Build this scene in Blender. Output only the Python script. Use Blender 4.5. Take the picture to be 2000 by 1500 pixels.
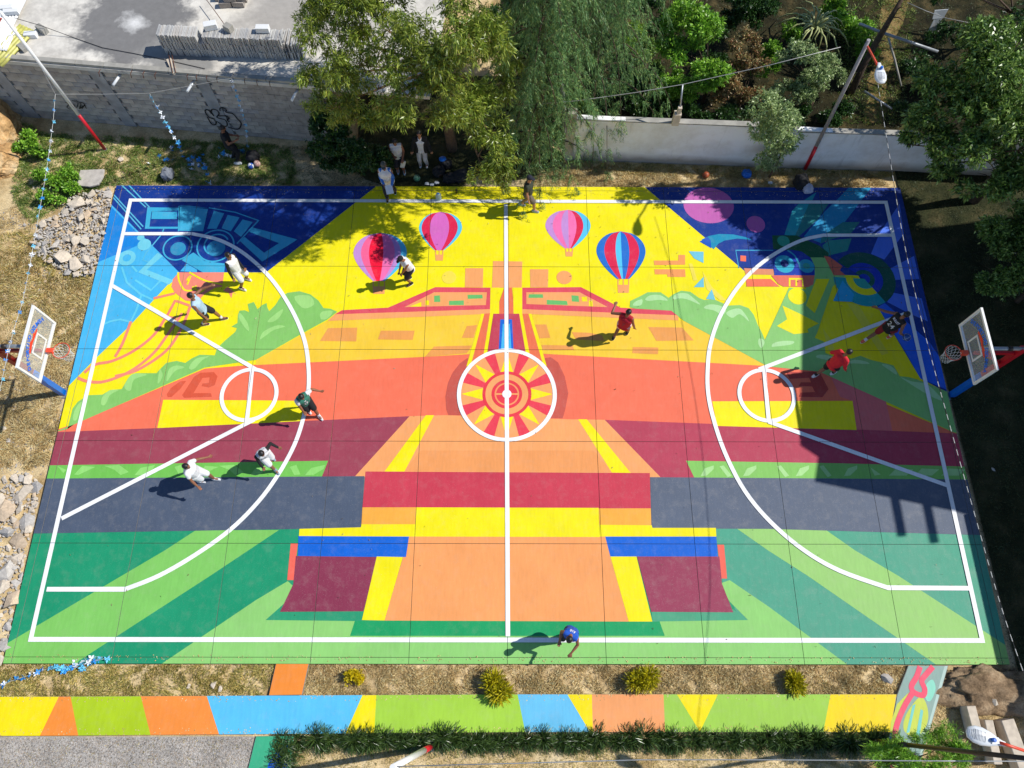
import bpy, bmesh, math, random
import numpy as np
from mathutils import Vector, Matrix
from mathutils.geometry import tessellate_polygon
from mathutils.bvhtree import BVHTree

SC = bpy.context.scene
for o in list(bpy.data.objects):
    bpy.data.objects.remove(o)
COL = SC.collection
PI = math.pi

# ------------------------------------------------------------------ camera
FPX = 1455.0                      # focal length for a 2000 px wide picture
CAM = Vector((0.0491, -8.1812, 21.5169))
pitch, yaw, roll = 0.37887038, -0.00791213, 0.00956231
ROT = Matrix.Rotation(yaw, 3, 'Z') @ Matrix.Rotation(pitch, 3, 'X') @ Matrix.Rotation(roll, 3, 'Z')
cd = bpy.data.cameras.new('camera')
cam = bpy.data.objects.new('camera', cd)
COL.objects.link(cam)
cam.matrix_world = Matrix.Translation(CAM) @ ROT.to_4x4()
cd.sensor_width = 36.0
cd.lens = FPX / 2000.0 * 36.0
cd.clip_end = 600
cd.clip_start = 0.1
SC.camera = cam

# ------------------------------------------------------------------ light
SUN_EL, SHADOW_AZ = math.radians(46.0), math.radians(-170.5)
w = bpy.data.worlds.new('World')
SC.world = w
w.use_nodes = True
nt = w.node_tree
bg = nt.nodes['Background']
sky = nt.nodes.new('ShaderNodeTexSky')
sky.sky_type = 'NISHITA'
sky.sun_disc = False
sky.sun_elevation = SUN_EL
sun_az = SHADOW_AZ + PI                     # direction towards the sun, measured from +X
sky.sun_rotation = PI / 2 - sun_az          # the sky measures from +Y, clockwise
sky.altitude = 2300
sky.air_density = 1.0
sky.dust_density = 0.1
sky.ozone_density = 2.0
nt.links.new(sky.outputs['Color'], bg.inputs['Color'])
bg.inputs['Strength'].default_value = 0.125
sl = bpy.data.lights.new('sun', 'SUN')
sl.energy = 4.5
sl.angle = math.radians(0.53)
sl.color = (1.0, 0.965, 0.90)
sun = bpy.data.objects.new('sun', sl)
COL.objects.link(sun)
D = Vector((math.cos(SUN_EL) * math.cos(SHADOW_AZ), math.cos(SUN_EL) * math.sin(SHADOW_AZ), -math.sin(SUN_EL)))
sun.rotation_euler = D.to_track_quat('-Z', 'Y').to_euler()
sun.location = (20, 5, 30)
SC.view_settings.view_transform = 'Standard'
SC.view_settings.look = 'None'
SC.view_settings.exposure = 0.25
SC.view_settings.gamma = 1.0
SC.view_settings.use_curve_mapping = False
SC.render.engine = 'CYCLES'
SC.cycles.max_bounces = 6
SC.cycles.transparent_max_bounces = 12

# ------------------------------------------------------------------ helpers
def at(px, py, z=0.0):
    """the point of the place at height z that the photograph shows at (px, py)"""
    d = ROT @ Vector(((px - 1000) / FPX, -(py - 750) / FPX, -1.0))
    return CAM + d * ((z - CAM.z) / d.z)

def rgb(r, g, b, k=1.0):
    def l(c):
        c = c / 255.0
        return (c / 12.92 if c <= 0.04045 else ((c + 0.055) / 1.055) ** 2.4) * k
    return (l(r), l(g), l(b), 1.0)

def tag(o, label=None, cat=None, group=None, kind=None):
    if label: o['label'] = label
    if cat: o['category'] = cat
    if group: o['group'] = group
    if kind: o['kind'] = kind
    return o

def new_obj(name, me, mat=None, parent=None, loc=None):
    o = bpy.data.objects.new(name, me)
    COL.objects.link(o)
    if me is not None and mat is not None:
        if isinstance(mat, (list, tuple)):
            for m in mat: me.materials.append(m)
        elif not me.materials:
            me.materials.append(mat)
    if parent is not None: o.parent = parent
    if loc is not None: o.location = loc
    return o

def empty(name, loc=(0, 0, 0), rz=0.0):
    o = bpy.data.objects.new(name, None)
    COL.objects.link(o)
    o.location = loc
    o.rotation_euler = (0, 0, rz)
    o.empty_display_size = 0.2
    return o

class MB:
    """collects simple solids and builds one mesh"""
    def __init__(s): s.v = []; s.f = []; s.sm = []
    def add(s, v, f, smooth=False):
        n = len(s.v)
        s.v += [tuple(p) for p in v]
        s.f += [tuple(i + n for i in q) for q in f]
        s.sm += [smooth] * len(f)
        return s
    def box(s, c, d, M=None):
        x, y, z = d[0] / 2, d[1] / 2, d[2] / 2
        v = [Vector((i * x, j * y, k * z)) for i in (-1, 1) for j in (-1, 1) for k in (-1, 1)]
        if M is not None: v = [M @ p for p in v]
        v = [p + Vector(c) for p in v]
        return s.add(v, [(0, 1, 3, 2), (4, 6, 7, 5), (0, 4, 5, 1), (2, 3, 7, 6), (0, 2, 6, 4), (1, 5, 7, 3)])
    def tube(s, pts, r, n=8, caps=True, smooth=True):
        pts = [Vector(p) for p in pts]
        rs = r if isinstance(r, (list, tuple)) else [r] * len(pts)
        base = len(s.v)
        prev = None
        for i, p in enumerate(pts):
            a = pts[max(i - 1, 0)]; b = pts[min(i + 1, len(pts) - 1)]
            t = (b - a).normalized() if (b - a).length > 1e-9 else Vector((0, 0, 1))
            if prev is None:
                u = t.cross(Vector((0, 0, 1)))
                if u.length < 1e-3: u = t.cross(Vector((1, 0, 0)))
            else:
                u = prev - t * prev.dot(t)
                if u.length < 1e-6: u = t.cross(Vector((1, 0, 0)))
            u.normalize(); prev = u
            wv = t.cross(u)
            for k in range(n):
                an = 2 * PI * k / n
                s.v.append(tuple(p + (u * math.cos(an) + wv * math.sin(an)) * rs[i]))
        for i in range(len(pts) - 1):
            for k in range(n):
                a = base + i * n + k; b = base + i * n + (k + 1) % n
                s.f.append((a, b, b + n, a + n)); s.sm.append(smooth)
        if caps:
            s.f.append(tuple(base + k for k in reversed(range(n)))); s.sm.append(False)
            e = base + (len(pts) - 1) * n
            s.f.append(tuple(e + k for k in range(n))); s.sm.append(False)
        return s
    def lathe(s, prof, n=16, c=(0, 0, 0), M=None, smooth=True):
        base = len(s.v)
        for (r, z) in prof:
            for k in range(n):
                an = 2 * PI * k / n
                p = Vector((r * math.cos(an), r * math.sin(an), z))
                if M is not None: p = M @ p
                s.v.append(tuple(p + Vector(c)))
        for i in range(len(prof) - 1):
            for k in range(n):
                a = base + i * n + k; b = base + i * n + (k + 1) % n
                s.f.append((a, b, b + n, a + n)); s.sm.append(smooth)
        s.f.append(tuple(base + k for k in reversed(range(n)))); s.sm.append(False)
        e = base + (len(prof) - 1) * n
        s.f.append(tuple(e + k for k in range(n))); s.sm.append(False)
        return s
    def mesh(s, name='m'):
        me = bpy.data.meshes.new(name)
        me.from_pydata(s.v, [], s.f)
        me.polygons.foreach_set('use_smooth', s.sm)
        me.update()
        return me
    def build(s, name, mat, parent=None, loc=None, bevel=0):
        o = new_obj(name, s.mesh(name), mat, parent, loc)
        if bevel:
            m = o.modifiers.new('b', 'BEVEL'); m.width = bevel; m.segments = 2; m.limit_method = 'ANGLE'
        return o

def np_mesh(name, V, F):
    """V (n,3), F (m,k) arrays -> mesh quickly"""
    me = bpy.data.meshes.new(name)
    m, k = F.shape
    me.vertices.add(len(V)); me.vertices.foreach_set('co', np.asarray(V, dtype=np.float32).ravel())
    me.loops.add(m * k); me.loops.foreach_set('vertex_index', F.astype(np.int32).ravel())
    me.polygons.add(m)
    me.polygons.foreach_set('loop_start', np.arange(0, m * k, k, dtype=np.int32))
    me.polygons.foreach_set('loop_total', np.full(m, k, dtype=np.int32))
    me.update(calc_edges=True)
    return me

# ------------------------------------------------------------------ materials
def mat_new(name):
    m = bpy.data.materials.new(name); m.use_nodes = True
    nt = m.node_tree
    return m, nt, nt.nodes['Principled BSDF']

def nd(nt, typ, **kw):
    n = nt.nodes.new(typ)
    for k, v in kw.items(): setattr(n, k, v)
    return n

def noise(nt, scale, detail=4, rough=0.55, coord='Object', vscale=None, off=0.0):
    tc = nd(nt, 'ShaderNodeTexCoord')
    mp = nd(nt, 'ShaderNodeMapping')
    nt.links.new(tc.outputs[coord], mp.inputs['Vector'])
    if vscale: mp.inputs['Scale'].default_value = vscale
    mp.inputs['Location'].default_value = (off, off * .7, off * .3)
    n = nd(nt, 'ShaderNodeTexNoise')
    n.inputs['Scale'].default_value = scale; n.inputs['Detail'].default_value = detail; n.inputs['Roughness'].default_value = rough
    nt.links.new(mp.outputs['Vector'], n.inputs['Vector'])
    return n

def ramp(nt, src, stops):
    r = nd(nt, 'ShaderNodeValToRGB')
    el = r.color_ramp.elements
    while len(el) < len(stops): el.new(0.5)
    for e, (p, c) in zip(el, stops):
        e.position = p; e.color = c if len(c) == 4 else (*c, 1)
    nt.links.new(src, r.inputs['Fac'])
    return r

def mixc(nt, fac, a, b, blend='MIX'):
    m = nd(nt, 'ShaderNodeMix', data_type='RGBA', blend_type=blend)
    if isinstance(fac, float): m.inputs[0].default_value = fac
    else: nt.links.new(fac, m.inputs[0])
    for i, c in ((6, a), (7, b)):
        if isinstance(c, tuple): m.inputs[i].default_value = c
        else: nt.links.new(c, m.inputs[i])
    return m.outputs[2]

def bump(nt, bs, h, strength=0.3, dist=0.01):
    b = nd(nt, 'ShaderNodeBump')
    b.inputs['Strength'].default_value = strength; b.inputs['Distance'].default_value = dist
    nt.links.new(h, b.inputs['Height']); nt.links.new(b.outputs['Normal'], bs.inputs['Normal'])

def g(v): return (v, v, v, 1)

def simple(name, col, rough=0.6, metal=0.0, var=0.12, scale=6.0, bmp=0.15, emit=None, spec=0.5):
    m, nt, bs = mat_new(name)
    n = noise(nt, scale, 5)
    r = ramp(nt, n.outputs['Fac'], [(0.3, g(1 - var * 1.6)), (0.7, g(1.0))])
    c = mixc(nt, 1.0, tuple(col), r.outputs['Color'], 'MULTIPLY')
    nt.links.new(c, bs.inputs['Base Color'])
    bs.inputs['Roughness'].default_value = rough
    bs.inputs['Metallic'].default_value = metal
    bs.inputs['Specular IOR Level'].default_value = spec
    if bmp: bump(nt, bs, n.outputs['Fac'], bmp, 0.01)
    return m

K = 0.80      # sunlit picture value -> base colour of the paint
_paints = {}
def paint(r, gg, b, worn=0.10, k=None):
    key = (r, gg, b, worn)
    if key in _paints: return _paints[key]
    kk = K if k is None else k
    base = rgb(r, gg, b, kk)
    # strong primaries keep a little of the white ground they were mixed from
    base = tuple(max(c, 0.004) for c in base[:3]) + (1,)
    m, nt, bs = mat_new('court_paint')
    n1 = noise(nt, 0.9, 6, 0.6)                                  # large uneven coats
    n2 = noise(nt, 14.0, 5, 0.65, vscale=(1.0, 0.16, 1.0))       # roller and brush marks
    n3 = noise(nt, 3.2, 8, 0.72, off=7.3)                        # dust and scuffs
    n4 = noise(nt, 60.0, 2, 0.5, off=3.1)
    lo = tuple(c * 0.93 for c in base[:3]) + (1,)
    hi = tuple(min(c * 1.04 + 0.002, 1) for c in base[:3]) + (1,)
    r1 = ramp(nt, n1.outputs['Fac'], [(0.30, lo), (0.68, hi)])
    r2 = ramp(nt, n2.outputs['Fac'], [(0.30, g(0.90)), (0.66, g(1.0))])
    c = mixc(nt, 1.0, r1.outputs['Color'], r2.outputs['Color'], 'MULTIPLY')
    dust = tuple(base[i] * 0.55 + (0.42, 0.38, 0.33)[i] * 0.45 for i in range(3)) + (1,)
    f3 = ramp(nt, n3.outputs['Fac'], [(0.50, g(0.0)), (0.78, g(min(1, worn * 3.0)))])
    c = mixc(nt, f3.outputs['Color'], c, dust)
    f4 = ramp(nt, n4.outputs['Fac'], [(0.66, g(0.0)), (0.74, g(worn * 3.0))])
    c = mixc(nt, f4.outputs['Color'], c, (0.55, 0.52, 0.48, 1))
    n5 = noise(nt, 1.7, 10, 0.8, vscale=(1.0, 0.45, 1.0), off=21.0)                  # thin scrapes where feet drag
    f5 = ramp(nt, n5.outputs['Fac'], [(0.60, g(0.0)), (0.64, g(worn * 1.8)), (0.68, g(0.0))])
    c = mixc(nt, f5.outputs['Color'], c, tuple(x * 0.72 for x in base[:3]) + (1,))
    nt.links.new(c, bs.inputs['Base Color'])
    rr = ramp(nt, n1.outputs['Fac'], [(0.3, g(0.50)), (0.7, g(0.68))])
    nt.links.new(rr.outputs['Color'], bs.inputs['Roughness'])
    bs.inputs['Specular IOR Level'].default_value = 0.2
    bump(nt, bs, n2.outputs['Fac'], 0.22, 0.006)
    _paints[key] = m
    return m

def leaf_mat(name, cols, rough=0.42, trans=0.25, dead=None, spec=0.5):
    m, nt, bs = mat_new(name)
    ge = nd(nt, 'ShaderNodeNewGeometry')
    k = len(cols)
    r = ramp(nt, ge.outputs['Random Per Island'], [(i / (k - 1) if k > 1 else 0, c) for i, c in enumerate(cols)])
    n = noise(nt, 1.3, 3)
    v = ramp(nt, n.outputs['Fac'], [(0.3, g(0.72)), (0.7, g(1.12))])
    c = mixc(nt, 1.0, r.outputs['Color'], v.outputs['Color'], 'MULTIPLY')
    nt.links.new(c, bs.inputs['Base Color'])
    bs.inputs['Roughness'].default_value = rough
    bs.inputs['Specular IOR Level'].default_value = spec
    if trans:
        tr = nd(nt, 'ShaderNodeBsdfTranslucent')
        nt.links.new(c, tr.inputs['Color'])
        mx = nd(nt, 'ShaderNodeMixShader'); mx.inputs[0].default_value = trans
        nt.links.new(bs.outputs[0], mx.inputs[1]); nt.links.new(tr.outputs[0], mx.inputs[2])
        nt.links.new(mx.outputs[0], nt.nodes['Material Output'].inputs['Surface'])
    return m

M = {}
M['white_paint'] = simple('white_enamel', rgb(240, 240, 238, .85), 0.4, var=.06, bmp=.05)
M['red_paint'] = simple('red_enamel', rgb(200, 20, 40, .9), 0.4, var=.1, bmp=.05)
M['blue_paint'] = simple('blue_enamel', rgb(10, 105, 205, .9), 0.35, var=.08, bmp=.05)
M['dark_red'] = simple('dark_red_enamel', rgb(150, 25, 25, .9), 0.45, var=.15, bmp=.05)
M['orange_paint'] = simple('orange_enamel', rgb(235, 75, 45, .9), 0.4, var=.08, bmp=.05)
M['steel'] = simple('galvanised_steel', rgb(190, 195, 200, .7), 0.4, 0.5, var=.15, bmp=.05)
M['dark_steel'] = simple('dark_steel', rgb(52, 42, 38, .8), 0.5, 0.3, var=.2, bmp=.1)
M['rust'] = simple('rusty_steel', rgb(120, 70, 45, .8), 0.8, 0.2, var=.35, bmp=.3)
M['concrete'] = simple('grey_concrete', rgb(182, 178, 168, .8), 0.9, var=.22, scale=3, bmp=.35)
M['stone'] = simple('pale_stone', rgb(232, 216, 194, .80), 0.9, var=.2, scale=5, bmp=.5)
M['stone_grey'] = simple('grey_stone', rgb(214, 206, 196, .78), 0.9, var=.22, scale=5, bmp=.5)
M['stone_tan'] = simple('tan_stone', rgb(232, 206, 174, .80), 0.9, var=.22, scale=5, bmp=.5)
M['bark'] = simple('bark', rgb(105, 84, 66, .7), 0.95, var=.4, scale=12, bmp=.8)
M['pale_bark'] = simple('pale_bark', rgb(150, 118, 90, .7), 0.95, var=.35, scale=12, bmp=.8)
M['black_cloth'] = simple('black_cloth', rgb(30, 30, 34, .8), 0.85, var=.2, bmp=.2)
M['white_plastic'] = simple('white_plastic', rgb(235, 238, 240, .8), 0.35, var=.05, bmp=.1)
M['cord'] = simple('white_cord', rgb(215, 215, 210, .8), 0.8, var=.1)
M['black_cord'] = simple('black_cord', rgb(35, 35, 38, .8), 0.8, var=.1)
M['wire'] = simple('steel_wire', rgb(170, 170, 168, .8), 0.5, .4, var=.1, bmp=0)
M['paper_blue'] = simple('blue_paper', rgb(40, 150, 230, .85), 0.8, var=.1)
M['paper_cyan'] = simple('light_blue_paper', rgb(110, 205, 240, .85), 0.8, var=.1)
M['paper_white'] = simple('white_paper', rgb(240, 244, 250, .85), 0.8, var=.06)

def blade_cloud(name, P, Dv, L, W, mat, parent=None, kind=None, seed=0, fold=0.25):
    """one mesh of rhombic leaves: P base points, Dv directions, L lengths, W widths"""
    rng = np.random.default_rng(seed)
    n = len(P)
    Dv = Dv / np.linalg.norm(Dv, axis=1, keepdims=True)
    R = rng.normal(size=(n, 3))
    S = np.cross(Dv, R); S /= np.linalg.norm(S, axis=1, keepdims=True)
    N = np.cross(Dv, S)
    L = np.broadcast_to(np.asarray(L, float).reshape(-1, 1), (n, 1)); W = np.broadcast_to(np.asarray(W, float).reshape(-1, 1), (n, 1))
    mid = P + Dv * L * 0.42 + N * W * fold
    tip = P + Dv * L + np.array([0, 0, -1.0]) * L * 0.10
    V = np.stack([P, mid - S * W * .5, tip, mid + S * W * .5], axis=1).reshape(-1, 3)
    F = (np.arange(n)[:, None] * 4 + np.array([0, 1, 2, 3])[None, :])
    me = np_mesh(name, V, F)
    o = new_obj(name, me, mat, parent)
    if kind: o['kind'] = kind
    return o

# ================================================================== THE SETTING
ZG = -0.10                         # natural ground, a little under the court
def gp(px, py, z=ZG): return at(px, py, z)

def ground_mat(name, cA, cB, cC, s=1.2, grit=26.0, bm=0.6):
    m, nt, bs = mat_new(name)
    a = noise(nt, s, 8, 0.62)
    b = noise(nt, s * 3.3, 8, 0.7, off=4.0)
    c_ = noise(nt, grit, 6, 0.7, off=9.0)
    r = ramp(nt, a.outputs['Fac'], [(0.34, cA), (0.52, cB), (0.68, cC)])
    r2 = ramp(nt, b.outputs['Fac'], [(0.3, g(0.72)), (0.7, g(1.12))])
    r3 = ramp(nt, c_.outputs['Fac'], [(0.30, g(0.62)), (0.62, g(1.12))])
    c = mixc(nt, 1.0, r.outputs['Color'], r2.outputs['Color'], 'MULTIPLY')
    c = mixc(nt, 1.0, c, r3.outputs['Color'], 'MULTIPLY')
    nt.links.new(c, bs.inputs['Base Color'])
    bs.inputs['Roughness'].default_value = 0.95
    bs.inputs['Specular IOR Level'].default_value = 0.15
    bump(nt, bs, c_.outputs['Fac'], bm, 0.03)
    return m

M['soil'] = ground_mat('dry_soil', rgb(178, 150, 104, .9), rgb(226, 200, 152, .9), rgb(238, 216, 172, .9))
M['garden_soil'] = ground_mat('garden_soil', rgb(36, 34, 20, .8), rgb(58, 54, 32, .8), rgb(104, 90, 58, .8))  # garden soil kept near black, tree shade put into its colour
M['gravel'] = ground_mat('grey_gravel', rgb(166, 158, 148, .85), rgb(198, 192, 184, .85), rgb(196, 178, 152, .85), 1.0, 45.0, 0.9)
M['shade_soil'] = ground_mat('shade_toned_soil', rgb(44, 50, 30, .75), rgb(66, 68, 42, .75), rgb(96, 88, 60, .75))  # grassy soil with the shade mixed into its colour

def sheet(name, poly, z, mat, kind='structure', parent=None, sub=0):
    bm = bmesh.new()
    f = bm.faces.new([bm.verts.new((p[0], p[1], z)) for p in poly])
    bmesh.ops.triangulate(bm, faces=[f])
    bmesh.ops.recalc_face_normals(bm, faces=bm.faces)
    for f in bm.faces:
        if f.normal.z < 0: f.normal_flip()
    me = bpy.data.meshes.new(name); bm.to_mesh(me); bm.free()
    o = new_obj(name, me, mat, parent)
    if kind: o['kind'] = kind
    return o

# undulating ground: flat under and round the court, rolling a little further away
def make_ground():
    xs = np.concatenate([np.linspace(-150, -26, 16)[:-1], np.linspace(-26, 26, 105), np.linspace(26, 150, 16)[1:]])
    ys = np.concatenate([np.linspace(-150, -22, 16)[:-1], np.linspace(-22, 32, 109), np.linspace(32, 150, 16)[1:]])
    X, Y = np.meshgrid(xs, ys)
    away = np.clip(np.maximum(np.abs(X) - 14.0, np.abs(Y + 0.9) - 9.6) / 2.0, 0, 1)
    Z = ZG + 0.035 * away * (np.sin(X * 1.7 + np.sin(Y)) * np.cos(Y * 1.3 + X * .4)) - 0.012
    V = np.stack([X, Y, Z], -1).reshape(-1, 3)
    nx, ny = len(xs), len(ys)
    I = (np.arange(ny - 1)[:, None] * nx + np.arange(nx - 1)[None, :]).ravel()
    F = np.stack([I, I + 1, I + 1 + nx, I + nx], 1)
    me = np_mesh('ground', V, F)
    me.polygons.foreach_set('use_smooth', [True] * len(F))
    return tag(new_obj('ground', me, M['soil']), kind='structure')
make_ground()
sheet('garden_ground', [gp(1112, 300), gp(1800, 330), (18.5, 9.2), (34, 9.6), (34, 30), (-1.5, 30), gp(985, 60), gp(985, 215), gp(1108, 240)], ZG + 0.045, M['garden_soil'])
sheet('grass_ground', [(13.85, -8.6), (19, -8.6), (19, 8.8), (13.6, 8.8)], ZG + 0.040, M['shade_soil'])  # right-hand strip, its shade carried by the dark soil colour
sheet('shade_toned_ground', [gp(660, 290), gp(700, 276), gp(700, 150), gp(985, 150), gp(985, 240), gp(1100, 300), gp(1100, 330), gp(1010, 352), gp(930, 345), gp(900, 366), gp(760, 366), gp(715, 352), gp(690, 330)], ZG + 0.035, M['shade_soil'])  # dark sheet painting in the shade below the trees
sheet('gravel_road', [gp(-260, 1438), gp(500, 1438), gp(485, 1520), gp(470, 1640), gp(-330, 1640)], ZG + 0.03, M['gravel'])

# ------------------------------------------------------------------ the court slab with its panels
XJ = [-13.62, -13.40, -10.70, -8.02, -5.33, -2.67, 0.0, 2.68, 5.36, 8.05, 10.76, 13.42, 13.62]
YJ = [-7.77, -7.60, -4.54, -1.48, 1.55, 4.57, 7.60, 7.77]
GAP = 0.0065
court = empty('court_slab'); tag(court, kind='structure')
slab = MB().box((0, 0, -0.5 * (0.016 + 0.30)), (27.24, 15.54, 0.30 - 0.016)).build('slab_base', simple('slab_side', rgb(70, 66, 60, .7), .9, var=.3), court)
panel_mat = simple('bare_slab', rgb(176, 170, 160, .7), .85, var=.15)
CELLS = []
random.seed(5)
for i in range(len(XJ) - 1):
    for j in range(len(YJ) - 1):
        x0, x1, y0, y1 = XJ[i] + GAP, XJ[i + 1] - GAP, YJ[j] + GAP, YJ[j + 1] - GAP
        CELLS.append((x0, x1, y0, y1))
        MB().box(((x0 + x1) / 2, (y0 + y1) / 2, -0.008), (x1 - x0, y1 - y0, 0.0155)).build('concrete_panel', panel_mat, court)

def clip_tri(tri, x0, x1, y0, y1):
    P = tri
    for ax, lim, sg in ((0, x0, 1), (0, x1, -1), (1, y0, 1), (1, y1, -1)):
        Q = []
        for a in range(len(P)):
            p, q = P[a], P[(a + 1) % len(P)]
            dp, dq = (p[ax] - lim) * sg, (q[ax] - lim) * sg
            if dp >= 0: Q.append(p)
            if (dp >= 0) != (dq >= 0):
                t = dp / (dp - dq)
                Q.append((p[0] + (q[0] - p[0]) * t, p[1] + (q[1] - p[1]) * t))
        P = Q
        if len(P) < 3: return None
    return P

LAYER = 0.0016
_lc = {}
def paint_shape(poly, mat, layer, name='painted_area', cells=None, parent=None, z0=0.0015, lab=None):
    """a flat coat of paint on the slab, cut at the joints between the panels"""
    cells = CELLS if cells is None else cells
    poly = [(p[0], p[1]) for p in poly]
    tris = tessellate_polygon([[Vector((p[0], p[1], 0)) for p in poly]])
    V, F = [], []
    k_ = (layer, round(z0, 3)); _lc[k_] = _lc.get(k_, 0) + 1
    z = z0 + layer * LAYER + (_lc[k_] % 52) * 0.00003
    for t in tris:
        T = [poly[i] for i in t]
        ar = (T[1][0] - T[0][0]) * (T[2][1] - T[0][1]) - (T[2][0] - T[0][0]) * (T[1][1] - T[0][1])
        if abs(ar) < 1e-7: continue
        if ar < 0: T = T[::-1]
        bx0, bx1 = min(p[0] for p in T), max(p[0] for p in T)
        by0, by1 = min(p[1] for p in T), max(p[1] for p in T)
        for (x0, x1, y0, y1) in cells:
            if bx1 < x0 or bx0 > x1 or by1 < y0 or by0 > y1: continue
            Q = clip_tri(T, x0, x1, y0, y1)
            if not Q: continue
            n = len(V)
            V += [(q[0], q[1], z) for q in Q]
            F.append(tuple(range(n, n + len(Q))))
    if not F: return None
    me = bpy.data.meshes.new(name); me.from_pydata(V, [], F); me.update()
    o = new_obj(name, me, mat, court if parent is None else parent)
    if lab: o['label'] = lab
    return o

def spl(pts, closed=True, k=6):
    n = len(pts); out = []
    rng_ = range(n) if closed else range(n - 1)
    for i in rng_:
        p0, p1, p2, p3 = (pts[(i - 1) % n] if closed else pts[max(i - 1, 0)]), pts[i], pts[(i + 1) % n], (pts[(i + 2) % n] if closed else pts[min(i + 2, n - 1)])
        for a in range(k):
            t = a / k
            out.append(tuple(0.5 * ((2 * p1[c]) + (-p0[c] + p2[c]) * t + (2 * p0[c] - 5 * p1[c] + 4 * p2[c] - p3[c]) * t * t + (-p0[c] + 3 * p1[c] - 3 * p2[c] + p3[c]) * t ** 3) for c in (0, 1)))
    if not closed: out.append(tuple(pts[-1]))
    return out

def G(pts): return [tuple(at(p[0], p[1])[:2]) for p in pts]
def PX(col, pts, layer=2, name='painted_area', worn=0.10, smooth=False, lab=None):
    if smooth: pts = spl(pts)
    return paint_shape(G(pts), paint(*col, worn), layer, name, lab=lab)
def circ(c, r, n=40, ry=None, a0=0, a1=2 * PI):
    ry = r if ry is None else ry
    return [(c[0] + r * math.cos(a0 + (a1 - a0) * i / n), c[1] + ry * math.sin(a0 + (a1 - a0) * i / n)) for i in range(n)]
def CI(col, px, py, rpx, layer=3, name='painted_circle', ry=None, lab=None):
    """circle (or ellipse) whose radii are given in photograph pixels"""
    c = at(px, py); r = (at(px + rpx, py) - c).length
    r2 = r if ry is None else (at(px, py + ry) - c).length
    return paint_shape(circ(c, r, ry=r2), paint(*col), layer, name, lab=lab)
def band(pts, w):
    """polygons following a line of world points with width w"""
    L, R = [], []
    n = len(pts)
    for i, p in enumerate(pts):
        a = Vector(pts[max(i - 1, 0)][:2]); b = Vector(pts[min(i + 1, n - 1)][:2])
        t = (b - a).normalized()
        k = 1.0
        if 0 < i < n - 1:
            t1 = (Vector(p[:2]) - a).normalized()
            k = 1.0 / max(0.6, t.dot(t1))
        s = Vector((-t.y, t.x)) * (w / 2 * k)
        L.append((p[0] + s.x, p[1] + s.y)); R.append((p[0] - s.x, p[1] - s.y))
    return L + R[::-1]
def ST(col, pts, wpx, layer=3, smooth=False, name='painted_line', closed=False, lab=None):
    if smooth: pts = spl(pts, closed=False)
    if closed: pts = list(pts) + [pts[0], ((pts[0][0] * .98 + pts[1][0] * .02), (pts[0][1] * .98 + pts[1][1] * .02))]
    P = G(pts)
    w = wpx / 58.0
    # built as short overlapping-free quads in one mesh
    return paint_shape(band(P, w), paint(*col), layer, name, lab=lab)
def RING(col, px, py, r0, r1, layer=3, a0=0, a1=2 * PI, name='painted_ring', n=48):
    c = at(px, py); s = (at(px + 100, py) - c).length / 100
    A = circ(c, r1 * s, n, a0=a0, a1=a1) + [(c[0] + r1 * s * math.cos(a1), c[1] + r1 * s * math.sin(a1))]
    B = circ(c, r0 * s, n, a0=a0, a1=a1) + [(c[0] + r0 * s * math.cos(a1), c[1] + r0 * s * math.sin(a1))]
    if abs(a1 - a0) > 6.28:
        A[-1] = (A[0][0], A[0][1] - 1e-4); B[-1] = (B[0][0], B[0][1] - 1e-4)
    return paint_shape(A + B[::-1], paint(*col), layer, name)

YEL = (255, 240, 0); NAVY = (16, 60, 150); LBL = (75, 190, 240); MBL = (25, 140, 225); TEA = (30, 155, 110); LGR = (120, 200, 85)
COR = (255, 122, 90); MAR = (165, 70, 88); CRI = (212, 65, 84); ORA = (255, 172, 105); YOR = (255, 210, 60); GRA = (84, 96, 116)
PLUM = (146, 58, 84); BLU = (10, 105, 215); BUS = (140, 204, 106); BUSL = (168, 225, 130); PYE = (250, 235, 60)
CYT = (60, 165, 205); CYL = (120, 215, 235)

# ---- broad fields
PX(YEL, [(150, 330), (1850, 330), (1900, 860), (80, 860)], 0)
PX(NAVY, [(180, 330), (757, 330), (732, 366), (520, 532), (350, 532), (214, 402)], 1)
PX(LBL, [(218, 400), (350, 532), (250, 640), (190, 697), (120, 768), (100, 768), (190, 400)], 1)
PX(MBL, [(216, 403), (290, 476), (268, 480), (180, 517), (190, 400)], 2)
PX(NAVY, [(1229, 340), (1790, 340), (1890, 790), (1852, 768), (1797, 739), (1714, 600), (1676, 538), (1455, 530)], 1)
PX(COR, [(60, 846), (90, 846), (145, 828), (400, 720), (500, 712), (925, 690), (1060, 690), (1300, 703), (1500, 715), (1600, 725), (1720, 785), (1866, 846), (1910, 852), (1500, 833), (1181, 821), (800, 814), (310, 838), (80, 848)], 1, worn=.07)
PX((238, 118, 116), [(1622, 735), (1700, 770), (1730, 783), (1737, 815), (1743, 842), (1673, 840), (1665, 783), (1641, 775)], 2)
PX(YEL, [(319, 781), (505, 782), (598, 783), (594, 824), (500, 829), (307, 838)], 2)
PX(YEL, [(1391, 784), (1665, 783), (1673, 840), (1400, 832)], 3)
PX(MAR, [(60, 846), (310, 836), (600, 822), (800, 813), (692, 933), (95, 937), (50, 937)], 2)
PX((192, 70, 92), [(1181, 820), (1500, 832), (1950, 850), (1960, 940), (1355, 933), (1290, 933)], 2)
PX(LGR, [(60, 909), (98, 909), (641, 900), (628, 933), (91, 936), (55, 936)], 3)
PX((140, 206, 100), [(1340, 900), (1640, 905), (1950, 913), (1960, 938), (1356, 933)], 3)
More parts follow.
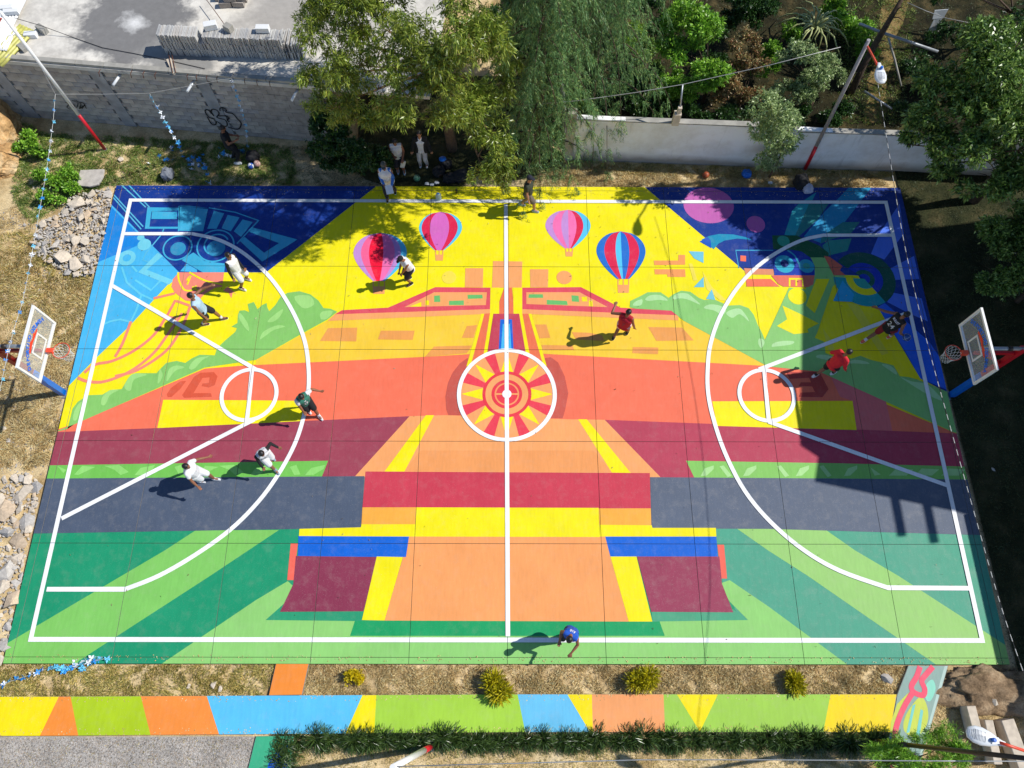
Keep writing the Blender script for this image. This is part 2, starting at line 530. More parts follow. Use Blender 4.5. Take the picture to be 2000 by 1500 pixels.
PX(ORA, [(800, 813), (870, 811), (1110, 819), (1181, 820), (1290, 932), (692, 932)], 2)
PX((250, 164, 96), [(822, 880), (1160, 880), (1195, 922), (790, 920)], 3)
PX(YEL, [(832, 811), (848, 811), (790, 921), (751, 921)], 3)
PX(YEL, [(1129, 819), (1146, 819), (1232, 924), (1195, 923)], 3)
PX(GRA, [(50, 935), (712, 930), (705, 1031), (75, 1042), (40, 1042)], 3, worn=.14)
PX((98, 108, 126), [(1270, 932), (1960, 937), (1990, 1048), (1912, 1045), (1500, 1033), (1273, 1032)], 3, worn=.16)
PX(CRI, [(714, 921), (1269, 924), (1271, 994), (708, 992)], 4)
PX(YEL, [(813, 991), (1169, 992), (1171, 1049), (810, 1048)], 4)
PX((255, 180, 70), [(708, 991), (813, 991), (811, 1025), (706, 1025)], 4)
PX((255, 180, 70), [(1169, 993), (1271, 993), (1272, 1026), (1171, 1026)], 4)
PX(YEL, [(706, 1024), (811, 1024), (810, 1048), (584, 1048), (585, 1033), (705, 1030)], 4)
PX(YEL, [(1171, 1025), (1273, 1026), (1274, 1031), (1398, 1031), (1399, 1048), (1171, 1048)], 4)
# ---- lower part
PX(TEA, [(20, 1040), (585, 1032), (1398, 1031), (1990, 1046), (2060, 1330), (-60, 1330)], 0)
PX((82, 168, 138), [(1398, 1031), (1990, 1046), (2060, 1330), (1500, 1330), (1404, 1120)], 0, worn=.15)  # right half paler, sky sheen put into the teal
PX((134, 206, 100), [(-60, 1330), (15, 1256), (237, 1125), (322, 1075), (382, 1036), (545, 1035), (410, 1125), (155, 1290), (120, 1330)], 1)
PX((150, 213, 118), [(270, 1330), (315, 1297), (500, 1172), (562, 1135), (590, 1160), (556, 1178), (519, 1211), (693, 1213), (684, 1241), (990, 1242), (1298, 1241), (1287, 1212), (1461, 1211), (1425, 1175), (1405, 1140), (1425, 1133), (1500, 1184), (1655, 1298), (1700, 1330)], 1)
PX((160, 212, 118), [(1440, 1033), (1610, 1033), (1670, 1075), (1755, 1125), (1967, 1262), (2070, 1330), (1870, 1330), (1828, 1298), (1578, 1125), (1500, 1075)], 1)  # right stripe paler as well, sheen mixed into its green
PX((28, 165, 100), [(693, 1213), (707, 1208), (1274, 1212), (1288, 1213), (1298, 1242), (684, 1242)], 2)
PX((45, 160, 115), [(556, 1178), (519, 1211), (707, 1213), (712, 1190), (547, 1193)], 2)
PX((80, 170, 130), [(1272, 1190), (1432, 1190), (1461, 1211), (1274, 1214)], 2)
PX(BLU, [(583, 1047), (799, 1048), (793, 1088), (582, 1087)], 4)
PX(BLU, [(1182, 1048), (1399, 1048), (1402, 1088), (1192, 1087)], 4)
PX(PLUM, [(578, 1086), (738, 1088), (710, 1194), (547, 1195), (573, 1141)], 4, worn=.14)
PX((160, 66, 92), [(1244, 1087), (1405, 1087), (1410, 1140), (1432, 1196), (1272, 1195)], 4, worn=.16)
PX((250, 110, 90), [(568, 1061), (582, 1061), (574, 1133), (561, 1133)], 3)
PX((250, 110, 90), [(1401, 1064), (1414, 1064), (1420, 1130), (1408, 1130)], 3)
PX(YEL, [(736, 1087), (787, 1088), (751, 1212), (707, 1211)], 5)
PX(YEL, [(1192, 1087), (1243, 1087), (1274, 1214), (1228, 1214)], 5)
PX((255, 168, 100), [(799, 1048), (1182, 1048), (1228, 1214), (751, 1212)], 3)
# ---- pyramid buildings in the middle
RB = (232, 82, 98)
for S in (0, 1):
    # left half measured, right half measured separately
    if S == 0:
        PX(YOR, [(640, 626), (944, 612), (930, 691), (830, 697), (500, 713), (500, 703)], 2)
        PX(RB, [(654, 614), (668, 606), (758, 601), (850, 561), (961, 562), (958, 605)], 3)
        PX(ORA, [(790, 600), (848, 571), (951, 571), (949, 596)], 4)
        PX(ORA, [(654, 614), (958, 604), (958, 613), (640, 627)], 4)
        for p in ([(848, 578), (859, 577), (860, 590), (848, 590)], [(877, 588), (906, 587), (906, 596), (877, 596)], [(913, 576), (942, 576), (943, 583), (914, 584)]): PX((110, 195, 110), p, 5)
        for p in ([(800, 599), (823, 590), (823, 599)], [(831, 587), (838, 587), (838, 596), (831, 596)]): PX(YEL, p, 5)
        for p in ([(641, 641), (698, 640), (696, 667), (625, 666)], [(744, 646), (810, 646), (806, 664), (738, 663)], [(912, 637), (932, 635), (925, 660), (902, 660)], [(848, 677), (922, 675), (912, 690), (830, 697)]): PX((245, 165, 85), p, 4)
        PX(YEL, [(940, 613), (946, 613), (920, 712), (911, 716)], 5)
        PX((245, 120, 80), [(945, 613), (957, 612), (946, 700), (920, 712)], 4)
        PX(YEL, [(958, 562), (975, 562), (975, 613), (963, 613), (950, 700), (943, 702), (957, 612)], 5)
        PX((245, 120, 80), [(985, 562), (1000, 562), (1005, 613), (970, 613), (975, 590)], 4)
    else:
        PX(YOR, [(1038, 612), (1325, 625), (1336, 627), (1500, 715), (1300, 704), (1060, 691)], 2)
        PX(RB, [(1020, 562), (1135, 561), (1212, 601), (1311, 607), (1325, 617), (1020, 605)], 3)
        PX(ORA, [(1028, 571), (1132, 571), (1187, 600), (1028, 594)], 4)
        PX(ORA, [(1020, 604), (1325, 616), (1325, 626), (1020, 613)], 4)
        for p in ([(1033, 575), (1060, 575), (1061, 582), (1032, 582)], [(1068, 586), (1107, 588), (1109, 596), (1068, 595)], [(1116, 577), (1130, 578), (1131, 590), (1117, 589)]): PX((110, 195, 110), p, 5)
        for p in ([(1136, 580), (1146, 580), (1147, 589), (1137, 589)], [(1150, 587), (1157, 587), (1158, 599), (1150, 598)]): PX(YEL, p, 5)
        for p in ([(1045, 634), (1067, 634), (1075, 660), (1054, 661)], [(1117, 649), (1150, 650), (1176, 655), (1180, 666), (1125, 663)], [(1266, 639), (1332, 640), (1355, 665), (1282, 666)], [(1058, 674), (1118, 675), (1122, 684), (1060, 684)], [(1236, 678), (1286, 679), (1285, 692), (1235, 690)]): PX((245, 165, 85), p, 4)
        PX(YEL, [(1032, 613), (1038, 613), (1068, 716), (1060, 710)], 5)
        PX((245, 120, 80), [(1020, 613), (1033, 613), (1060, 705), (1033, 700)], 4)
        PX(YEL, [(1002, 562), (1020, 562), (1020, 612), (1036, 700), (1028, 700), (1014, 613), (1003, 613)], 5)
PX(ORA, [(963, 510), (1020, 511), (1019, 562), (961, 562)], 3)
PX(ORA, [(909, 524), (944, 524), (943, 561), (908, 561)], 3)
PX(ORA, [(1035, 526), (1071, 526), (1070, 561), (1036, 561)], 3)
CI((255, 228, 80), 877, 542, 14, 3, lab='pale yellow painted circle'); CI(ORA, 1102, 542, 15, 3)
PX((205, 70, 90), [(964, 613), (1014, 613), (1029, 702), (950, 702)], 6)
PX(BLU, [(977, 624), (1000, 624), (1004, 702), (973, 702)], 7)
PX(LBL, [(982, 633), (996, 633), (1000, 702), (977, 702)], 8)
# dark halo and the sun in the centre circle
HAL = (208, 92, 78)
PX(HAL, [(912, 700), (898, 710), (884, 728), (875, 748), (870, 775), (872, 800), (876, 811), (940, 811), (940, 700)], 3, smooth=False)
PX(HAL, [(1060, 700), (1076, 698), (1090, 708), (1103, 735), (1110, 768), (1104, 800), (1099, 817), (1040, 817), (1040, 700)], 3)
CC = (990, 770)
CI(ORA, *CC, 97, 9, lab='orange ground of the painted sun')
cw = at(*CC); sp = (at(CC[0] + 100, CC[1]) - cw).length / 100
def ray(a, half_in, r_in, half_out, r_out, col, lay):
    pts = [(cw.x + r_in * sp * math.cos(a - half_in), cw.y + r_in * sp * math.sin(a - half_in)),
           (cw.x + r_out * sp * math.cos(a - half_out), cw.y + r_out * sp * math.sin(a - half_out)),
           (cw.x + r_out * sp * math.cos(a + half_out), cw.y + r_out * sp * math.sin(a + half_out)),
           (cw.x + r_in * sp * math.cos(a + half_in), cw.y + r_in * sp * math.sin(a + half_in))]
    paint_shape(pts, paint(*col), lay, 'painted_ray')
for k in range(8):
    ray(k * PI / 4, 0.28, 46, 0.008, 87, YEL, 10)
    ray((k + .5) * PI / 4, 0.11, 44, 0.125, 93, (244, 68, 86), 10)
RING((240, 62, 76), *CC, 42, 48, 11)
RING((240, 62, 76), *CC, 24, 30, 11)
CI((255, 150, 90), *CC, 24, 10); RING((255, 160, 100), *CC, 20, 24, 11)
CI((240, 62, 76), *CC, 21, 11); ST(ORA, [(968, 770), (1012, 770)], 3, 12)

# ---- balloons
def half_w(t):              # half width of a balloon envelope, t = 0 crown .. 1 neck
    if t < 0.42: return math.sqrt(max(0, 1 - ((0.42 - t) / 0.42) ** 2))
    u = (t - 0.42) / 0.58
    return (1 - u ** 1.7) * (1 - 0.20) + 0.20 if True else 0
def balloon(cx, rx, top, neck, nx, nw, gores, basket):
    b = empty('painted_balloon'); b.parent = court; b['label'] = 'painted hot air balloon'
    for (f0, f1, col) in gores:
        L, R = [], []
        for i in range(25):
            t = i / 24
            y = top + (neck - top) * t
            c = cx + (nx - cx) * t ** 2
            hw = rx * half_w(t) if t < 1 else nw
            hw = max(hw * 1.0, 0.3)
            if t > .42: hw = nw + (rx - nw) * (half_w(t) - .2) / .8
            L.append((c + f0 * hw, y)); R.append((c + f1 * hw, y))
        paint_shape(G(L + R[::-1]), paint(*col), 3, 'balloon_gore', parent=b)
    x0, x1, y0, y1 = basket
    paint_shape(G([(x0, y0 + (y1 - y0) * .42), (x1, y0 + (y1 - y0) * .42), (x1 - 1, y1), (x0 + 1, y1)]), paint(*ORA), 3, 'balloon_basket', parent=b)
    for xx in (x0 + 1, (x0 + x1) / 2, x1 - 1):
        paint_shape(band(G([(xx, y0), (xx, y0 + (y1 - y0) * .42)]), .035), paint(*ORA), 3, 'balloon_rope', parent=b)
LI, PK, RD, MG, CY, RB2 = (205, 150, 220), (255, 105, 155), (255, 10, 60), (255, 120, 185), (90, 205, 245), (230, 35, 80)
balloon(743, 52, 455, 549, 740, 11, [(-1, -.72, LI), (-.72, -.42, PK), (-.42, .12, RD), (.12, .55, MG), (.55, .78, LI), (.78, 1, CY)], (728, 752, 549, 574))
balloon(861, 42, 414, 489, 858, 9, [(-1, -.88, CY), (-.88, -.5, RB2), (-.5, .4, (225, 110, 200)), (.4, .8, RB2), (.8, 1, CY)], (850, 866, 489, 509))
balloon(1109, 44, 410, 485, 1111, 8, [(-1, -.68, LI), (-.68, -.3, MG), (-.3, .02, LI), (.02, .38, MG), (.38, .68, RB2), (.68, 1, CY)], (1104, 1119, 485, 501))
balloon(1212, 48, 452, 545, 1217, 12, [(-1, -.68, (30, 115, 210)), (-.68, -.22, RB2), (-.22, .02, CY), (.02, .34, (30, 115, 210)), (.34, .74, RB2), (.74, 1, (30, 115, 210))], (1206, 1229, 545, 572))

# ---- bushes
PX(BUS, [(100, 846), (132, 838), (138, 815), (142, 798), (152, 785), (172, 772), (200, 771), (215, 762), (238, 760), (250, 740), (265, 729), (306, 729), (312, 722), (325, 709), (345, 705), (362, 709), (375, 700), (390, 693), (420, 694), (424, 680), (440, 665), (460, 648), (463, 641), (452, 638), (464, 631), (465, 615), (468, 607), (478, 606), (487, 610), (484, 594), (496, 590), (503, 604), (512, 596), (521, 592), (522, 600), (526, 608), (538, 596), (548, 580), (562, 572), (585, 569), (606, 575), (622, 587), (632, 602), (645, 603), (659, 609), (640, 624), (600, 646), (500, 703), (400, 718), (145, 829)], 3)
for p in ([(575, 580), (605, 578), (613, 595), (592, 602)], [(523, 629), (530, 620), (552, 604), (548, 617), (535, 628)], [(508, 663), (515, 648), (540, 636), (557, 638), (535, 645), (520, 655)], [(625, 615), (632, 608), (650, 608), (640, 622), (628, 624)],
          [(486, 647), (484, 632), (470, 612), (466, 618), (474, 634)], [(370, 721), (372, 712), (385, 700), (408, 696), (395, 704), (380, 720)], [(326, 745), (330, 722), (345, 714), (360, 718), (342, 725)], [(243, 757), (250, 740), (262, 730), (287, 732), (262, 742), (255, 763)],
          [(198, 790), (200, 776), (214, 763), (232, 762), (215, 772), (206, 790)], [(143, 820), (145, 805), (153, 790), (160, 786), (155, 805), (150, 820)], [(308, 748), (312, 722), (318, 732), (313, 745)]): PX(BUSL, p, 4, smooth=True)
PX((145, 208, 118), [(1240, 603), (1230, 600), (1231, 588), (1250, 579), (1265, 571), (1290, 571), (1306, 582), (1315, 575), (1330, 568), (1348, 570), (1365, 582), (1375, 586), (1395, 585), (1422, 597), (1445, 596), (1462, 602), (1472, 615), (1480, 635), (1488, 650), (1494, 664), (1541, 562), (1573, 566), (1583, 535), (1583, 500), (1614, 500), (1650, 540), (1626, 560), (1593, 658), (1610, 668), (1612, 690), (1630, 697), (1665, 700), (1680, 694), (1700, 702), (1725, 708), (1745, 714), (1757, 732), (1790, 741), (1852, 766), (1890, 846), (1864, 845), (1600, 726), (1500, 716), (1336, 627), (1311, 607)], 4)
for p in ([(1237, 597), (1240, 590), (1254, 585), (1252, 596)], [(1260, 585), (1270, 577), (1290, 577), (1304, 587), (1285, 586), (1268, 588)], [(1314, 585), (1320, 575), (1340, 573), (1355, 583), (1367, 595), (1345, 586), (1330, 583)], [(1375, 602), (1385, 595), (1405, 597), (1418, 606), (1410, 615), (1395, 607)], [(1418, 612), (1432, 604), (1448, 605), (1463, 628), (1445, 614), (1430, 621)],
          [(1481, 672), (1482, 662), (1490, 663), (1493, 670), (1487, 680)], [(1507, 677), (1512, 670), (1530, 666), (1550, 667), (1545, 673), (1515, 677)], [(1594, 698), (1600, 693), (1620, 695), (1632, 702), (1615, 703)], [(1655, 710), (1668, 703), (1690, 706), (1697, 711), (1670, 710)], [(1722, 712), (1735, 713), (1748, 722), (1751, 732), (1735, 722)], [(1760, 738), (1780, 745), (1812, 752), (1840, 782), (1810, 770)]): PX((185, 232, 165), p, 5, smooth=True)

# ---- the train (upper left) in teal outline on navy
T1 = (66, 182, 222)
def lines(col, L, wpx=2.2, lay=4, **k):
    for l in L: ST(col, l, wpx, lay, **k)
PX(T1, [(288, 405), (348, 406), (350, 411), (296, 413), (292, 443), (348, 443), (347, 447), (283, 447)], 3)
PX(T1, [(297, 413), (346, 414), (346, 428), (296, 428)], 4)
for p in ([(358, 409), (376, 409), (372, 448), (357, 448)], [(387, 411), (403, 412), (394, 449), (381, 449)], [(418, 412), (438, 417), (423, 447), (405, 447)], [(445, 420), (468, 425), (451, 452), (433, 446)], [(474, 429), (494, 434), (471, 463), (457, 452)]): PX(T1, p, 4)
lines(T1, ([(350, 403), (370, 403), (408, 408), (398, 453), (349, 452), (350, 403)], [(408, 406), (460, 415), (505, 431), (463, 476)], [(320, 447), (316, 459)]), 2.5)
lines((95, 195, 228), ([(285, 405), (238, 362)], [(292, 405), (252, 362)], [(276, 448), (217, 381)], [(280, 443), (221, 379)], [(314, 460), (285, 495), (279, 508), (290, 512)]), 2.5)
for (x, y, r) in ((347, 484, 28), (421, 480, 36)):
    RING(T1, x, y, r - 2, r + 1, 4); CI((50, 150, 195), x + 1, y + (2 if r < 30 else 5), 15 if r < 30 else 18, 4)
RING(T1, 423, 478, 22, 25, 4, 0.5, 4.2)
PX(T1, [(492, 444), (581, 468), (512, 511), (468, 470), (478, 463), (516, 494), (545, 475), (487, 453)], 3)
PX(T1, [(355, 508), (378, 493), (400, 510), (440, 515), (438, 532), (396, 532), (382, 524), (365, 514)], 3)
# light blue robot
for (x, y, r) in ((275, 464, 7), (282, 478, 13)): CI(CYL, x, y, r, 3)
RING(CYL, 248, 504, 8, 17, 3)
PX(CYL, [(308, 494), (318, 500), (287, 527), (340, 548), (330, 556), (270, 532)], 3)
lines((105, 212, 240), ([(238, 522), (248, 552), (275, 575), (299, 586)], [(258, 520), (268, 531)], [(264, 547), (295, 567), (313, 549)], [(277, 575), (266, 607), (256, 627)], [(204, 633), (215, 628), (235, 624), (255, 629)]), 4)
PX(LBL, [(352, 530), (365, 515), (385, 527), (385, 532)], 4)
# coral figure and its ribbons
CR = (255, 145, 120)
PX(CR, [(350, 532), (438, 532), (434, 560), (420, 562), (400, 574), (386, 590), (362, 587), (342, 572), (335, 560), (338, 545)], 3, smooth=False)
lines(YEL, ([(348, 532), (350, 548), (360, 566), (375, 567), (384, 558)], [(370, 532), (400, 548), (435, 556)], [(365, 548), (372, 540), (366, 556)], [(376, 560), (392, 570), (404, 560)]), 3.5, 5, smooth=True)
lines(CR, ([(300, 583), (342, 573)], [(343, 586), (324, 622), (320, 625)], [(345, 588), (371, 597)]), 5)
lines(CR, ([(372, 598), (355, 640), (325, 685), (270, 722), (225, 735)], [(324, 620), (300, 655), (262, 685), (220, 705), (187, 712), (165, 728)], [(356, 612), (330, 650), (300, 690), (255, 725), (205, 745), (172, 745), (152, 738)], [(256, 628), (240, 670), (225, 697)], [(345, 622), (316, 618)]), 5.5, smooth=True)
PX(CR, [(445, 560), (462, 575), (455, 571), (452, 583), (447, 572), (436, 568)], 3)
# glyphs on the coral
GL = (226, 92, 62)
PX(GL, [(326, 770), (334, 758), (352, 745), (364, 744), (352, 760), (336, 775), (328, 776)], 3)
PX(GL, [(356, 772), (380, 735), (392, 728), (418, 727), (425, 735), (420, 752), (408, 757), (394, 754), (396, 749), (408, 748), (410, 737), (396, 738), (378, 768), (412, 768), (414, 775), (360, 777)], 3)
PX((190, 70, 62), [(1536, 727), (1600, 726), (1618, 760), (1606, 776), (1560, 775), (1564, 767), (1592, 766), (1586, 755), (1560, 754), (1564, 747), (1584, 747), (1580, 738), (1542, 740)], 4)
# small leaves in the green band
for (x, lean) in ((118, 0), (165, 1), (228, 2), (285, 3), (350, 4), (405, 1), (452, 2), (510, 3), (575, 4), (618, 3)):
    sh = {0: [(-6, -8), (12, 0), (6, 6)], 1: [(-20, 9), (-4, -8), (22, -6), (-12, 10)], 2: [(-24, -8), (5, -10), (24, 4), (8, 10), (-4, 0)], 3: [(-22, 10), (-10, -4), (18, -10), (14, -2), (-6, 10)], 4: [(-9, -6), (4, -10), (12, 9), (0, 10)]}[lean]
    PX((150, 222, 115), [(x + a, 918 + b) for a, b in sh], 4)
for (x, lean) in ((1382, 3), (1418, 4), (1465, 3), (1530, 4), (1568, 3), (1613, 4), (1662, 3), (1708, 0), (1760, 2), (1810, 2), (1862, 2)):
    sh = {0: [(-8, -8), (12, 6), (0, 8)], 2: [(-24, 8), (-10, -6), (24, -4), (10, 8)], 3: [(-14, 9), (-6, -6), (12, -12), (12, -5), (-2, 8)], 4: [(-13, -10), (-5, -12), (11, 8), (3, 11)]}[lean]
    PX((180, 230, 150), [(x + a, 921 + b) for a, b in sh], 4)

# ---- upper right: planets, robot, wheel, rays
CI((205, 105, 185), 1384, 401, 49, 2, ry=35); CI((205, 105, 185), 1476, 438, 18, 2, ry=16)
PX((20, 150, 190), [(1370, 468), (1385, 461), (1405, 457), (1432, 458), (1455, 463), (1470, 469), (1440, 466), (1415, 470), (1403, 476), (1394, 487), (1380, 476)], 2)
PX((20, 90, 200), [(1366, 472), (1382, 463), (1388, 470), (1389, 485)], 3)
lines((70, 175, 215), ([(1443, 524), (1437, 489), (1510, 489)],), 1.8, 2)
PX(COR, [(1446, 499), (1457, 500), (1457, 511), (1446, 510)], 3)
PX((235, 150, 110), [(1453, 524), (1510, 526), (1512, 537), (1456, 536)], 3)
TE1, TE2, TE3 = (35, 170, 185), (40, 135, 135), (30, 150, 200)
PX(TE1, [(1594, 376), (1560, 398), (1547, 412), (1532, 459), (1553, 461), (1580, 405)], 2)
PX(TE2, [(1580, 398), (1620, 396), (1596, 430), (1560, 462), (1553, 460)], 3)
PX(TE3, [(1658, 366), (1702, 366), (1672, 405), (1648, 436), (1604, 475), (1570, 462), (1612, 412), (1640, 385)], 2)
PX(TE2, [(1646, 434), (1679, 434), (1660, 458), (1625, 467), (1602, 476), (1604, 465), (1625, 448)], 3)
PX((50, 155, 145), [(1618, 470), (1663, 466), (1655, 490), (1616, 500), (1606, 480)], 3)
OR_ = (1688, 545)
for p in ([(1757, 398), (1765, 457), (1727, 507), (1701, 496), (1718, 455)], [(1738, 525), (1785, 500), (1795, 545), (1742, 547)], [(1741, 571), (1800, 583), (1812, 628), (1775, 612), (1733, 590)], [(1714, 600), (1728, 592), (1770, 628), (1815, 668), (1850, 720), (1870, 770), (1797, 739), (1770, 690)]):
    PX((85, 130, 245) if p[0][0] != 1714 else (40, 110, 240), p, 2)
ws = at(*OR_); s1 = (at(OR_[0] + 100, OR_[1]) - ws).length / 100
def sector(r0, r1, a0, a1, col, lay):
    n = 28
    A = [(ws.x + r1 * s1 * math.cos(a0 + (a1 - a0) * i / n), ws.y + r1 * s1 * math.sin(a0 + (a1 - a0) * i / n)) for i in range(n + 1)]
    B = [(ws.x + r0 * s1 * math.cos(a0 + (a1 - a0) * i / n), ws.y + r0 * s1 * math.sin(a0 + (a1 - a0) * i / n)) for i in range(n + 1)]
    paint_shape(A + B[::-1], paint(*col), lay, 'painted_wheel_arc')
aU0, aU1 = math.radians(-58), math.radians(140)
aL0, aL1 = math.radians(176), math.radians(302)
for (r0, r1, col) in ((36, 60, (5, 92, 78)), (20, 36, (20, 60, 190)), (11, 20, (5, 100, 85)), (0.2, 11, (20, 60, 190))): sector(r0, r1, aU0, aU1, col, 6)
for (r0, r1, col) in ((36, 60, (25, 165, 175)), (22, 36, YEL), (0.2, 22, (50, 175, 160))): sector(r0, r1, aL0, aL1, col, 6)
PX((40, 175, 225), [(1645, 548), (1668, 575), (1664, 590), (1627, 588)], 7)
PX((20, 95, 60), [(1508, 460), (1555, 460), (1600, 480), (1618, 494), (1618, 503), (1583, 503), (1560, 490), (1510, 487)], 5)
CI((50, 165, 140), 1530, 471, 12, 6)
PX((15, 60, 175), [(1510, 508), (1524, 493), (1545, 488), (1566, 492), (1584, 505), (1591, 520), (1591, 538), (1512, 538)], 6)
PX((238, 118, 98), [(1506, 538), (1591, 538), (1588, 556), (1578, 561), (1530, 560), (1520, 555)], 6)
CI((45, 175, 205), 1532, 516, 19, 7, ry=17); CI((12, 45, 125), 1532, 515, 8, 8)
CI((45, 175, 205), 1575, 520, 15, 7, ry=13); CI((70, 180, 160), 1575, 520, 7, 8)
lines((45, 175, 205), ([(1538, 489), (1552, 500), (1560, 515), (1566, 524)],), 3, 7, smooth=True)
lines(YEL, ([(1542, 560), (1542, 545), (1567, 545), (1568, 560)], [(1555, 545), (1555, 559)]), 3.2, 8)
PX(COR, [(1457, 545), (1505, 545), (1523, 560), (1458, 560)], 5)
PX((225, 110, 85), [(1609, 500), (1620, 502), (1645, 520), (1640, 528), (1651, 538), (1628, 538)], 6)
CI(YEL, 1557, 579, 18, 7)
PX(YEL, [(1574, 597), (1591, 612), (1620, 545), (1594, 545), (1582, 575)], 6)
PX(YEL, [(1528, 597), (1560, 612), (1599, 632), (1577, 643), (1579, 650), (1550, 653), (1517, 637), (1537, 624)], 6)
PX(YEL, [(1591, 660), (1625, 588), (1690, 600), (1714, 600), (1797, 739), (1757, 735), (1745, 714), (1725, 709), (1700, 703), (1680, 695), (1662, 701), (1630, 697), (1612, 690), (1610, 668)], 5)
PX((243, 232, 70), [(1652, 590), (1676, 595), (1735, 690), (1722, 694)], 6)
PX((243, 232, 70), [(1606, 640), (1622, 662), (1632, 690), (1618, 684)], 6)
for p in ([(1345, 491), (1374, 492), (1374, 514), (1356, 505)], [(1355, 561), (1374, 541), (1375, 561)], [(1379, 584), (1390, 565), (1397, 586)]): PX((120, 205, 225), p, 4)
for p in ([(1277, 509), (1325, 509), (1325, 498), (1338, 498), (1338, 517), (1278, 518)], [(1278, 526), (1338, 526), (1339, 541), (1304, 541), (1303, 536), (1279, 536)]): PX((255, 165, 95), p, 3)
PX((252, 232, 90), [(1345, 515), (1352, 515), (1362, 548), (1354, 548)], 3); PX((252, 232, 90), [(1372, 530), (1390, 560), (1420, 588), (1405, 586), (1380, 565)], 3)

# ---- white court lines, in metres
WH = (255, 255, 255)
WM = paint(*WH, 0.15, k=.82)
LZ = 13
LW = 0.125
def line(pts, name='court_line', w=LW, lay=LZ):
    return paint_shape(band(pts, w), WM, lay, name)
HX, HY = 13.0, 7.15
line([(-HX - LW / 2, HY), (HX + LW / 2, HY)]); line([(-HX - LW / 2, -HY), (HX + LW / 2, -HY)])
line([(-HX, -HY + LW / 2), (-HX, HY - LW / 2)]); line([(HX, -HY + LW / 2), (HX, HY - LW / 2)])
paint_shape(band([at(988, 399), at(992, 1243)], LW), WM, LZ, 'court_line', [(-100, 100, -100, 100)])
def closed_ring(c, r, w=LW, name='court_line'):
    n = 72
    A = [(c[0] + (r + w / 2) * math.cos(2 * PI * i / n), c[1] + (r + w / 2) * math.sin(2 * PI * i / n)) for i in range(n)]
    B = [(c[0] + (r - w / 2) * math.cos(2 * PI * i / n), c[1] + (r - w / 2) * math.sin(2 * PI * i / n)) for i in range(n)]
    A.append((A[0][0], A[0][1] - 1e-4)); B.append((B[0][0], B[0][1] - 1e-4))
    paint_shape(A + B[::-1], WM, LZ + 1, name)
closed_ring(cw, 93.5 * sp); paint_shape(circ(cw, 9 * sp, 24), WM, LZ + 2, 'centre_spot')
closed_ring(at(487, 771), 53 * sp); closed_ring(at(1497, 772), 53 * sp)
arcL = [(234, 457), (300, 457), (372, 457)]
a1 = [(375, 457), (430, 470), (480, 498), (530, 545), (570, 605), (595, 665), (603, 720), (602, 770), (592, 820), (575, 870), (545, 925), (505, 980), (450, 1035), (380, 1085), (310, 1125), (245, 1151)]
a2 = [(1608, 460), (1560, 472), (1500, 505), (1450, 550), (1410, 610), (1388, 670), (1382, 720), (1383, 770), (1395, 825), (1418, 890), (1455, 960), (1505, 1020), (1570, 1075), (1640, 1115), (1733, 1148)]
line(G([(238, 457)] + spl(a1, False, 5) + [(92, 1151)]), 'three_point_line')
line(G([(1741, 460)] + spl(a2, False, 5) + [(1893, 1149)]), 'three_point_line')
line(G([(219, 558), (500, 722)]), lay=LZ + 2); line(G([(121, 1013), (497, 820)]), lay=LZ + 2); line(G([(493, 722), (483, 820)]), lay=LZ + 3)
line(G([(1771, 612), (1482, 722)]), lay=LZ + 2); line(G([(1500, 824), (1848, 948)]), lay=LZ + 2); line(G([(1492, 722), (1501, 824)]), lay=LZ + 3)

# ------------------------------------------------------------------ painted pavement and the small paths
ZP = -0.02
pav = empty('pavement'); tag(pav, kind='structure')
PAVE = simple('pavement_concrete', rgb(170, 165, 155, .7), .9, var=.2)
def path_slab(px_poly, parent, name='path_slab', t=0.14):
    P = [at(x, y, ZP) for x, y in px_poly]
    n = len(P)
    v = [(p.x, p.y, ZP) for p in P] + [(p.x, p.y, ZP - t) for p in P]
    f = [tuple(range(n))[::-1], tuple(range(n, 2 * n))] + [(i, (i + 1) % n, n + (i + 1) % n, n + i) for i in range(n)]
    bm = bmesh.new(); vs = [bm.verts.new(q) for q in v]
    for q in f: bm.faces.new([vs[i] for i in q])
    bmesh.ops.recalc_face_normals(bm, faces=bm.faces)
    me = bpy.data.meshes.new(name); bm.to_mesh(me); bm.free()
    return new_obj(name, me, PAVE, parent)
YT, YB = 1357.5, 1434
jx = [-400, -120, 148, 411, 640, 733, 875, 1015, 1157, 1297, 1434, 1578, 1751]
for a, b in zip(jx[:-1], jx[1:]):
    sk = lambda x, y: (x - 0.004 * (y - 1395) * (x - 995) / 100 * -1.0, y)
    def yy(x, top): return (1361 - 5 * max(0, min(x, 1000)) / 1000) if top else (1438 - 8 * max(0, min(x, 1000)) / 1000)
    path_slab([(a + .4, yy(a, 1)), (b - .4, yy(b, 1)), (b - .4 + (b - 995) * .012, yy(b, 0)), (a + .4 + (a - 995) * .012, yy(a, 0))], pav, 'pavement_slab')
big = [(-100, 100, -100, 100)]
def PP(col, pts, lay=1, parent=pav, name='painted_area', worn=.1):
    paint_shape([tuple(at(x, y, ZP)[:2]) for x, y in pts], paint(*col, worn), lay, name, big, parent, z0=ZP + .0015)
bt = [(-400, -405), (115, 78), (138, 153), (275, 294), (404, 428), (708, 675), (735, 731), (1011, 1026), (1108, 1152), (1156, 1158), (1296, 1299), (1622, 1608), (1751, 1738)]
bc = [(255, 232, 0), (255, 150, 60), (182, 212, 35), (255, 150, 65), (95, 200, 245), (255, 235, 0), (172, 218, 70), (110, 200, 240), (255, 232, 10), (252, 168, 105), (165, 212, 80), (255, 222, 30)]
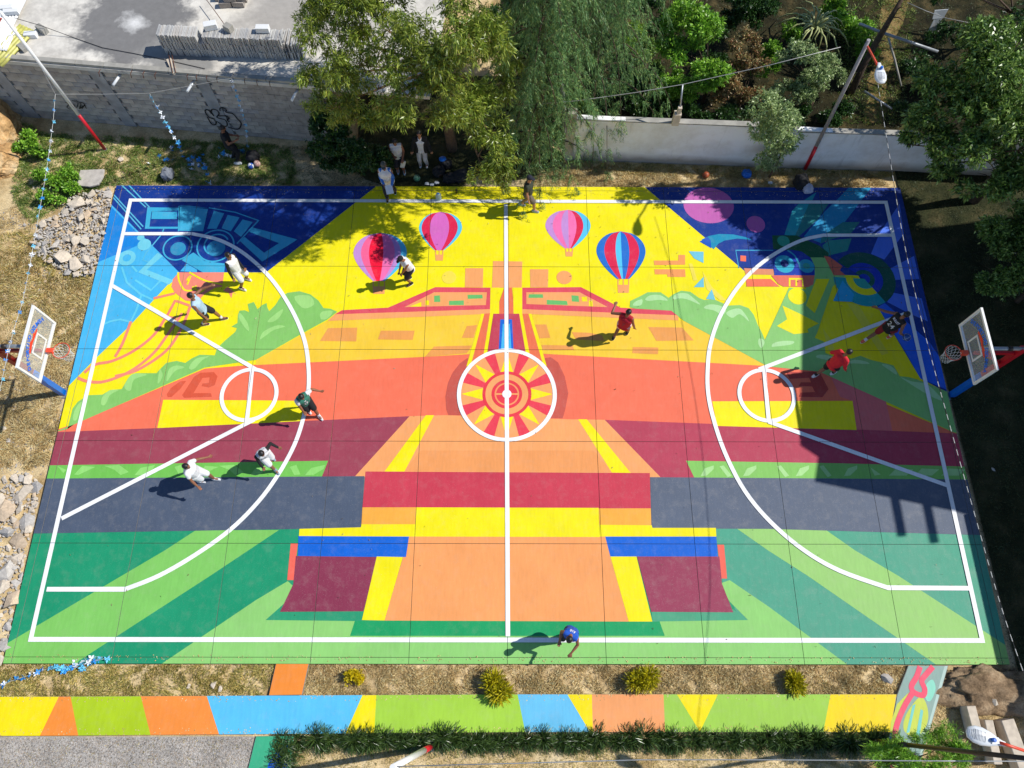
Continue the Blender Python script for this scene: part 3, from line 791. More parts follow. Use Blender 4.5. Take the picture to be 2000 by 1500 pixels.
for (a, b), (c, d), col in zip(bt[:-1], bt[1:], bc):
    PP(col, [(a, yy(a, 1) + .3), (c, yy(c, 1) + .3), (d, yy(d, 0) - .3), (b, yy(b, 0) - .3)])
PP((255, 232, 10), [(1322, 1356.4), (1402, 1356.4), (1367, 1429)], 2)
orp = empty('orange_path'); tag(orp, kind='structure')
path_slab([(539, 1296), (603, 1296), (590, 1357), (525, 1358)], orp); PP((255, 150, 60), [(539.5, 1296.5), (602.5, 1296.5), (589.5, 1356.6), (525.5, 1357.6)], 1, orp)
grp = empty('green_path'); tag(grp, kind='structure')
path_slab([(500, 1438), (575, 1437), (560, 1560), (470, 1560)], grp); PP((65, 180, 135), [(500.4, 1438.4), (574, 1437.4), (559, 1559), (471, 1559)], 1, grp)
PP((30, 105, 235), [(548, 1456), (562, 1456), (560, 1559), (510, 1559), (524, 1492)], 2, grp)
btp = empty('bird_path'); tag(btp, kind='structure')
path_slab([(1774, 1300), (1852, 1300), (1812, 1440), (1790, 1520), (1715, 1520), (1738, 1432), (1752, 1357)], btp)
PP((150, 178, 168), [(1774.6, 1300.5), (1845, 1300.5), (1806, 1440), (1784, 1519), (1716, 1519), (1739, 1432), (1753, 1357)], 1, btp)
PP((190, 215, 205), [(1845, 1300.5), (1851, 1300.5), (1811, 1440), (1789, 1519), (1784, 1519), (1806, 1440)], 1, btp)
RK = (252, 92, 118)
PP((212, 222, 90), [(1775, 1352), (1752, 1375), (1740, 1410), (1738, 1432), (1752, 1432), (1760, 1380)], 2, btp)
PP((210, 222, 90), spl([(1795, 1362), (1770, 1395), (1765, 1425), (1785, 1440), (1805, 1425), (1813, 1400), (1808, 1372)]), 2, btp)
PP((150, 225, 200), spl([(1812, 1332), (1822, 1328), (1827, 1345), (1818, 1368), (1808, 1366), (1806, 1345)]), 3, btp)
PP((130, 215, 205), [(1782, 1378), (1788, 1375), (1776, 1430), (1770, 1432)], 3, btp); PP((130, 215, 205), [(1798, 1385), (1803, 1388), (1796, 1438), (1788, 1440)], 3, btp)
for pts, wd in (([(1797, 1302), (1790, 1322), (1780, 1340), (1785, 1352), (1802, 1358), (1806, 1346), (1800, 1330), (1808, 1318), (1822, 1302)], .14), ([(1783, 1352), (1768, 1376), (1755, 1405), (1748, 1432), (1746, 1470), (1742, 1519)], .14)):
    paint_shape(band([tuple(at(x, y, ZP)[:2]) for x, y in spl(pts, False)], wd), paint(*RK), 4, 'painted_line', big, btp, z0=ZP + .0015)

# ================================================================== BUILDINGS AND WALLS
rnd = random.Random(11)
# ---- block-built house, upper left
A = gp(20, 226); B = gp(655, 281)
u = (B - A); u.z = 0; WLEN = u.length; u.normalize()
nrm = Vector((u.y, -u.x, 0))               # towards the court
HB = 2.72
def wp(s, h, out=0.0): return A + u * s + nrm * out + Vector((0, 0, h))
hs = empty('block_house', A)
tag(hs, 'grey block-built house with flat concrete roof behind the upper left of the court', 'house')
def child(o, par):
    """keep world coordinates of a mesh built in world space under a moved parent"""
    o.parent = par
    o.matrix_parent_inverse = par.matrix_world.inverted() if par.matrix_world != Matrix.Identity(4) else Matrix.Translation(par.location).inverted()
    o.matrix_parent_inverse = (Matrix.Translation(par.location) @ Matrix.Rotation(par.rotation_euler.z, 4, 'Z')).inverted()
    return o
UM = Matrix((u, -nrm, Vector((0, 0, 1)))).transposed()    # local x along the wall, y inwards
def wbox(mb, s, h, out, ds, dh, dt): return mb.box(wp(s, h, out), (ds, dt, dh), UM)
SL0 = -3.0
wall_core = MB()
wbox(wall_core, (WLEN + SL0) / 2, HB / 2, -0.16, WLEN - SL0, HB, 0.22)
child(wall_core.build('wall', simple('mortar', rgb(140, 136, 132, .8), .95, var=.2), None), hs)
bmats = [simple('block_%d' % i, c, .92, var=.25, scale=4, bmp=.5) for i, c in enumerate([rgb(206, 196, 184, .82), rgb(188, 178, 168, .82), rgb(216, 204, 190, .82), rgb(192, 186, 182, .82)])]
me_blocks = []
for i in range(4):
    mb = MB().box((0, 0, 0), (0.392, 0.06, 0.192))
    me = mb.mesh('block'); me.materials.append(bmats[i]); me_blocks.append(me)
stuffb = MB(); nb = 0
rows = int(HB / 0.2)
WIN = (-1.9, -0.55, 1.25, 2.25)
for r_ in range(rows - 1, -1, -1):
    k = 0
    s = SL0 + (0.2 if r_ % 2 else 0.0)
    while s < WLEN - .2:
        h = 0.1 + r_ * 0.2
        s += 0.4
        if WIN[0] - .2 < s < WIN[1] + .2 and WIN[2] - .1 < h < WIN[3] + .1: continue
        pil = any(abs(s - q) < 0.26 for q in (0.9, 4.5, 8.1))
        if pil: continue
        out = -0.045 + rnd.uniform(-.006, .006)
        if nb < 290 and s > -0.6 and s < 9.6:
            o = new_obj('block', me_blocks[rnd.randrange(4)])
            o.parent = hs; o.matrix_parent_inverse = Matrix.Identity(4)
            o.location = wp(s, h, out) - A
            o.rotation_euler = (0, 0, math.atan2(u.y, u.x))
            nb += 1
        else:
            wbox(stuffb, s, h, out, .392, .192, .06)
o = stuffb.build('blocks', bmats[1]); child(o, hs); o['kind'] = 'stuff'
pm = simple('cast_pillar', rgb(190, 188, 186, .8), .9, var=.3, scale=2)
for q in (0.9, 4.5, 8.1):
    m_ = MB(); wbox(m_, q, HB / 2 - .02, -0.035, .42, HB - .04, .075); child(m_.build('pillar', pm), hs)
wm = MB(); wbox(wm, (WIN[0] + WIN[1]) / 2, (WIN[2] + WIN[3]) / 2, -.10, WIN[1] - WIN[0], WIN[3] - WIN[2], .1)
wo = child(wm.build('window', simple('dark_window', rgb(40, 42, 46, .8), .3, var=.3)), hs)
fm = MB()
for k in range(5): wbox(fm, WIN[0] + (WIN[1] - WIN[0]) * k / 4, (WIN[2] + WIN[3]) / 2, -.04, .03, WIN[3] - WIN[2], .03)
fr = fm.build('window_bars', M['rust']); fr.parent = wo; fr.matrix_parent_inverse = wo.matrix_parent_inverse @ Matrix.Identity(4)
fr.parent = hs; child(fr, hs)
# roof
def roof_mat():
    """pale screed with one big dark water stain and a lime spill in it"""
    m, nt, bs = mat_new('roof_concrete')
    a = noise(nt, 1.1, 9, .66, off=3.0); b = noise(nt, 5, 8, .7)
    def spot(px_, py_, r0, r1, wob):
        c0 = at(px_, py_, HB + .04)
        tc = nd(nt, 'ShaderNodeTexCoord'); mp = nd(nt, 'ShaderNodeMapping')
        mp.inputs['Location'].default_value = (-c0.x, -c0.y * 1.0, 0)
        nt.links.new(tc.outputs['Object'], mp.inputs['Vector'])
        ln = nd(nt, 'ShaderNodeVectorMath', operation='LENGTH'); nt.links.new(mp.outputs[0], ln.inputs[0])
        ad = nd(nt, 'ShaderNodeMath', operation='MULTIPLY_ADD'); ad.inputs[1].default_value = wob; nt.links.new(a.outputs['Fac'], ad.inputs[0]); nt.links.new(ln.outputs['Value'], ad.inputs[2])
        r = nd(nt, 'ShaderNodeMapRange'); r.inputs['From Min'].default_value = r0 + wob * .5; r.inputs['From Max'].default_value = r1 + wob * .5; r.inputs['To Min'].default_value = 1; r.inputs['To Max'].default_value = 0
        sb = nd(nt, 'ShaderNodeVectorMath', operation='MULTIPLY'); sb.inputs[1].default_value = (1, 1, 0)
        nt.links.new(mp.outputs[0], sb.inputs[0]); nt.links.new(sb.outputs[0], ln.inputs[0])
        nt.links.new(ad.outputs[0], r.inputs['Value']); return r.outputs[0]
    r = ramp(nt, a.outputs['Fac'], [(.36, rgb(196, 190, 180, .85)), (.60, rgb(232, 226, 214, .85))])
    c = mixc(nt, spot(262, 42, 1.6, 2.2, 2.6), r.outputs['Color'], rgb(128, 126, 124, .85))
    c = mixc(nt, spot(345, 112, .9, 1.4, 2.0), c, rgb(150, 148, 144, .85))
    c = mixc(nt, spot(258, 45, .05, .55, 1.6), c, rgb(226, 224, 220, .85))
    c = mixc(nt, spot(560, 30, 1.0, 2.0, 1.5), c, rgb(176, 170, 162, .85))
    r2 = ramp(nt, b.outputs['Fac'], [(.3, g(.84)), (.7, g(1.06))])
    c = mixc(nt, 1.0, c, r2.outputs['Color'], 'MULTIPLY')
    nt.links.new(c, bs.inputs['Base Color']); bs.inputs['Roughness'].default_value = .95
    bump(nt, bs, b.outputs['Fac'], .3, .01)
    return m
rm = MB(); wbox(rm, (WLEN + 4 + SL0) / 2 - .3, HB + 0.07, -5.55, WLEN + 4 - SL0, 0.14, 11.3)
roof = child(rm.build('roof', roof_mat()), hs)
RT = HB + .14 + ZG      # world height of the roof surface
cm = M['concrete']
s = SL0
k = 0
while s < WLEN:
    ln = rnd.uniform(.9, 1.35)
    if not (2.55 < s + ln / 2 < 3.2):
        m_ = MB(); wbox(m_, s + ln / 2, HB + .185, -.02, ln - .02, .09 + rnd.uniform(0, .02), .17); child(m_.build('coping', cm), hs)
    s += ln
for (x, y) in ((195, 138), (257, 140), (281, 141), (304, 143), (367, 145), (385, 146), (405, 147), (425, 149), (452, 151), (479, 153), (503, 155), (528, 157)):
    p = at(x, y, RT + .05)
    m_ = MB(); m_.tube([p + nrm * -.05, p + nrm * .10 + Vector((0, 0, .02)), p + nrm * .16 + Vector((0, 0, -.1))], .012, 5); child(m_.build('rebar_hook', M['rust']), hs)
for (x0, y0, x1, y1) in ((237, 141, 229, 163), (382, 149, 381, 177), (586, 161, 582, 184)):
    p = at(x0, y0, HB - .1 + ZG); 
    t0 = (p - A).dot(u)
    m_ = MB(); q = wp(t0, HB - .32, 0)
    m_.tube([wp(t0, HB - .12, -.05), wp(t0 - .12, HB - .12, .50)], .045, 10)
    child(m_.build('drain_pipe', M['white_plastic']), hs)
# graffiti on the wall
gm = simple('spray_paint', rgb(22, 22, 26, .8), .6, var=.1)
def wall_px(x, y):
    """where the view ray through (x, y) meets the house wall"""
    d = (at(x, y, 0) - CAM).normalized()
    pl = wp(0, 0, 0.003)
    t = (pl - CAM).dot(nrm) / d.dot(nrm)
    return CAM + d * t
def wall_stroke(par, pts, wd, nm='spray_line', smooth=True):
    pp = spl(pts, False, 5) if smooth else pts
    P = [wall_px(*p) + nrm * .012 for p in pp]
    V = []; F = []
    for i, p in enumerate(P):
        a, b = P[max(i - 1, 0)], P[min(i + 1, len(P) - 1)]
        t = (b - a).normalized(); sd = t.cross(nrm).normalized() * wd / 2
        V += [tuple(p + sd), tuple(p - sd)]
    for i in range(len(P) - 1): F.append((2 * i, 2 * i + 1, 2 * i + 3, 2 * i + 2))
    me = bpy.data.meshes.new(nm); me.from_pydata(V, [], F)
    o = new_obj(nm, me, gm); child(o, par); return o
for pts in ([(418, 232), (408, 228), (401, 218), (403, 214), (410, 217), (418, 226), (413, 218), (415, 213), (424, 215), (428, 222), (424, 229), (440, 234), (444, 244), (437, 246), (424, 237), (421, 243), (413, 241), (405, 228)],
            [(430, 216), (430, 211), (436, 210), (442, 214), (442, 219), (455, 222), (464, 232), (471, 240), (468, 250), (460, 252), (446, 248)], [(427, 226), (440, 226), (448, 230), (444, 234), (449, 238)]):
    wall_stroke(hs, pts, .045)
for pts in ([(127, 199), (134, 203), (131, 209), (137, 213)], [(136, 201), (140, 211), (144, 204), (148, 213)], [(140, 196), (152, 200), (150, 210)], [(148, 195), (158, 203), (155, 212), (163, 206)], [(155, 200), (163, 201), (169, 212)], [(160, 212), (166, 204)]):
    wall_stroke(hs, pts, .03)

# ---- things on the roof
def small_block(name, x, y, z, d, rz, mat, label, cat='block', group=None, tilt=0):
    c = at(x, y, z + d[2] / 2)
    o = MB().box((0, 0, 0), d).build(name, mat, None, c, bevel=.008)
    o.rotation_euler = (tilt, 0, rz)
    return tag(o, label, cat, group)
for (x, y, rz, d, lab) in ((60, 68, .05, (.4, .2, .16), 'reddish block lying flat on the roof beside the white pole'), (82, 57, -.6, (.36, .19, .2), 'broken grey block on the roof behind the reddish block'),
                           (44, 93, -.75, (.34, .17, .14), 'dark tilted block at the roof edge next to the yellow sheet'), (411, 50, .25, (.40, .22, .2), 'white block lying askew on top of the panel stack'),
                           (446, 54, -.55, (.26, .2, .2), 'block holding the cable end on top of the panel stack'), (513, 56, 0, (.42, .2, .18), 'white block set square on the right of the panel stack'), (598, 56, .15, (.38, .2, .18), 'pale block on the roof right of the panel stack under the leaves'),
                           (14, 16, .15, (.42, .18, .16), 'grey block weighing down the white roof sheets, uppermost'), (22, 23, .1, (.5, .16, .14), 'long dark block lying across the white roof sheets')):
    zz = RT + (.82 if 'panel stack' in lab and ('top' in lab or 'square' in lab) else (.12 if 'sheets' in lab else 0))
    small_block('concrete_block', x, y, zz, d, rz, M['concrete'] if 'white' not in lab else M['white_paint'], lab)
# stack of thin panels stood on edge
st = empty('panel_stack', at(440, 110, RT)); tag(st, 'long stack of thin pale concrete panels stood on edge on the flat roof', 'panel stack')
pm1 = [simple('panel_%d' % i, rgb(*c, .75), .85, var=.15, bmp=.2) for i, c in enumerate(((222, 220, 214), (206, 204, 200), (190, 190, 190), (214, 208, 200)))]
p0, p1 = at(325, 106, RT), at(560, 116, RT)
sd = (p1 - p0); L_ = sd.length; sd.normalize(); sdn = Vector((-sd.y, sd.x, 0))
pme = [MB().box((0, 0, 0), (.034, .44, .265)).mesh('panel') for _ in range(4)]
for a, b in zip(pme, pm1): a.materials.append(b)
n = 84
for lv in range(3):
    for i in range(n):
        if lv == 2 and 0.32 < i / n < 0.36: continue
        o = new_obj('panel', pme[rnd.randrange(4)]); o.parent = st
        p = p0 + sd * (L_ * (i + .5) / n + rnd.uniform(-.004, .004)) + sdn * (rnd.uniform(-.025, .025) + .20) + Vector((0, 0, .135 + lv * .27 + rnd.uniform(-.004, .004)))
        o.location = p - st.location
        o.rotation_euler = (0, rnd.uniform(-.05, .03), math.atan2(sd.y, sd.x) + rnd.uniform(-.03, .03))
e0 = p1 + sd * .25 + sdn * .35
st2 = empty('panel_stack', e0); tag(st2, 'short tall bundle of pale panels at the right end of the long roof stack', 'panel stack')
for i in range(26):
    o = new_obj('panel', pme[rnd.randrange(4)]); o.parent = st2
    o.location = (rnd.uniform(-.02, .02) + .06 * (i % 13) - .36, rnd.uniform(-.04, .04), .15 + .3 * (i // 13)); o.rotation_euler = (0, rnd.uniform(-.05, .05), math.atan2(sd.y, sd.x) + rnd.uniform(-.06, .06))
    o.scale = (1, 1.5, 1.1)
st3 = empty('block_pile', at(442, 12, RT)); tag(st3, 'small pile of grey hollow blocks at the top of the roof', 'block pile')
for (a, b, c) in ((0, 0, .1), (.44, .02, .1), (.1, .24, .1), (.5, .26, .1), (.2, .05, .3), (.55, .1, .3), (-.2, .3, .1)):
    o = new_obj('block', me_blocks[1]); o.parent = st3; o.location = (a, b, c); o.scale = (1, 3.2, 1); o.rotation_euler = (0, 0, rnd.uniform(-.1, .1))
cb = MB(); cb.tube([at(400, -5, RT + .3), at(420, 22, RT + .3), at(440, 50, RT + .9)], .012, 5); tag(cb.build('rebar_rod', M['rust']), 'thin rusty rod leaning down onto the panel stack', 'rod')
cb = MB(); cb.tube([at(28, 35, RT + .8), at(80, 50, RT + .3), at(140, 72, RT + .02), at(200, 93, RT + .02), at(260, 104, RT + .02), at(330, 118, RT + .02), at(400, 134, RT + .02)], .01, 5); tag(cb.build('cable', M['black_cord']), 'black cable trailing over the roof from the white pole', 'cable')
tb = empty('timber_beam', at(338, 132, RT + .03)); tag(tb, 'short pale beam with rusty rods poking over the roof edge', 'beam')
m_ = MB(); q0, q1 = at(330, 116, RT + .06) - tb.location, at(343, 144, RT + .03) - tb.location
m_.box((q0 + q1) / 2, (.16, (q1 - q0).length, .1), Matrix.Rotation(math.atan2((q1 - q0).y, (q1 - q0).x) - PI / 2, 3, 'Z')); m_.build('beam', M['stone'], tb)
for dx in (-.05, .05): MB().tube([q0 + Vector((dx, .3, .08)), q1 + Vector((dx, -.05, .09))], .012, 5).build('rod', M['rust'], tb)
def corrugated(name, c, lx, ly, rz, n, mat, label, tilt=0, cat='roof sheet', group=None):
    V, F = [], []
    nx = n * 6
    for j in range(5):
        for i in range(nx + 1):
            V.append((lx * (i / nx - .5), ly * (j / 4 - .5), .022 * math.sin(2 * PI * n * i / nx)))
    for j in range(4):
        for i in range(nx): a = j * (nx + 1) + i; F.append((a, a + 1, a + nx + 2, a + nx + 1))
    me = bpy.data.meshes.new(name); me.from_pydata(V, [], F); me.polygons.foreach_set('use_smooth', [True] * len(F))
    o = new_obj(name, me, mat, None, c); o.rotation_euler = (0, tilt, rz)
    s_ = o.modifiers.new('s', 'SOLIDIFY'); s_.thickness = .006
    return tag(o, label, cat, group)
ym = simple('yellow_fibreglass', rgb(215, 210, 110, .8), .5, var=.25)
corrugated('roof_sheet', at(22, 88, RT + .12), .62, 1.7, -.42, 5, ym, 'yellowed corrugated sheet leaning at the far left roof edge', .1)
corrugated('roof_sheet', at(8, 75, RT + .16), .55, 1.0, -.12, 7, M['white_paint'], 'white corrugated sheet beside the yellowed one at the left roof edge')
corrugated('roof_sheet', at(12, 25, RT + .10), .9, 1.8, -.12, 9, M['white_paint'], 'white corrugated sheet under the blocks in the top left corner')

# ---- white boundary wall, upper right
wb = [gp(1101, 312), gp(1520, 328), gp(1745, 335), gp(1990, 348)]
hts = [2.12, 1.95, 1.75, 1.7]
wl = empty('boundary_wall', wb[0]); tag(wl, 'long white plastered garden wall behind the upper right of the court', 'wall')
def wall_mat():
    m, nt, bs = mat_new('worn_white_plaster')
    a = noise(nt, 1.1, 8, .65); b = noise(nt, 7, 6, .6, vscale=(1, 1, 2.2)); c_ = noise(nt, 30, 4, .6)
    r = ramp(nt, a.outputs['Fac'], [(.32, rgb(226, 222, 214, .9)), (.6, rgb(250, 250, 250, .9))])
    f = ramp(nt, b.outputs['Fac'], [(.66, g(0)), (.76, g(.45))])
    c = mixc(nt, f.outputs['Color'], r.outputs['Color'], rgb(150, 145, 138, .7))
    # soil splashed up the foot of the wall, and a few runs below the coping
    tc = nd(nt, 'ShaderNodeTexCoord'); sx = nd(nt, 'ShaderNodeSeparateXYZ'); nt.links.new(tc.outputs['Object'], sx.inputs[0])
    ma = nd(nt, 'ShaderNodeMath', operation='MULTIPLY_ADD'); ma.inputs[1].default_value = -.7; nt.links.new(a.outputs['Fac'], ma.inputs[0]); nt.links.new(sx.outputs['Z'], ma.inputs[2])
    mr = nd(nt, 'ShaderNodeMapRange'); mr.inputs['From Min'].default_value = -.30; mr.inputs['From Max'].default_value = .05; mr.inputs['To Min'].default_value = .75; mr.inputs['To Max'].default_value = 0
    nt.links.new(ma.outputs[0], mr.inputs['Value']); c = mixc(nt, mr.outputs[0], c, rgb(150, 128, 98, .8))
    st_n = noise(nt, 3.5, 5, .6, vscale=(1, 1, .12), off=5); f2 = ramp(nt, st_n.outputs['Fac'], [(.60, g(0)), (.74, g(.35))]); c = mixc(nt, f2.outputs['Color'], c, rgb(140, 138, 132, .75))
    nt.links.new(c, bs.inputs['Base Color']); bs.inputs['Roughness'].default_value = .85
    bump(nt, bs, c_.outputs['Fac'], .4, .01)
    return m
WMAT = wall_mat()
for a, b, h0, h1 in zip(wb[:-1], wb[1:], hts[:-1], hts[1:]):
    t = (b - a).normalized(); nn = Vector((-t.y, t.x, 0)) * .16
    v = [a, b, b + nn, a + nn]
    V = [tuple(p) for p in v] + [tuple(v[0] + Vector((0, 0, h0))), tuple(v[1] + Vector((0, 0, h1))), tuple(v[2] + Vector((0, 0, h1))), tuple(v[3] + Vector((0, 0, h0)))]
    me = bpy.data.meshes.new('wall_panel'); me.from_pydata(V, [], [(0, 1, 5, 4), (1, 2, 6, 5), (2, 3, 7, 6), (3, 0, 4, 7), (4, 5, 6, 7), (3, 2, 1, 0)])
    child(new_obj('wall_panel', me, WMAT), wl)
    c0, c1 = v[0] + Vector((0, 0, h0 + .02)), v[1] + Vector((0, 0, h1 + .02))
    cp = MB(); Rm = Matrix((t, Vector((-t.y, t.x, 0)), Vector((0, 0, 1)))).transposed()
    cp.box((c0 + c1) / 2 + nn * .5, ((c1 - c0).length - .01, .20, .045), Rm); child(cp.build('coping', M['concrete']), wl)
tw = (wb[1] - wb[0]).normalized(); RW = Matrix((tw, Vector((-tw.y, tw.x, 0)), Vector((0, 0, 1)))).transposed()
m_ = MB(); m_.box(wb[0] + tw * .14 + Vector((0, .09, 1.17)), (.30, .26, 2.34), RW); child(m_.build('end_pillar', simple('beige_plaster', rgb(205, 196, 178, .8), .9, var=.15)), wl)
p = at(1319, 238, 2.05); m_ = MB(); m_.box(p + Vector((0, 0, .17)), (.22, .2, .5), RW); m_.box(p + Vector((0.02, 0, .52)), (.12, .12, .3), RW); child(m_.build('pillar_stub', M['stone']), wl)
# wall fence posts with wire
def thing_tube(name, pts, r, mat, label, cat, group=None, n=8):
    P = [Vector(p) for p in pts]; c = P[0].copy()
    mb = MB().tube([q - c for q in P], r, n)
    return tag(mb.build(name, mat, None, c), label, cat, group)
q0 = p + Vector((.03, 0, .6)); q1 = at(1333, 165, 3.3)
thing_tube('steel_post', [q0, q1], .03, M['steel'], 'thin steel post on the white wall holding up a wire', 'post')
thing_tube('concrete_post', [gp(1101, 300), at(1102, 215, 2.0), at(1093, 105, 3.4)], .07, M['concrete'], 'weathered concrete post at the left end of the white wall', 'post')
thing_tube('wire', [at(1020, 206, 3.1), at(1100, 199, 3.05), at(1125, 197, 3.0), at(1240, 181, 3.1), q1, at(1500, 128, 3.4), at(1642, 92, 4.2)], .012, M['wire'], 'long twisted wire strung above the white wall', 'wire', n=5)

# ---- tall building right of the court, seen here only by the shade it casts
ht = 8.4
off = Vector((math.cos(SUN_EL) * -math.cos(SHADOW_AZ), math.cos(SUN_EL) * -math.sin(SHADOW_AZ), 0)) * (ht / math.sin(SUN_EL))
def rc(px, py): return at(px, py, 0) + off
RC = [rc(1566, 560), rc(1562, 870), rc(1597, 893), rc(1590, 941), rc(1868, 1000)]
cps = [Vector((p.x, p.y, 0)) for p in RC]
far = [Vector((cps[-1].x + .3, cps[-1].y - .1, 0)), Vector((cps[-1].x + 8, cps[-1].y + .6, 0)), Vector((cps[0].x + 13, cps[0].y + 3.6, 0)), Vector((cps[0].x + .0, cps[0].y + 1.6, 0))]
poly = cps + far
bd = empty('tall_house', (poly[0].x + 4, poly[0].y - 3, ZG)); tag(bd, 'tall plain house just outside the frame on the right, shading the court', 'house')
def prism(poly, z0, z1):
    n = len(poly); mb = MB()
    mb.add([(p.x, p.y, z0) for p in poly] + [(p.x, p.y, z1) for p in poly], [tuple(range(n))[::-1], tuple(range(n, 2 * n))] + [(i, (i + 1) % n, n + (i + 1) % n, n + i) for i in range(n)])
    return mb
child(prism(poly, ht - .18, ht).build('roof', M['concrete']), bd)
inner = [Vector((p.x + .5, p.y + (0.15 if p.y < 0 else -.15), 0)) for p in poly]
inner = [Vector((18.2, 4.8, 0)), Vector((18.2, -.6, 0)), Vector((21.8, -1.4, 0)), Vector((27, -1.0, 0)), Vector((27, 6.8, 0))]
mbw = prism(inner, ZG, ht - .18); child(mbw.build('wall', M['stone_grey']), bd)
for (x, y) in ((1733, 972), (1796, 985)):
    a = rc(x, y); b = rc(x + 3, y + 72)
    m_ = MB().box(((a.x + b.x) / 2, (a.y + b.y) / 2, ht - .3), (.13, abs(a.y - b.y) + .2, .16)); child(m_.build('roof_beam', M['bark']), bd)
for (y0, z0) in ((1.2, 1.0), (1.2, 3.9), (-.6, 3.9), (3.2, 3.9)):
    fr = MB().box((18.17, y0 + .8, z0 + .6), (.06, .9, 1.2)); f = child(fr.build('window', simple('pane_dark', rgb(60, 70, 80, .8), .15, var=.1)), bd)
# low wall that keeps the right edge of the court in shade
lw = empty('low_wall', (16.3, -6.5, ZG)); tag(lw, 'rough block wall beyond the right side line, just outside the frame', 'wall')
MB().box((0, 0, 1.55), (.2, 6.6, 3.1)).build('wall', M['stone_grey'], lw); MB().box((0, 0, 3.13), (.26, 6.6, .06)).build('coping', M['concrete'], lw)

# ================================================================== BASKETBALL STANDS
glass, gnt, gbs = mat_new('clear_acrylic')
gbs.inputs['Base Color'].default_value = (.9, .95, .95, 1); gbs.inputs['Roughness'].default_value = .08
gbs.inputs['Alpha'].default_value = 0.13; gbs.inputs['Specular IOR Level'].default_value = .6
def text_mesh(txt, size, ext=.003, bold=0.0):
    cu = bpy.data.curves.new('t', 'FONT'); cu.body = txt; cu.size = size; cu.extrude = ext; cu.align_x = 'CENTER'; cu.align_y = 'CENTER'; cu.offset = bold
    cu.resolution_u = 2
    o = bpy.data.objects.new('t', cu); COL.objects.link(o)
    dg = bpy.context.evaluated_depsgraph_get()
    me = bpy.data.meshes.new_from_object(o.evaluated_get(dg))
    bpy.data.objects.remove(o)
    return me
def hoop(sx, label):
    """stand at the left (sx = -1) or right (sx = +1) end; local +x points into the court"""
    root = empty('basketball_stand', (sx * 13.78, 0.08, ZG), 0 if sx < 0 else PI)
    tag(root, label, 'basketball hoop', 'basketball stands at the two ends')
    z0 = -ZG
    # post: blue below, red above
    MB().box((0, 0, .85), (.17, .17, 1.7)).build('lower_post', M['blue_paint'], root, bevel=.01)
    MB().box((0, 0, 2.62), (.155, .155, 1.84)).build('upper_post', M['dark_red'] if sx < 0 else M['red_paint'], root, bevel=.01)
    MB().box((0, 0, .01), (.34, .34, .03)).build('base_plate', M['steel'], root)
    # arms reaching to the board
    MB().tube([(0, 0, 3.5), (1.15, 0, 3.5)], .055, 10).build('arm', M['steel'], root)
    MB().box((.58, 0, 3.22), (1.16, .07, .12)).build('arm', M['dark_red'] if sx < 0 else M['red_paint'], root)
    MB().tube([(.02, 0, 2.5), (.85, 0, 3.2)], .05, 8).build('brace', M['dark_red'] if sx < 0 else M['red_paint'], root)
    MB().tube([(.30, 0, 3.5), (.42, 0, 3.5)], .07, 10).build('clamp', M['dark_steel'], root)
    # board
    bx, by, bz, W_, H_ = 1.2, -sx * .06, 3.50, 1.8, 1.05
    board = MB().box((bx, by, bz), (.014, W_ - .08, H_ - .08)).build('backboard', glass, root)
    f = MB()
    for s in (-1, 1):
        f.box((bx, by + s * (W_ / 2 - .03), bz), (.06, .06, H_)); f.box((bx, by, bz + s * (H_ / 2 - .03)), (.06, W_ - .121, .06))
    f.build('frame', M['white_paint'], board)
    q = MB()
    for s in (-1, 1):
        q.box((bx + .012, by + s * .28, bz - .12), (.008, .05, .46)); q.box((bx + .012, by, bz - .12 + s * .205), (.008, .51, .05))
    q.build('target_square', M['white_paint'], board)
    # arched blue lettering and a red mark
    mbt = simple('blue_lettering', rgb(20, 110, 225, .85), .5, var=.05)
    txt = 'DEPORTIVO OZUMBA'
    for i, ch in enumerate(txt):
        if ch == ' ': continue
        t = (i - (len(txt) - 1) / 2) / ((len(txt) - 1) / 2)
        yy_ = t * .72; zz = .34 - .30 * t * t
        me = text_mesh(ch, .16, .002, .006)
        o = new_obj('letter', me, mbt, board)
        R_ = Matrix(((0, 0, 1), (1, 0, 0), (0, 1, 0)))       # text x -> y, text y -> z, normal -> x
        o.matrix_local = Matrix.Translation((bx + .014, by + yy_, bz + zz)) @ (R_ @ Matrix.Rotation(-t * .72, 3, 'Z')).to_4x4()
    rm_ = simple('red_lettering', rgb(240, 60, 40, .85), .5, var=.05)
    mk = bpy.data.meshes.new('mark')
    mk.from_pydata([(bx + .013, by + a, bz + b) for a, b in ((-.05, .17), (.10, .15), (.36, .12), (.40, .17), (.22, .20), (.24, .25), (.05, .22), (-.08, .28), (-.22, .24), (-.36, .20), (-.34, .15))], [], [(0, 1, 4, 6), (1, 2, 3, 4), (4, 5, 6), (0, 6, 7, 8), (0, 8, 9, 10)])
    new_obj('red_mark', mk, rm_, board)
    # ring, bracket and net
    MB().box((bx + .12, by, 3.03 + z0 * .5), (.17, .13, .12)).build('bracket', M['orange_paint'], root, bevel=.01)
    rc_ = Vector((bx + .43, by, 3.10)); R0 = .225
    ring = MB(); pts = [rc_ + Vector((R0 * math.cos(a), R0 * math.sin(a), 0)) for a in [2 * PI * k / 32 for k in range(33)]]
    ring.tube(pts, .011, 8, caps=False); rg = ring.build('rim', M['orange_paint'], root)
    net = MB()
    n = 12; Lv = [(0, R0), (.09, .20), (.18, .17), (.27, .145), (.36, .135), (.43, .14)]
    def np_(lv, k): r_ = Lv[lv][1]; a = 2 * PI * (k + .5 * lv) / n; return rc_ + Vector((r_ * math.cos(a), r_ * math.sin(a), -Lv[lv][0]))
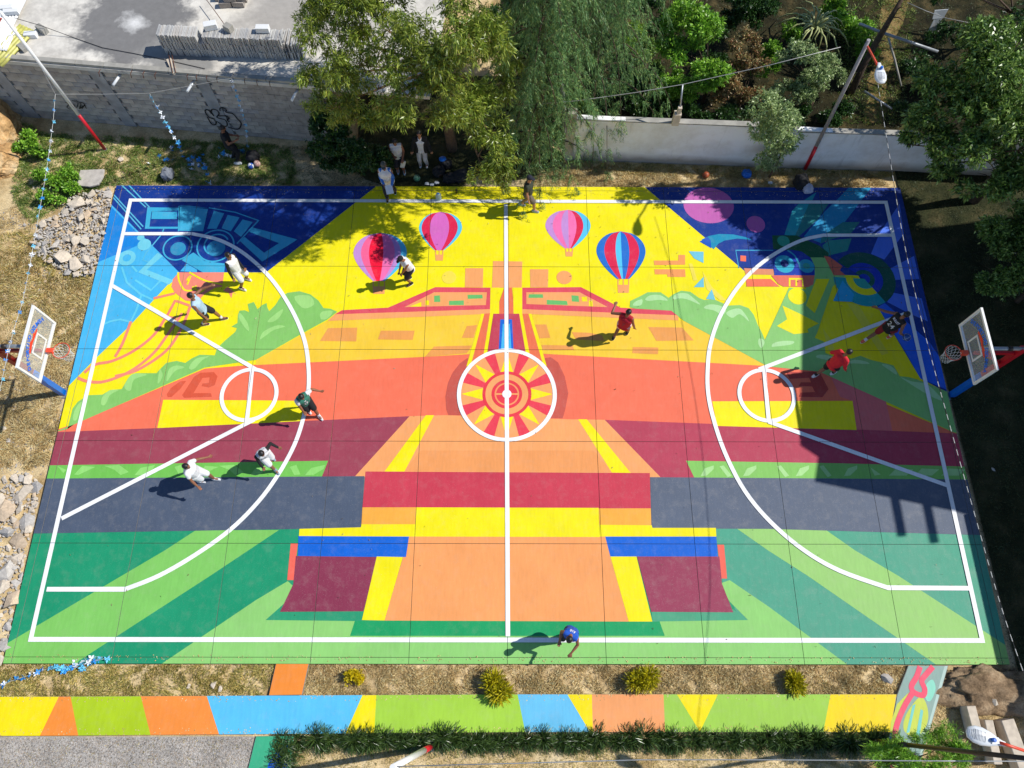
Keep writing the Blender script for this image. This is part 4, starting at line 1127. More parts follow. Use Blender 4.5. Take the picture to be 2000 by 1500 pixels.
    for k in range(n):
        net.tube([np_(l, k) for l in range(len(Lv))], .0055, 4, caps=False)
        net.tube([np_(l, k - l) for l in range(len(Lv))], .0055, 4, caps=False)
    net.build('net', M['white_plastic'], rg)
    return root
hoop(-1, 'basketball stand with clear backboard at the left, sunlit end of the court')
hoop(1, 'basketball stand with clear backboard at the right, shaded end of the court')

# ================================================================== LAMP POSTS, WIRES, GARLANDS
def lamp_head(root, p, d, mats_arm):
    """p lamp position (local), d horizontal direction the arm comes from"""
    lamp = MB()
    ax = Vector(d).normalized(); sx_ = Vector((-ax.y, ax.x, 0))
    V = []; n = 18; prof = [(-.36, .02), (-.33, .10), (-.22, .155), (-.08, .165), (.08, .13), (.2, .08), (.3, .05), (.36, .045)]
    Rm = Matrix((sx_, Vector((0, 0, 1)), ax)).transposed()
    mb = MB()
    base = []
    for (a, r_) in prof:
        ring = []
        for k in range(n):
            an = 2 * PI * k / n
            ring.append(Vector(p) + ax * a + sx_ * r_ * math.cos(an) + Vector((0, 0, .45 * r_ * math.sin(an))))
        base.append(ring)
    vv = [q for r_ in base for q in r_]
    ff = []
    for i in range(len(prof) - 1):
        for k in range(n): ff.append((i * n + k, i * n + (k + 1) % n, (i + 1) * n + (k + 1) % n, (i + 1) * n + k))
    ff += [tuple(range(n))[::-1], tuple((len(prof) - 1) * n + k for k in range(n))]
    mb.add(vv, ff, True)
    h = mb.build('lamp_head', M['white_plastic'], root)
    rb_ = MB()
    for k in range(11):
        a = -.30 + k * .026
        r_ = .148 if a > -.25 else .11
        rb_.tube([Vector(p) + ax * a + sx_ * -r_ * .62 + Vector((0, 0, .062)), Vector(p) + ax * a + Vector((0, 0, .078)), Vector(p) + ax * a + sx_ * r_ * .62 + Vector((0, 0, .062))], .004, 4)
    rb_.build('ribs', M['steel'], h)
    MB().lathe([(.04, 0), (.04, .06), (.03, .08)], 12, c=tuple(Vector(p) + ax * .10 + Vector((0, 0, .055)))).build('photocell', M['blue_paint'], h)
    MB().box(Vector(p) + ax * .14 + Vector((0, 0, .045)), (.14, .11, .05)).build('gear_cover', M['white_paint'], h)
    return h
def pole(label, base, top, r, split, arm=None, lamp=None, hi=M['white_paint'], lo=M['red_paint'], group='lamp posts round the court'):
    root = empty('lamp_post', base); tag(root, label, 'lamp post', group)
    d = Vector(top) - Vector(base)
    MB().tube([(0, 0, 0), d * split], r * 1.02, 12).build('lower_pole', lo, root)
    MB().tube([d * (split + .0005), d], [r, r * .85], 12).build('upper_pole', hi, root)
    MB().lathe([(r * 1.6, 0), (r * 1.6, .02)], 12).build('foot_plate', M['steel'], root)
    if arm:
        a = [Vector(q) - Vector(base) for q in arm]
        MB().tube(a, .028, 8).build('arm', M['orange_paint'] if group else M['rust'], root)
        lp = Vector(lamp) - Vector(base)
        dd = a[0] - lp; dd.z = 0
        lamp_head(root, lp, dd, None)
    return root
T = at(0, 22, 5.8)
pole('white lamp post with red foot in front of the block house', gp(205, 292), T, .055, .30, [at(2, 36, 5.5), at(-14, 60, 5.75), at(-30, 84, 5.9)], at(-38, 96, 5.95))
T = at(1697, 78, 5.6)
pole('grey and red lamp post leaning over the white wall', gp(1572, 331), T, .06, .22, [at(1694, 90, 5.4), at(1709, 118, 5.75), at(1713, 126, 5.9)], at(1719, 143, 5.95), hi=simple('grey_pole', rgb(185, 178, 180, .75), .45, var=.15))
pole('short-looking white pole with red foot on the grass below the striped pavement', gp(841, 1459), at(767, 1499, 5.2), .075, .22)
T = at(2012, 1482, 6.1)
pole('dark lamp post rising out of the shrub at the bottom right', gp(1703, 1447), T, .055, .3, [at(2012, 1470, 6.05), at(1970, 1456, 6.15), at(1952, 1450, 6.1)], at(1925, 1441, 6.05), hi=M['dark_steel'], lo=M['dark_steel'])

thing_tube('wire', [at(82, 135, 5.0), at(108, 184, 4.6), at(200, 184, 4.2), at(292, 182, 3.9), at(370, 168, 3.7), at(450, 153, 3.6), at(520, 128, 3.6), at(580, 95, 4.2)], .008, M['wire'], 'slack string from the white pole across the house wall', 'string', n=5)
thing_tube('wire', [at(770, 1497, 5.1), at(1000, 1491, 4.9), at(1250, 1484, 4.8), at(1500, 1484, 4.85), at(1800, 1486, 5.1), at(2060, 1487, 5.4)], .011, M['steel'], 'bright wire running level along the bottom edge', 'wire', n=5)
thing_tube('wire', [at(1772, 5, 5.5), at(1810, 22, 5.3), at(1850, 36, 5.3), at(1920, 50, 5.6)], .01, M['wire'], 'thin wire above the dark garden in the top right', 'wire', n=5)
# striped rope on the right
def rope():
    P = [at(1712, 148, 5.5), at(1735, 290, 5.15), at(1765, 470, 4.9), at(1806, 650, 4.8), at(1852, 820, 4.85), at(1905, 1010, 5.0), at(1960, 1200, 5.3), at(2030, 1400, 5.7)]
    root = empty('striped_rope', P[0]); tag(root, 'black and white rope strung down the right side of the court', 'rope')
    pts = []
    for i in range(len(P) - 1):
        p0, p1, p2, p3 = P[max(i - 1, 0)], P[i], P[i + 1], P[min(i + 2, len(P) - 1)]
        for a in range(16):
            t = a / 16
            pts.append(0.5 * ((2 * p1) + (p2 - p0) * t + (2 * p0 - 5 * p1 + 4 * p2 - p3) * t * t + (3 * p1 - p0 - 3 * p2 + p3) * t ** 3) - P[0])
    w_, b_ = MB(), MB()
    for i in range(len(pts) - 1):
        MB().tube([pts[i], pts[i + 1]], .0085, 6, caps=False).build('white_stripe' if i % 2 else 'black_stripe', M['cord'] if i % 2 else M['black_cord'], root)
rope()
def flower_mesh(s):
    mb = MB()
    for k in range(4):
        a = k * PI / 2
        c, si = math.cos(a), math.sin(a)
        P = [(0, 0, 0), (.5, -.32, .18), (1, 0, .3), (.5, .32, .18)]
        mb.add([((x * c - y * si) * s, (x * si + y * c) * s, z * s) for x, y, z in P], [(0, 1, 2, 3)])
    mb.lathe([(s * .16, 0), (s * .12, s * .12)], 6)
    return mb.mesh('flower')
fl = []
for k_, m_ in enumerate((M['paper_blue'], M['paper_cyan'], M['paper_white'])):
    me = flower_mesh(.075); me.materials.append(m_); fl.append(me)
def garland(label, P, n, cord=M['cord'], sc=1.0, seed=1, choice=(0, 1, 2)):
    r_ = random.Random(seed)
    root = empty('paper_garland', P[0]); tag(root, label, 'paper garland', 'garlands of blue paper flowers')
    pts = [Vector(p) - Vector(P[0]) for p in P]
    MB().tube(pts, .006, 5).build('cord', cord, root)
    seg = [(b - a).length for a, b in zip(pts[:-1], pts[1:])]; tot = sum(seg)
    for i in range(n):
        d = tot * (i + .6) / n
        for a, b, l in zip(pts[:-1], pts[1:], seg):
            if d <= l: break
            d -= l
        p = a + (b - a) * min(1, d / l)
        for q in range(2):
            o = new_obj('paper_flower', fl[r_.choice(choice)]); o.parent = root
            o.location = p + Vector((r_.uniform(-.03, .03), r_.uniform(-.03, .03), 0)); o.rotation_euler = (r_.uniform(-1.2, 1.2), r_.uniform(-1.2, 1.2), r_.uniform(0, 6)); s_ = sc * r_.uniform(.8, 1.15); o.scale = (s_, s_, s_)
garland('paper garland hanging straight down left of the white pole', [at(108, 184, 4.6), at(104, 235, 4.3), at(97, 290, 4.1), at(88, 350, 3.9), at(74, 430, 3.8), at(58, 520, 3.75), at(44, 590, 3.75), at(28, 640, 3.8), at(15, 690, 3.9), at(0, 760, 4.1), at(-20, 830, 4.3)], 34, sc=.85, seed=3)
garland('paper garland hanging in front of the wall, second from the left', [at(292, 182, 3.9), at(302, 202, 3.3), at(318, 228, 2.5), at(332, 255, 1.6), at(348, 280, .8), at(356, 300, .12)], 12, sc=1.1, seed=5)
garland('paper garland hanging right of the graffiti letters', [at(451, 153, 3.6), at(458, 176, 3.0), at(466, 198, 2.4), at(474, 224, 1.7), at(481, 252, 1.0), at(484, 290, .1)], 14, sc=.9, seed=6)
garland('paper garland trailing over the grass at the bottom left', [gp(-40, 1350, 0), gp(0, 1340, .0), gp(22, 1330, .0), gp(60, 1318, .0), gp(95, 1305, .0), gp(125, 1305, .0), gp(160, 1298, .02), gp(190, 1290, .05), gp(214, 1284, .05)], 20, sc=1.35, seed=8, choice=(0, 1, 1, 2))
def heap(label, spots, seed, sc=1.1):
    r_ = random.Random(seed)
    c = gp(*spots[0]); root = empty('paper_flower_heap', c); tag(root, label, 'paper flowers', 'fallen blue paper flowers')
    for (x, y) in spots:
        for q in range(r_.choice((1, 2, 3))):
            o = new_obj('paper_flower', fl[r_.choice((0, 0, 1, 2))]); o.parent = root
            o.location = gp(x + r_.uniform(-3, 3), y + r_.uniform(-3, 3)) - c + Vector((0, 0, r_.uniform(.03, .12))); o.rotation_euler = (r_.uniform(-.9, .9), r_.uniform(-.9, .9), r_.uniform(0, 6)); s_ = sc * r_.uniform(.8, 1.2); o.scale = (s_, s_, s_)
heap('heap of blue paper flowers on the shaded grass below the wall', [(362, 308), (368, 315), (374, 318), (380, 322), (386, 318), (382, 308), (396, 310), (400, 322), (390, 328), (400, 332), (378, 332), (340, 312), (338, 293), (350, 282), (316, 309), (327, 314), (292, 325), (370, 322), (393, 313), (376, 311)], 2)
heap('few blue paper flowers lying by the corner of the blue court edge', [(405, 357), (404, 345), (410, 360)], 3)
heap('blue paper flowers around the feet of the dark-clad person', [(432, 292), (440, 300), (436, 304), (452, 310), (468, 298), (474, 292), (476, 300), (428, 309), (446, 306)], 4)
heap('pile of light blue paper flowers on the lower left court corner', [(162, 1302), (170, 1294), (178, 1297), (186, 1288), (192, 1283), (200, 1290), (206, 1286), (128, 1310), (145, 1303), (164, 1306), (152, 1296), (180, 1290)], 5, 1.35)

# ================================================================== STONES
def chunk(r_, flat):
    bm = bmesh.new()
    for _ in range(11):
        v = Vector((r_.uniform(-1, 1), r_.uniform(-1, 1), r_.uniform(-1, 1)))
        v = v.normalized() * r_.uniform(.75, 1.0)
        v.x *= r_.uniform(.8, 1.2)
        v.z = max(-.7, min(.7, v.z * 1.5)) * flat
        bm.verts.new(v)
    bmesh.ops.convex_hull(bm, input=bm.verts)
    bmesh.ops.delete(bm, geom=[v for v in bm.verts if not v.link_faces], context='VERTS')
    me = bpy.data.meshes.new('stone'); bm.to_mesh(me); bm.free()
    return me
rs = random.Random(77)
CH = []
for i in range(14):
    me = chunk(rs, .30 if i % 3 else .45); me.materials.append((M['stone'], M['stone_grey'], M['stone'], M['stone_tan'], M['stone_grey'])[i % 5]); CH.append(me)
def inside(p, poly):
    c = False; n = len(poly)
    for i in range(n):
        a, b = poly[i], poly[(i + 1) % n]
        if (a[1] > p[1]) != (b[1] > p[1]) and p[0] < (b[0] - a[0]) * (p[1] - a[1]) / (b[1] - a[1]) + a[0]: c = not c
    return c
def sample(poly, r_):
    xs = [p[0] for p in poly]; ys = [p[1] for p in poly]
    while True:
        p = (r_.uniform(min(xs), max(xs)), r_.uniform(min(ys), max(ys)))
        if inside(p, poly): return p
def rubble(name, label, poly_px, n, smin, smax, hmax, seed, extra=(), nsmall=500):
    r_ = random.Random(seed)
    poly = [tuple(gp(x, y)[:2]) for x, y in poly_px]
    cx = sum(p[0] for p in poly) / len(poly); cy = sum(p[1] for p in poly) / len(poly)
    root = empty(name, (cx, cy, ZG)); tag(root, label, 'rubble pile')
    placed = []
    tries = 0
    items = [(tuple(gp(x, y)[:2]), s) for (x, y, s) in extra]
    while len(items) < n and tries < n * 60:
        tries += 1
        p = sample(poly, r_); s = smin + (smax - smin) * r_.random() ** 2.0
        if any((p[0] - q[0][0]) ** 2 + (p[1] - q[0][1]) ** 2 < (.50 * (s + q[1])) ** 2 for q in items): continue
        items.append((p, s))
    for p, s in items[:280]:
        o = new_obj('stone', r_.choice(CH)); o.parent = root
        z = .12 * s + r_.uniform(0, hmax)
        o.location = (p[0] - cx, p[1] - cy, z); o.scale = (s, s * r_.uniform(.6, 1.0), s * r_.uniform(.4, .85)); o.rotation_euler = (r_.uniform(-.4, .4), r_.uniform(-.4, .4), r_.uniform(0, 6.3))
    # the small gravelly bits between them
    V, F = [], []
    me0 = CH[1]; bv = np.array([v.co[:] for v in me0.vertices]); 
    tri = []
    for f in me0.polygons: tri.append(list(f.vertices))
    for i in range(nsmall):
        p = sample(poly, r_); s = r_.uniform(.02, .065)
        Rr = np.array(Matrix.Rotation(r_.uniform(0, 6), 3, 'Z') @ Matrix.Rotation(r_.uniform(-1, 1), 3, 'X'))
        vv = bv @ Rr.T * s + np.array([p[0] - cx, p[1] - cy, s * .4 + r_.uniform(0, hmax * .5)])
        n0 = len(V); V += [tuple(q) for q in vv]; F += [tuple(a + n0 for a in t) for t in tri]
    me = bpy.data.meshes.new('small_rubble'); me.from_pydata(V, [], F)
    o = new_obj('small_rubble', me, M['stone_grey'], root); o['kind'] = 'stuff'
    return root
rubble('rubble_pile', 'pile of broken pale stone slabs beside the blue upper left court corner', [(132, 395), (160, 380), (218, 368), (219, 400), (205, 470), (192, 535), (150, 545), (122, 530), (72, 500), (68, 470), (90, 430), (120, 420)], 270, .05, .26, .16, 31,
       extra=((155, 402, .36), (185, 380, .34), (160, 430, .32), (172, 425, .3), (128, 505, .34), (150, 520, .36), (172, 515, .28), (158, 475, .28), (88, 490, .28), (105, 440, .24)), nsmall=1500)
rubble('rubble_pile', 'pile of cream flat stones beside the grey and green lower left court edge', [(-60, 925), (5, 935), (62, 920), (80, 960), (66, 1020), (50, 1080), (46, 1140), (30, 1180), (24, 1240), (5, 1290), (-90, 1290)], 230, .08, .34, .10, 32,
       extra=((45, 965, .42), (15, 1000, .4), (55, 1020, .36), (20, 1050, .42), (40, 1060, .36), (15, 1120, .44), (5, 1150, .4), (30, 1090, .34)), nsmall=900)
sl_ = chunk(random.Random(5), .1); sl_.materials.append(M['stone_grey'])
bsb = MB(); P = [gp(162, 338), gp(208, 336), gp(206, 350), gp(197, 366), gp(180, 370), gp(157, 368), gp(155, 358)]
c_ = P[0].copy(); pr = prism([p - c_ for p in P], .10, .17); o = pr.build('broken_slab', M['stone_grey'], None, c_, bevel=.01); tag(o, 'large flat broken concrete slab above the left rubble pile', 'concrete slab')
for (x, y, s, lab) in ((237, 312, .14, 'round tan stone on the green grass right of the red pole foot'), (1732, 1325, .20, 'flat brown stone on the dry strip near the bird-painted path'), (1937, 920, .12, 'lone grey stone on the shaded ground right of the court'),
                       (68, 368, .10, 'pale stone in the weeds left of the broken slab'), (88, 550, .09, 'white stone in the dry grass above the left hoop'), (49, 440, .09, 'pale stone on the dry ground left of the rubble pile'),
                       (420, 1337, .13, 'pink-grey stone on the dry strip left of the orange path, larger'), (432, 1345, .11, 'angular stone on the dry strip beside the striped pavement'), (370, 1340, .09, 'small flat stone on the dry strip, left of the pair'), (1846, 1343, .08, 'pale stone at the right edge of the bird-painted path'),
                       (10, 838, .12, 'white rock on the bare ground below the left hoop'), (17, 860, .09, 'smaller white rock below the left hoop'), (757, 1362, .09, 'beige stone on the edge of the lime pavement section')):
    o = new_obj('stone', CH[rs.randrange(14)], None, None, gp(x, y) + Vector((0, 0, s * .35))); o.scale = (s, s * .9, s * .9); o.rotation_euler = (0, 0, rs.uniform(0, 6)); tag(o, lab, 'stone', 'loose stones on the ground')

# rocky orange bank in the upper left
def lump(name, c, rx, ry, rz, mat, seed, label, cat, amp=.22, sub=5, flat=None, sm=False):
    bm = bmesh.new(); bmesh.ops.create_icosphere(bm, subdivisions=sub, radius=1)
    from mathutils import noise as N_
    for v in bm.verts:
        d = v.co.normalized()
        k = 1 + amp * N_.noise(d * 1.6 + Vector((seed, 0, 0))) * 1.6 + amp * .5 * N_.noise(d * 4 + Vector((0, seed, 0))) + amp * .25 * N_.noise(d * 11)
        q = d * k
        v.co = Vector((q.x * rx, q.y * ry, max(q.z, -.2) * rz))
    for f in bm.faces: f.smooth = sm
    me = bpy.data.meshes.new(name); bm.to_mesh(me); bm.free()
    o = new_obj(name, me, mat, None, c); return tag(o, label, cat)
rockm = ground_mat('orange_rock', rgb(168, 128, 84, .8), rgb(222, 178, 122, .8), rgb(236, 208, 164, .8), 1.4, 12, .9)
lump('rock', gp(-8, 262), .95, 1.35, 1.1, rockm, 3, 'orange sandy rock at the left frame edge below the house corner', 'rock')
lump('rock', gp(-12, 318), 1.0, .9, .75, rockm, 9, 'tan rock shelf at the left edge, lower of the two rocks', 'rock')
dm = ground_mat('dug_earth', rgb(110, 90, 68, .75), rgb(176, 148, 116, .75), rgb(206, 180, 146, .75), 2.2, 22, 1.0)
lump('dirt_mound', gp(1935, 1348), 1.35, .62, .34, dm, 5, 'mound of dug brown earth at the bottom right court corner', 'dirt mound', amp=.30, sm=True)
# beams lying at the bottom right
for (x0, y0, x1, y1, w_, lab) in ((1880, 1378, 1896, 1440, .24, 'pale concrete beam, leftmost of three at the bottom right'), (1914, 1405, 1932, 1490, .22, 'pale concrete beam, middle of three at the bottom right'), (1950, 1404, 1985, 1500, .34, 'wide pale concrete beam, rightmost of three at the bottom right')):
    a, b = gp(x0, y0), gp(x1, y1); d = b - a
    o = MB().box((0, 0, .2), (d.length, w_, .40)).build('concrete_beam', M['stone'], None, (a + b) / 2, bevel=.015); o.rotation_euler = (0, 0, math.atan2(d.y, d.x)); tag(o, lab, 'beam', 'concrete beams in the bottom right corner')

# ================================================================== BAGS, BALLS, BOTTLES
def ball(label, c, r, col, col2, name='basketball', seam=(20, 20, 20)):
    root = empty(name, c); tag(root, label, 'ball')
    bm = bmesh.new(); bmesh.ops.create_uvsphere(bm, u_segments=20, v_segments=12, radius=r)
    for f in bm.faces: f.smooth = True; f.material_index = 0 if (f.calc_center_median().x * f.calc_center_median().y > 0) else 1
    me = bpy.data.meshes.new('ball'); bm.to_mesh(me); bm.free()
    new_obj('skin', me, [simple('ball_a', rgb(*col, .8), .5, var=.1), simple('ball_b', rgb(*col2, .8), .5, var=.1)], root)
    s = MB()
    for ax in range(3):
        pts = []
        for k in range(25):
            a = 2 * PI * k / 24; q = [0, 0, 0]; q[ax] = 0; q[(ax + 1) % 3] = math.cos(a) * r; q[(ax + 2) % 3] = math.sin(a) * r; pts.append(q)
        s.tube(pts, .0045, 5, caps=False)
    s.build('seams', simple('seam', rgb(*seam, .8), .7), root)
    root.rotation_euler = (.5, .3, .8)
    return root
ball('brown basketball lying against the white wall in the shade', gp(1377, 346) + Vector((0, 0, .12)), .12, (190, 95, 50), (180, 85, 45))
ball('green ball on the shaded ground beside the bags', gp(815, 352) + Vector((0, 0, .12)), .12, (70, 130, 100), (130, 175, 140))
ball('blue and white ball near the dark bag by the house wall', gp(492, 328) + Vector((0, 0, .11)), .11, (40, 90, 190), (220, 225, 235))
ball('pale pink ball on the grass by the house wall', gp(504, 324) + Vector((0, 0, .12)), .12, (205, 160, 150), (215, 180, 165))
def soft(name, c, dims, mat, label, cat, seed, rz=0, strap=True, parent_col=None, group=None, pocket=None):
    root = empty(name, c, rz); tag(root, label, cat, group)
    from mathutils import noise as N_
    bm = bmesh.new(); bmesh.ops.create_icosphere(bm, subdivisions=4, radius=1)
    for v in bm.verts:
        d = v.co.copy()
        q = Vector([math.copysign(abs(t) ** .72, t) for t in d])
        k = 1 + .22 * N_.noise(d * 2.3 + Vector((seed, 1, 2))) + .08 * N_.noise(d * 7 + Vector((seed, 0, 0)))
        v.co = Vector((q.x * dims[0] * k, q.y * dims[1] * k, (q.z * k + .82) * dims[2]))
    for f in bm.faces: f.smooth = True
    me = bpy.data.meshes.new('body'); bm.to_mesh(me); bm.free()
    new_obj('bag_body', me, mat, root)
    if strap:
        for s in (-1, 1):
            MB().tube([(s * dims[0] * .35, -dims[1] * .7, dims[2] * 1.2), (s * dims[0] * .45, -dims[1] * 1.25, dims[2] * 1.0), (s * dims[0] * .4, -dims[1] * 1.1, dims[2] * .35)], .014, 6).build('strap', M['black_cord'], root)
        MB().tube([(-.05, 0, dims[2] * 1.8), (0, 0, dims[2] * 2.0), (.05, 0, dims[2] * 1.8)], .01, 6).build('handle', M['black_cord'], root)
    if pocket is not None: MB().box((0, -dims[1] * .95, dims[2] * .8), (dims[0] * 1.0, dims[1] * .35, dims[2] * .8)).build('pocket', pocket, root, bevel=.02)
    return root
BC = M['black_cloth']
soft('backpack', gp(858, 340), (.22, .17, .17), BC, 'black backpack on the left of the bag heap under the tree', 'backpack', 1, .4, pocket=M['dark_steel'])
soft('backpack', gp(872, 325), (.20, .16, .18), BC, 'black backpack behind the others with a blue cloth on it', 'backpack', 2, -.3)
soft('sports_bag', gp(880, 352), (.26, .17, .14), BC, 'black sports bag in front, beside the yellow paint edge', 'bag', 3, .1)
soft('sports_bag', gp(900, 348), (.27, .22, .16), BC, 'round black bag, rightmost of the bag heap', 'bag', 4, .5, strap=False)
soft('cloth', gp(866, 322) + Vector((0, 0, .3)), (.12, .1, .03), M['blue_paint'], 'bright blue cloth lying on the rear backpack', 'cloth', 5, .3, strap=False)
soft('backpack', gp(922, 338), (.13, .17, .12), simple('navy_cloth', rgb(40, 45, 90, .8), .8), 'small navy and white rucksack under the leaves right of the bags', 'backpack', 6, .2, pocket=M['white_plastic'])
soft('sports_bag', gp(497, 312), (.22, .2, .2), BC, 'black bag on the shaded grass beside the pink ball', 'bag', 7, strap=False)
soft('sack', gp(331, 346), (.19, .22, .2), simple('grey_sack', rgb(130, 135, 145, .8), .8), 'grey bag on the grass above the navy court edge', 'bag', 8, strap=True)
soft('sports_bag', gp(1562, 362), (.24, .3, .2), BC, 'big black bag at the foot of the right lamp post', 'bag', 9, strap=False)
soft('plastic_bag', at(1576, 372, .02), (.17, .17, .12), simple('thin_plastic', rgb(205, 205, 225, .85), .35), 'crumpled white plastic bag on the upper right court edge', 'plastic bag', 10, strap=False)
soft('trash_bag', gp(1457, 343), (.16, .15, .12), M['blue_paint'], 'crumpled blue plastic bag hanging low under the young tree', 'plastic bag', 11, strap=False)
for (x, y, lab) in ((465, 320, 'small white plastic bag near the feet of the dark-clad person'), (1504, 358, 'little white paper cup near the young tree'), (834, 360, 'small white wrapper left of the bottles'), (844, 362, 'little white cup lid between the wrapper and the bags'), (853, 358, 'white ring-shaped cup rim in front of the bags')):
    soft('litter', gp(x, y), (.08 if x > 500 else .15, .06, .035), M['white_plastic'], lab, 'litter', x * .1, strap=False)
def bottle(label, c, r, h, col, cap):
    root = empty('water_bottle', c); tag(root, label, 'bottle')
    m, nt, bs = mat_new('bottle_plastic'); bs.inputs['Base Color'].default_value = rgb(*col, .8); bs.inputs['Roughness'].default_value = .15; bs.inputs['Alpha'].default_value = .75
    MB().lathe([(r * .8, 0), (r, .03), (r, h * .35), (r * .93, h * .4), (r, h * .45), (r, h * .7), (r * .35, h * .92), (r * .3, h * .95)], 16).build('bottle_body', m, root)
    MB().lathe([(r * .36, h * .95), (r * .36, h)], 12).build('cap', cap, root)
    return root
bottle('large clear water bottle on the yellow paint in front of the bags', at(857, 388, .015), .10, .30, (190, 215, 215), M['blue_paint'])
bottle('dark slim bottle on the yellow paint right of the water bottle', at(892, 377, .015), .04, .26, (35, 35, 38), M['dark_steel'])
# garden odds and ends
thing_tube('pipe', [at(1678, 46, 1.6), at(1718, 62, 1.6), at(1832, 101, 1.6)], .05, M['steel'], 'long pale pipe lying across the dark garden', 'pipe')
thing_tube('pipe', [gp(1688, 178, .3), gp(1742, 213, .3)], .04, M['steel'], 'short thin pipe near the garden wall behind the lamp post', 'pipe')
thing_tube('pipe', [at(1735, 74, 1.0), at(1748, 118, .8), at(1760, 168, .2)], .035, M['concrete'], 'upright leaning rod right of the garden track', 'rod')
root = empty('garden_figure', gp(1812, 60)); tag(root, 'white cloth shirt hung on a stake in the dark garden', 'cloth')
MB().tube([(0, 0, 0), (0, 0, .9)], .02, 6).build('stake', M['bark'], root)
mb = MB(); mb.add([(-.24, 0, .95), (.24, 0, 1.0), (.2, -.1, .7), (-.2, -.12, .66)], [(0, 1, 2, 3)]); mb.add([(-.13, -.1, .7), (.16, -.1, .7), (.12, -.25, .2), (-.16, -.28, .16)], [(0, 1, 2, 3)]); o = mb.build('shirt', M['white_plastic'], root)
sm_ = o.modifiers.new('s', 'SOLIDIFY'); sm_.thickness = .03

# ================================================================== VEGETATION
def tri_sample(poly, n, rng):
    tris = tessellate_polygon([[Vector((p[0], p[1], 0)) for p in poly]])
    T = np.array([[poly[i] for i in t] for t in tris], float)
    a = np.abs((T[:, 1, 0] - T[:, 0, 0]) * (T[:, 2, 1] - T[:, 0, 1]) - (T[:, 2, 0] - T[:, 0, 0]) * (T[:, 1, 1] - T[:, 0, 1])) / 2
    idx = rng.choice(len(T), n, p=a / a.sum())
    r1, r2 = np.sqrt(rng.random(n)), rng.random(n)
    t = T[idx]
    return (1 - r1)[:, None] * t[:, 0] + (r1 * (1 - r2))[:, None] * t[:, 1] + (r1 * r2)[:, None] * t[:, 2]
def GL_(pts): return [tuple(gp(x, y)[:2]) for x, y in pts]
def grass(name, label_kind, poly, n, mat, L=(.05, .12), W=.010, up=.55, seed=1, clump=True, z=ZG):
    rng = np.random.default_rng(seed)
    P2 = tri_sample(poly, n, rng)
    if clump:       # gather the blades into tufts with bare ground between
        f = np.sin(P2[:, 0] * 5.1 + 2 * np.sin(P2[:, 1] * 3.7)) * np.sin(P2[:, 1] * 5.7 + 2 * np.sin(P2[:, 0] * 2.9)) + .7 * np.sin(P2[:, 0] * 13 + 3 * np.sin(P2[:, 1] * 9)) * np.sin(P2[:, 1] * 12)
        P2 = P2[f > rng.uniform(-1.1, .7, n)]
    P2 = P2[~((np.abs(P2[:, 0]) < 13.63) & (np.abs(P2[:, 1]) < 7.78))]
    m = len(P2)
    P = np.c_[P2, np.full(m, z)]
    an = rng.uniform(0, 2 * PI, m)
    # neighbouring blades lie the same way
    an = 2.2 * np.sin(P2[:, 0] * 2.3 + P2[:, 1]) + 2.2 * np.cos(P2[:, 1] * 2.9 - P2[:, 0] * .7) + rng.normal(0, .9, m)
    D_ = np.c_[np.cos(an), np.sin(an), rng.uniform(.1, 1, m) * up * 2]
    o = blade_cloud(name, P, D_, rng.uniform(L[0], L[1], m), W * rng.uniform(.6, 1.4, m), mat, seed=seed, fold=.1)
    return tag(o, kind='stuff')
DRY = leaf_mat('dry_grass', [rgb(173, 146, 90, .8), rgb(227, 194, 129, .8), rgb(252, 232, 171, .8), rgb(209, 169, 106, .8), rgb(252, 250, 200, .8)], .7, .15)
MIX = leaf_mat('half_dry_grass', [rgb(110, 114, 49, .8), rgb(154, 148, 66, .8), rgb(222, 191, 103, .8), rgb(252, 233, 144, .8), rgb(125, 128, 56, .8)], .6, .2)
GRN = leaf_mat('green_grass', [rgb(73, 110, 41, .8), rgb(110, 147, 54, .8), rgb(163, 187, 81, .8), rgb(87, 120, 47, .8), rgb(232, 232, 136, .8)], .5, .25)
DGR = leaf_mat('shade_toned_green', [rgb(42, 66, 34, .8), rgb(62, 85, 42, .8), rgb(79, 98, 51, .8), rgb(120, 113, 70, .8)], .6, .2)  # darker copy of the green grass, shade put into the blade colours
grass('dry_grass', 0, GL_([(-60, 1296), (540, 1293), (522, 1364), (-60, 1366)]), 30000, MIX, seed=1, L=(.06, .14), W=.014)
grass('dry_grass', 0, GL_([(603, 1293), (1775, 1296), (1752, 1361), (589, 1362)]), 60000, DRY, seed=2, L=(.06, .16), W=.013)
grass('dry_grass', 0, GL_([(604, 1325), (1773, 1330), (1753, 1354), (591, 1356)]), 9000, MIX, seed=22, L=(.04, .09))
grass('dry_grass', 0, GL_([(-80, 520), (60, 470), (80, 545), (190, 548), (118, 800), (98, 905), (60, 915), (-80, 915)]), 95000, DRY, seed=3, L=(.08, .20), W=.015)
grass('dry_grass', 0, GL_([(-40, 470), (60, 450), (190, 548), (150, 690), (20, 640)]), 20000, MIX, seed=33, L=(.08, .2), W=.015)
grass('green_grass', 0, GL_([(24, 232), (100, 262), (560, 285), (590, 360), (218, 362), (158, 385), (60, 440), (28, 400)]), 70000, GRN, seed=4, L=(.07, .19), W=.014)
grass('dry_grass', 0, GL_([(28, 400), (110, 420), (70, 470), (0, 520), (-60, 470)]), 9000, DRY, seed=44)
grass('dry_grass', 0, GL_([(200, 300), (330, 290), (420, 340), (320, 360), (225, 360)]), 9000, DRY, seed=45)
grass('shade_toned_grass', 0, GL_([(560, 285), (700, 280), (720, 200), (980, 200), (1100, 310), (1100, 350), (900, 366), (590, 362)]), 34000, DGR, seed=5, L=(.05, .12))
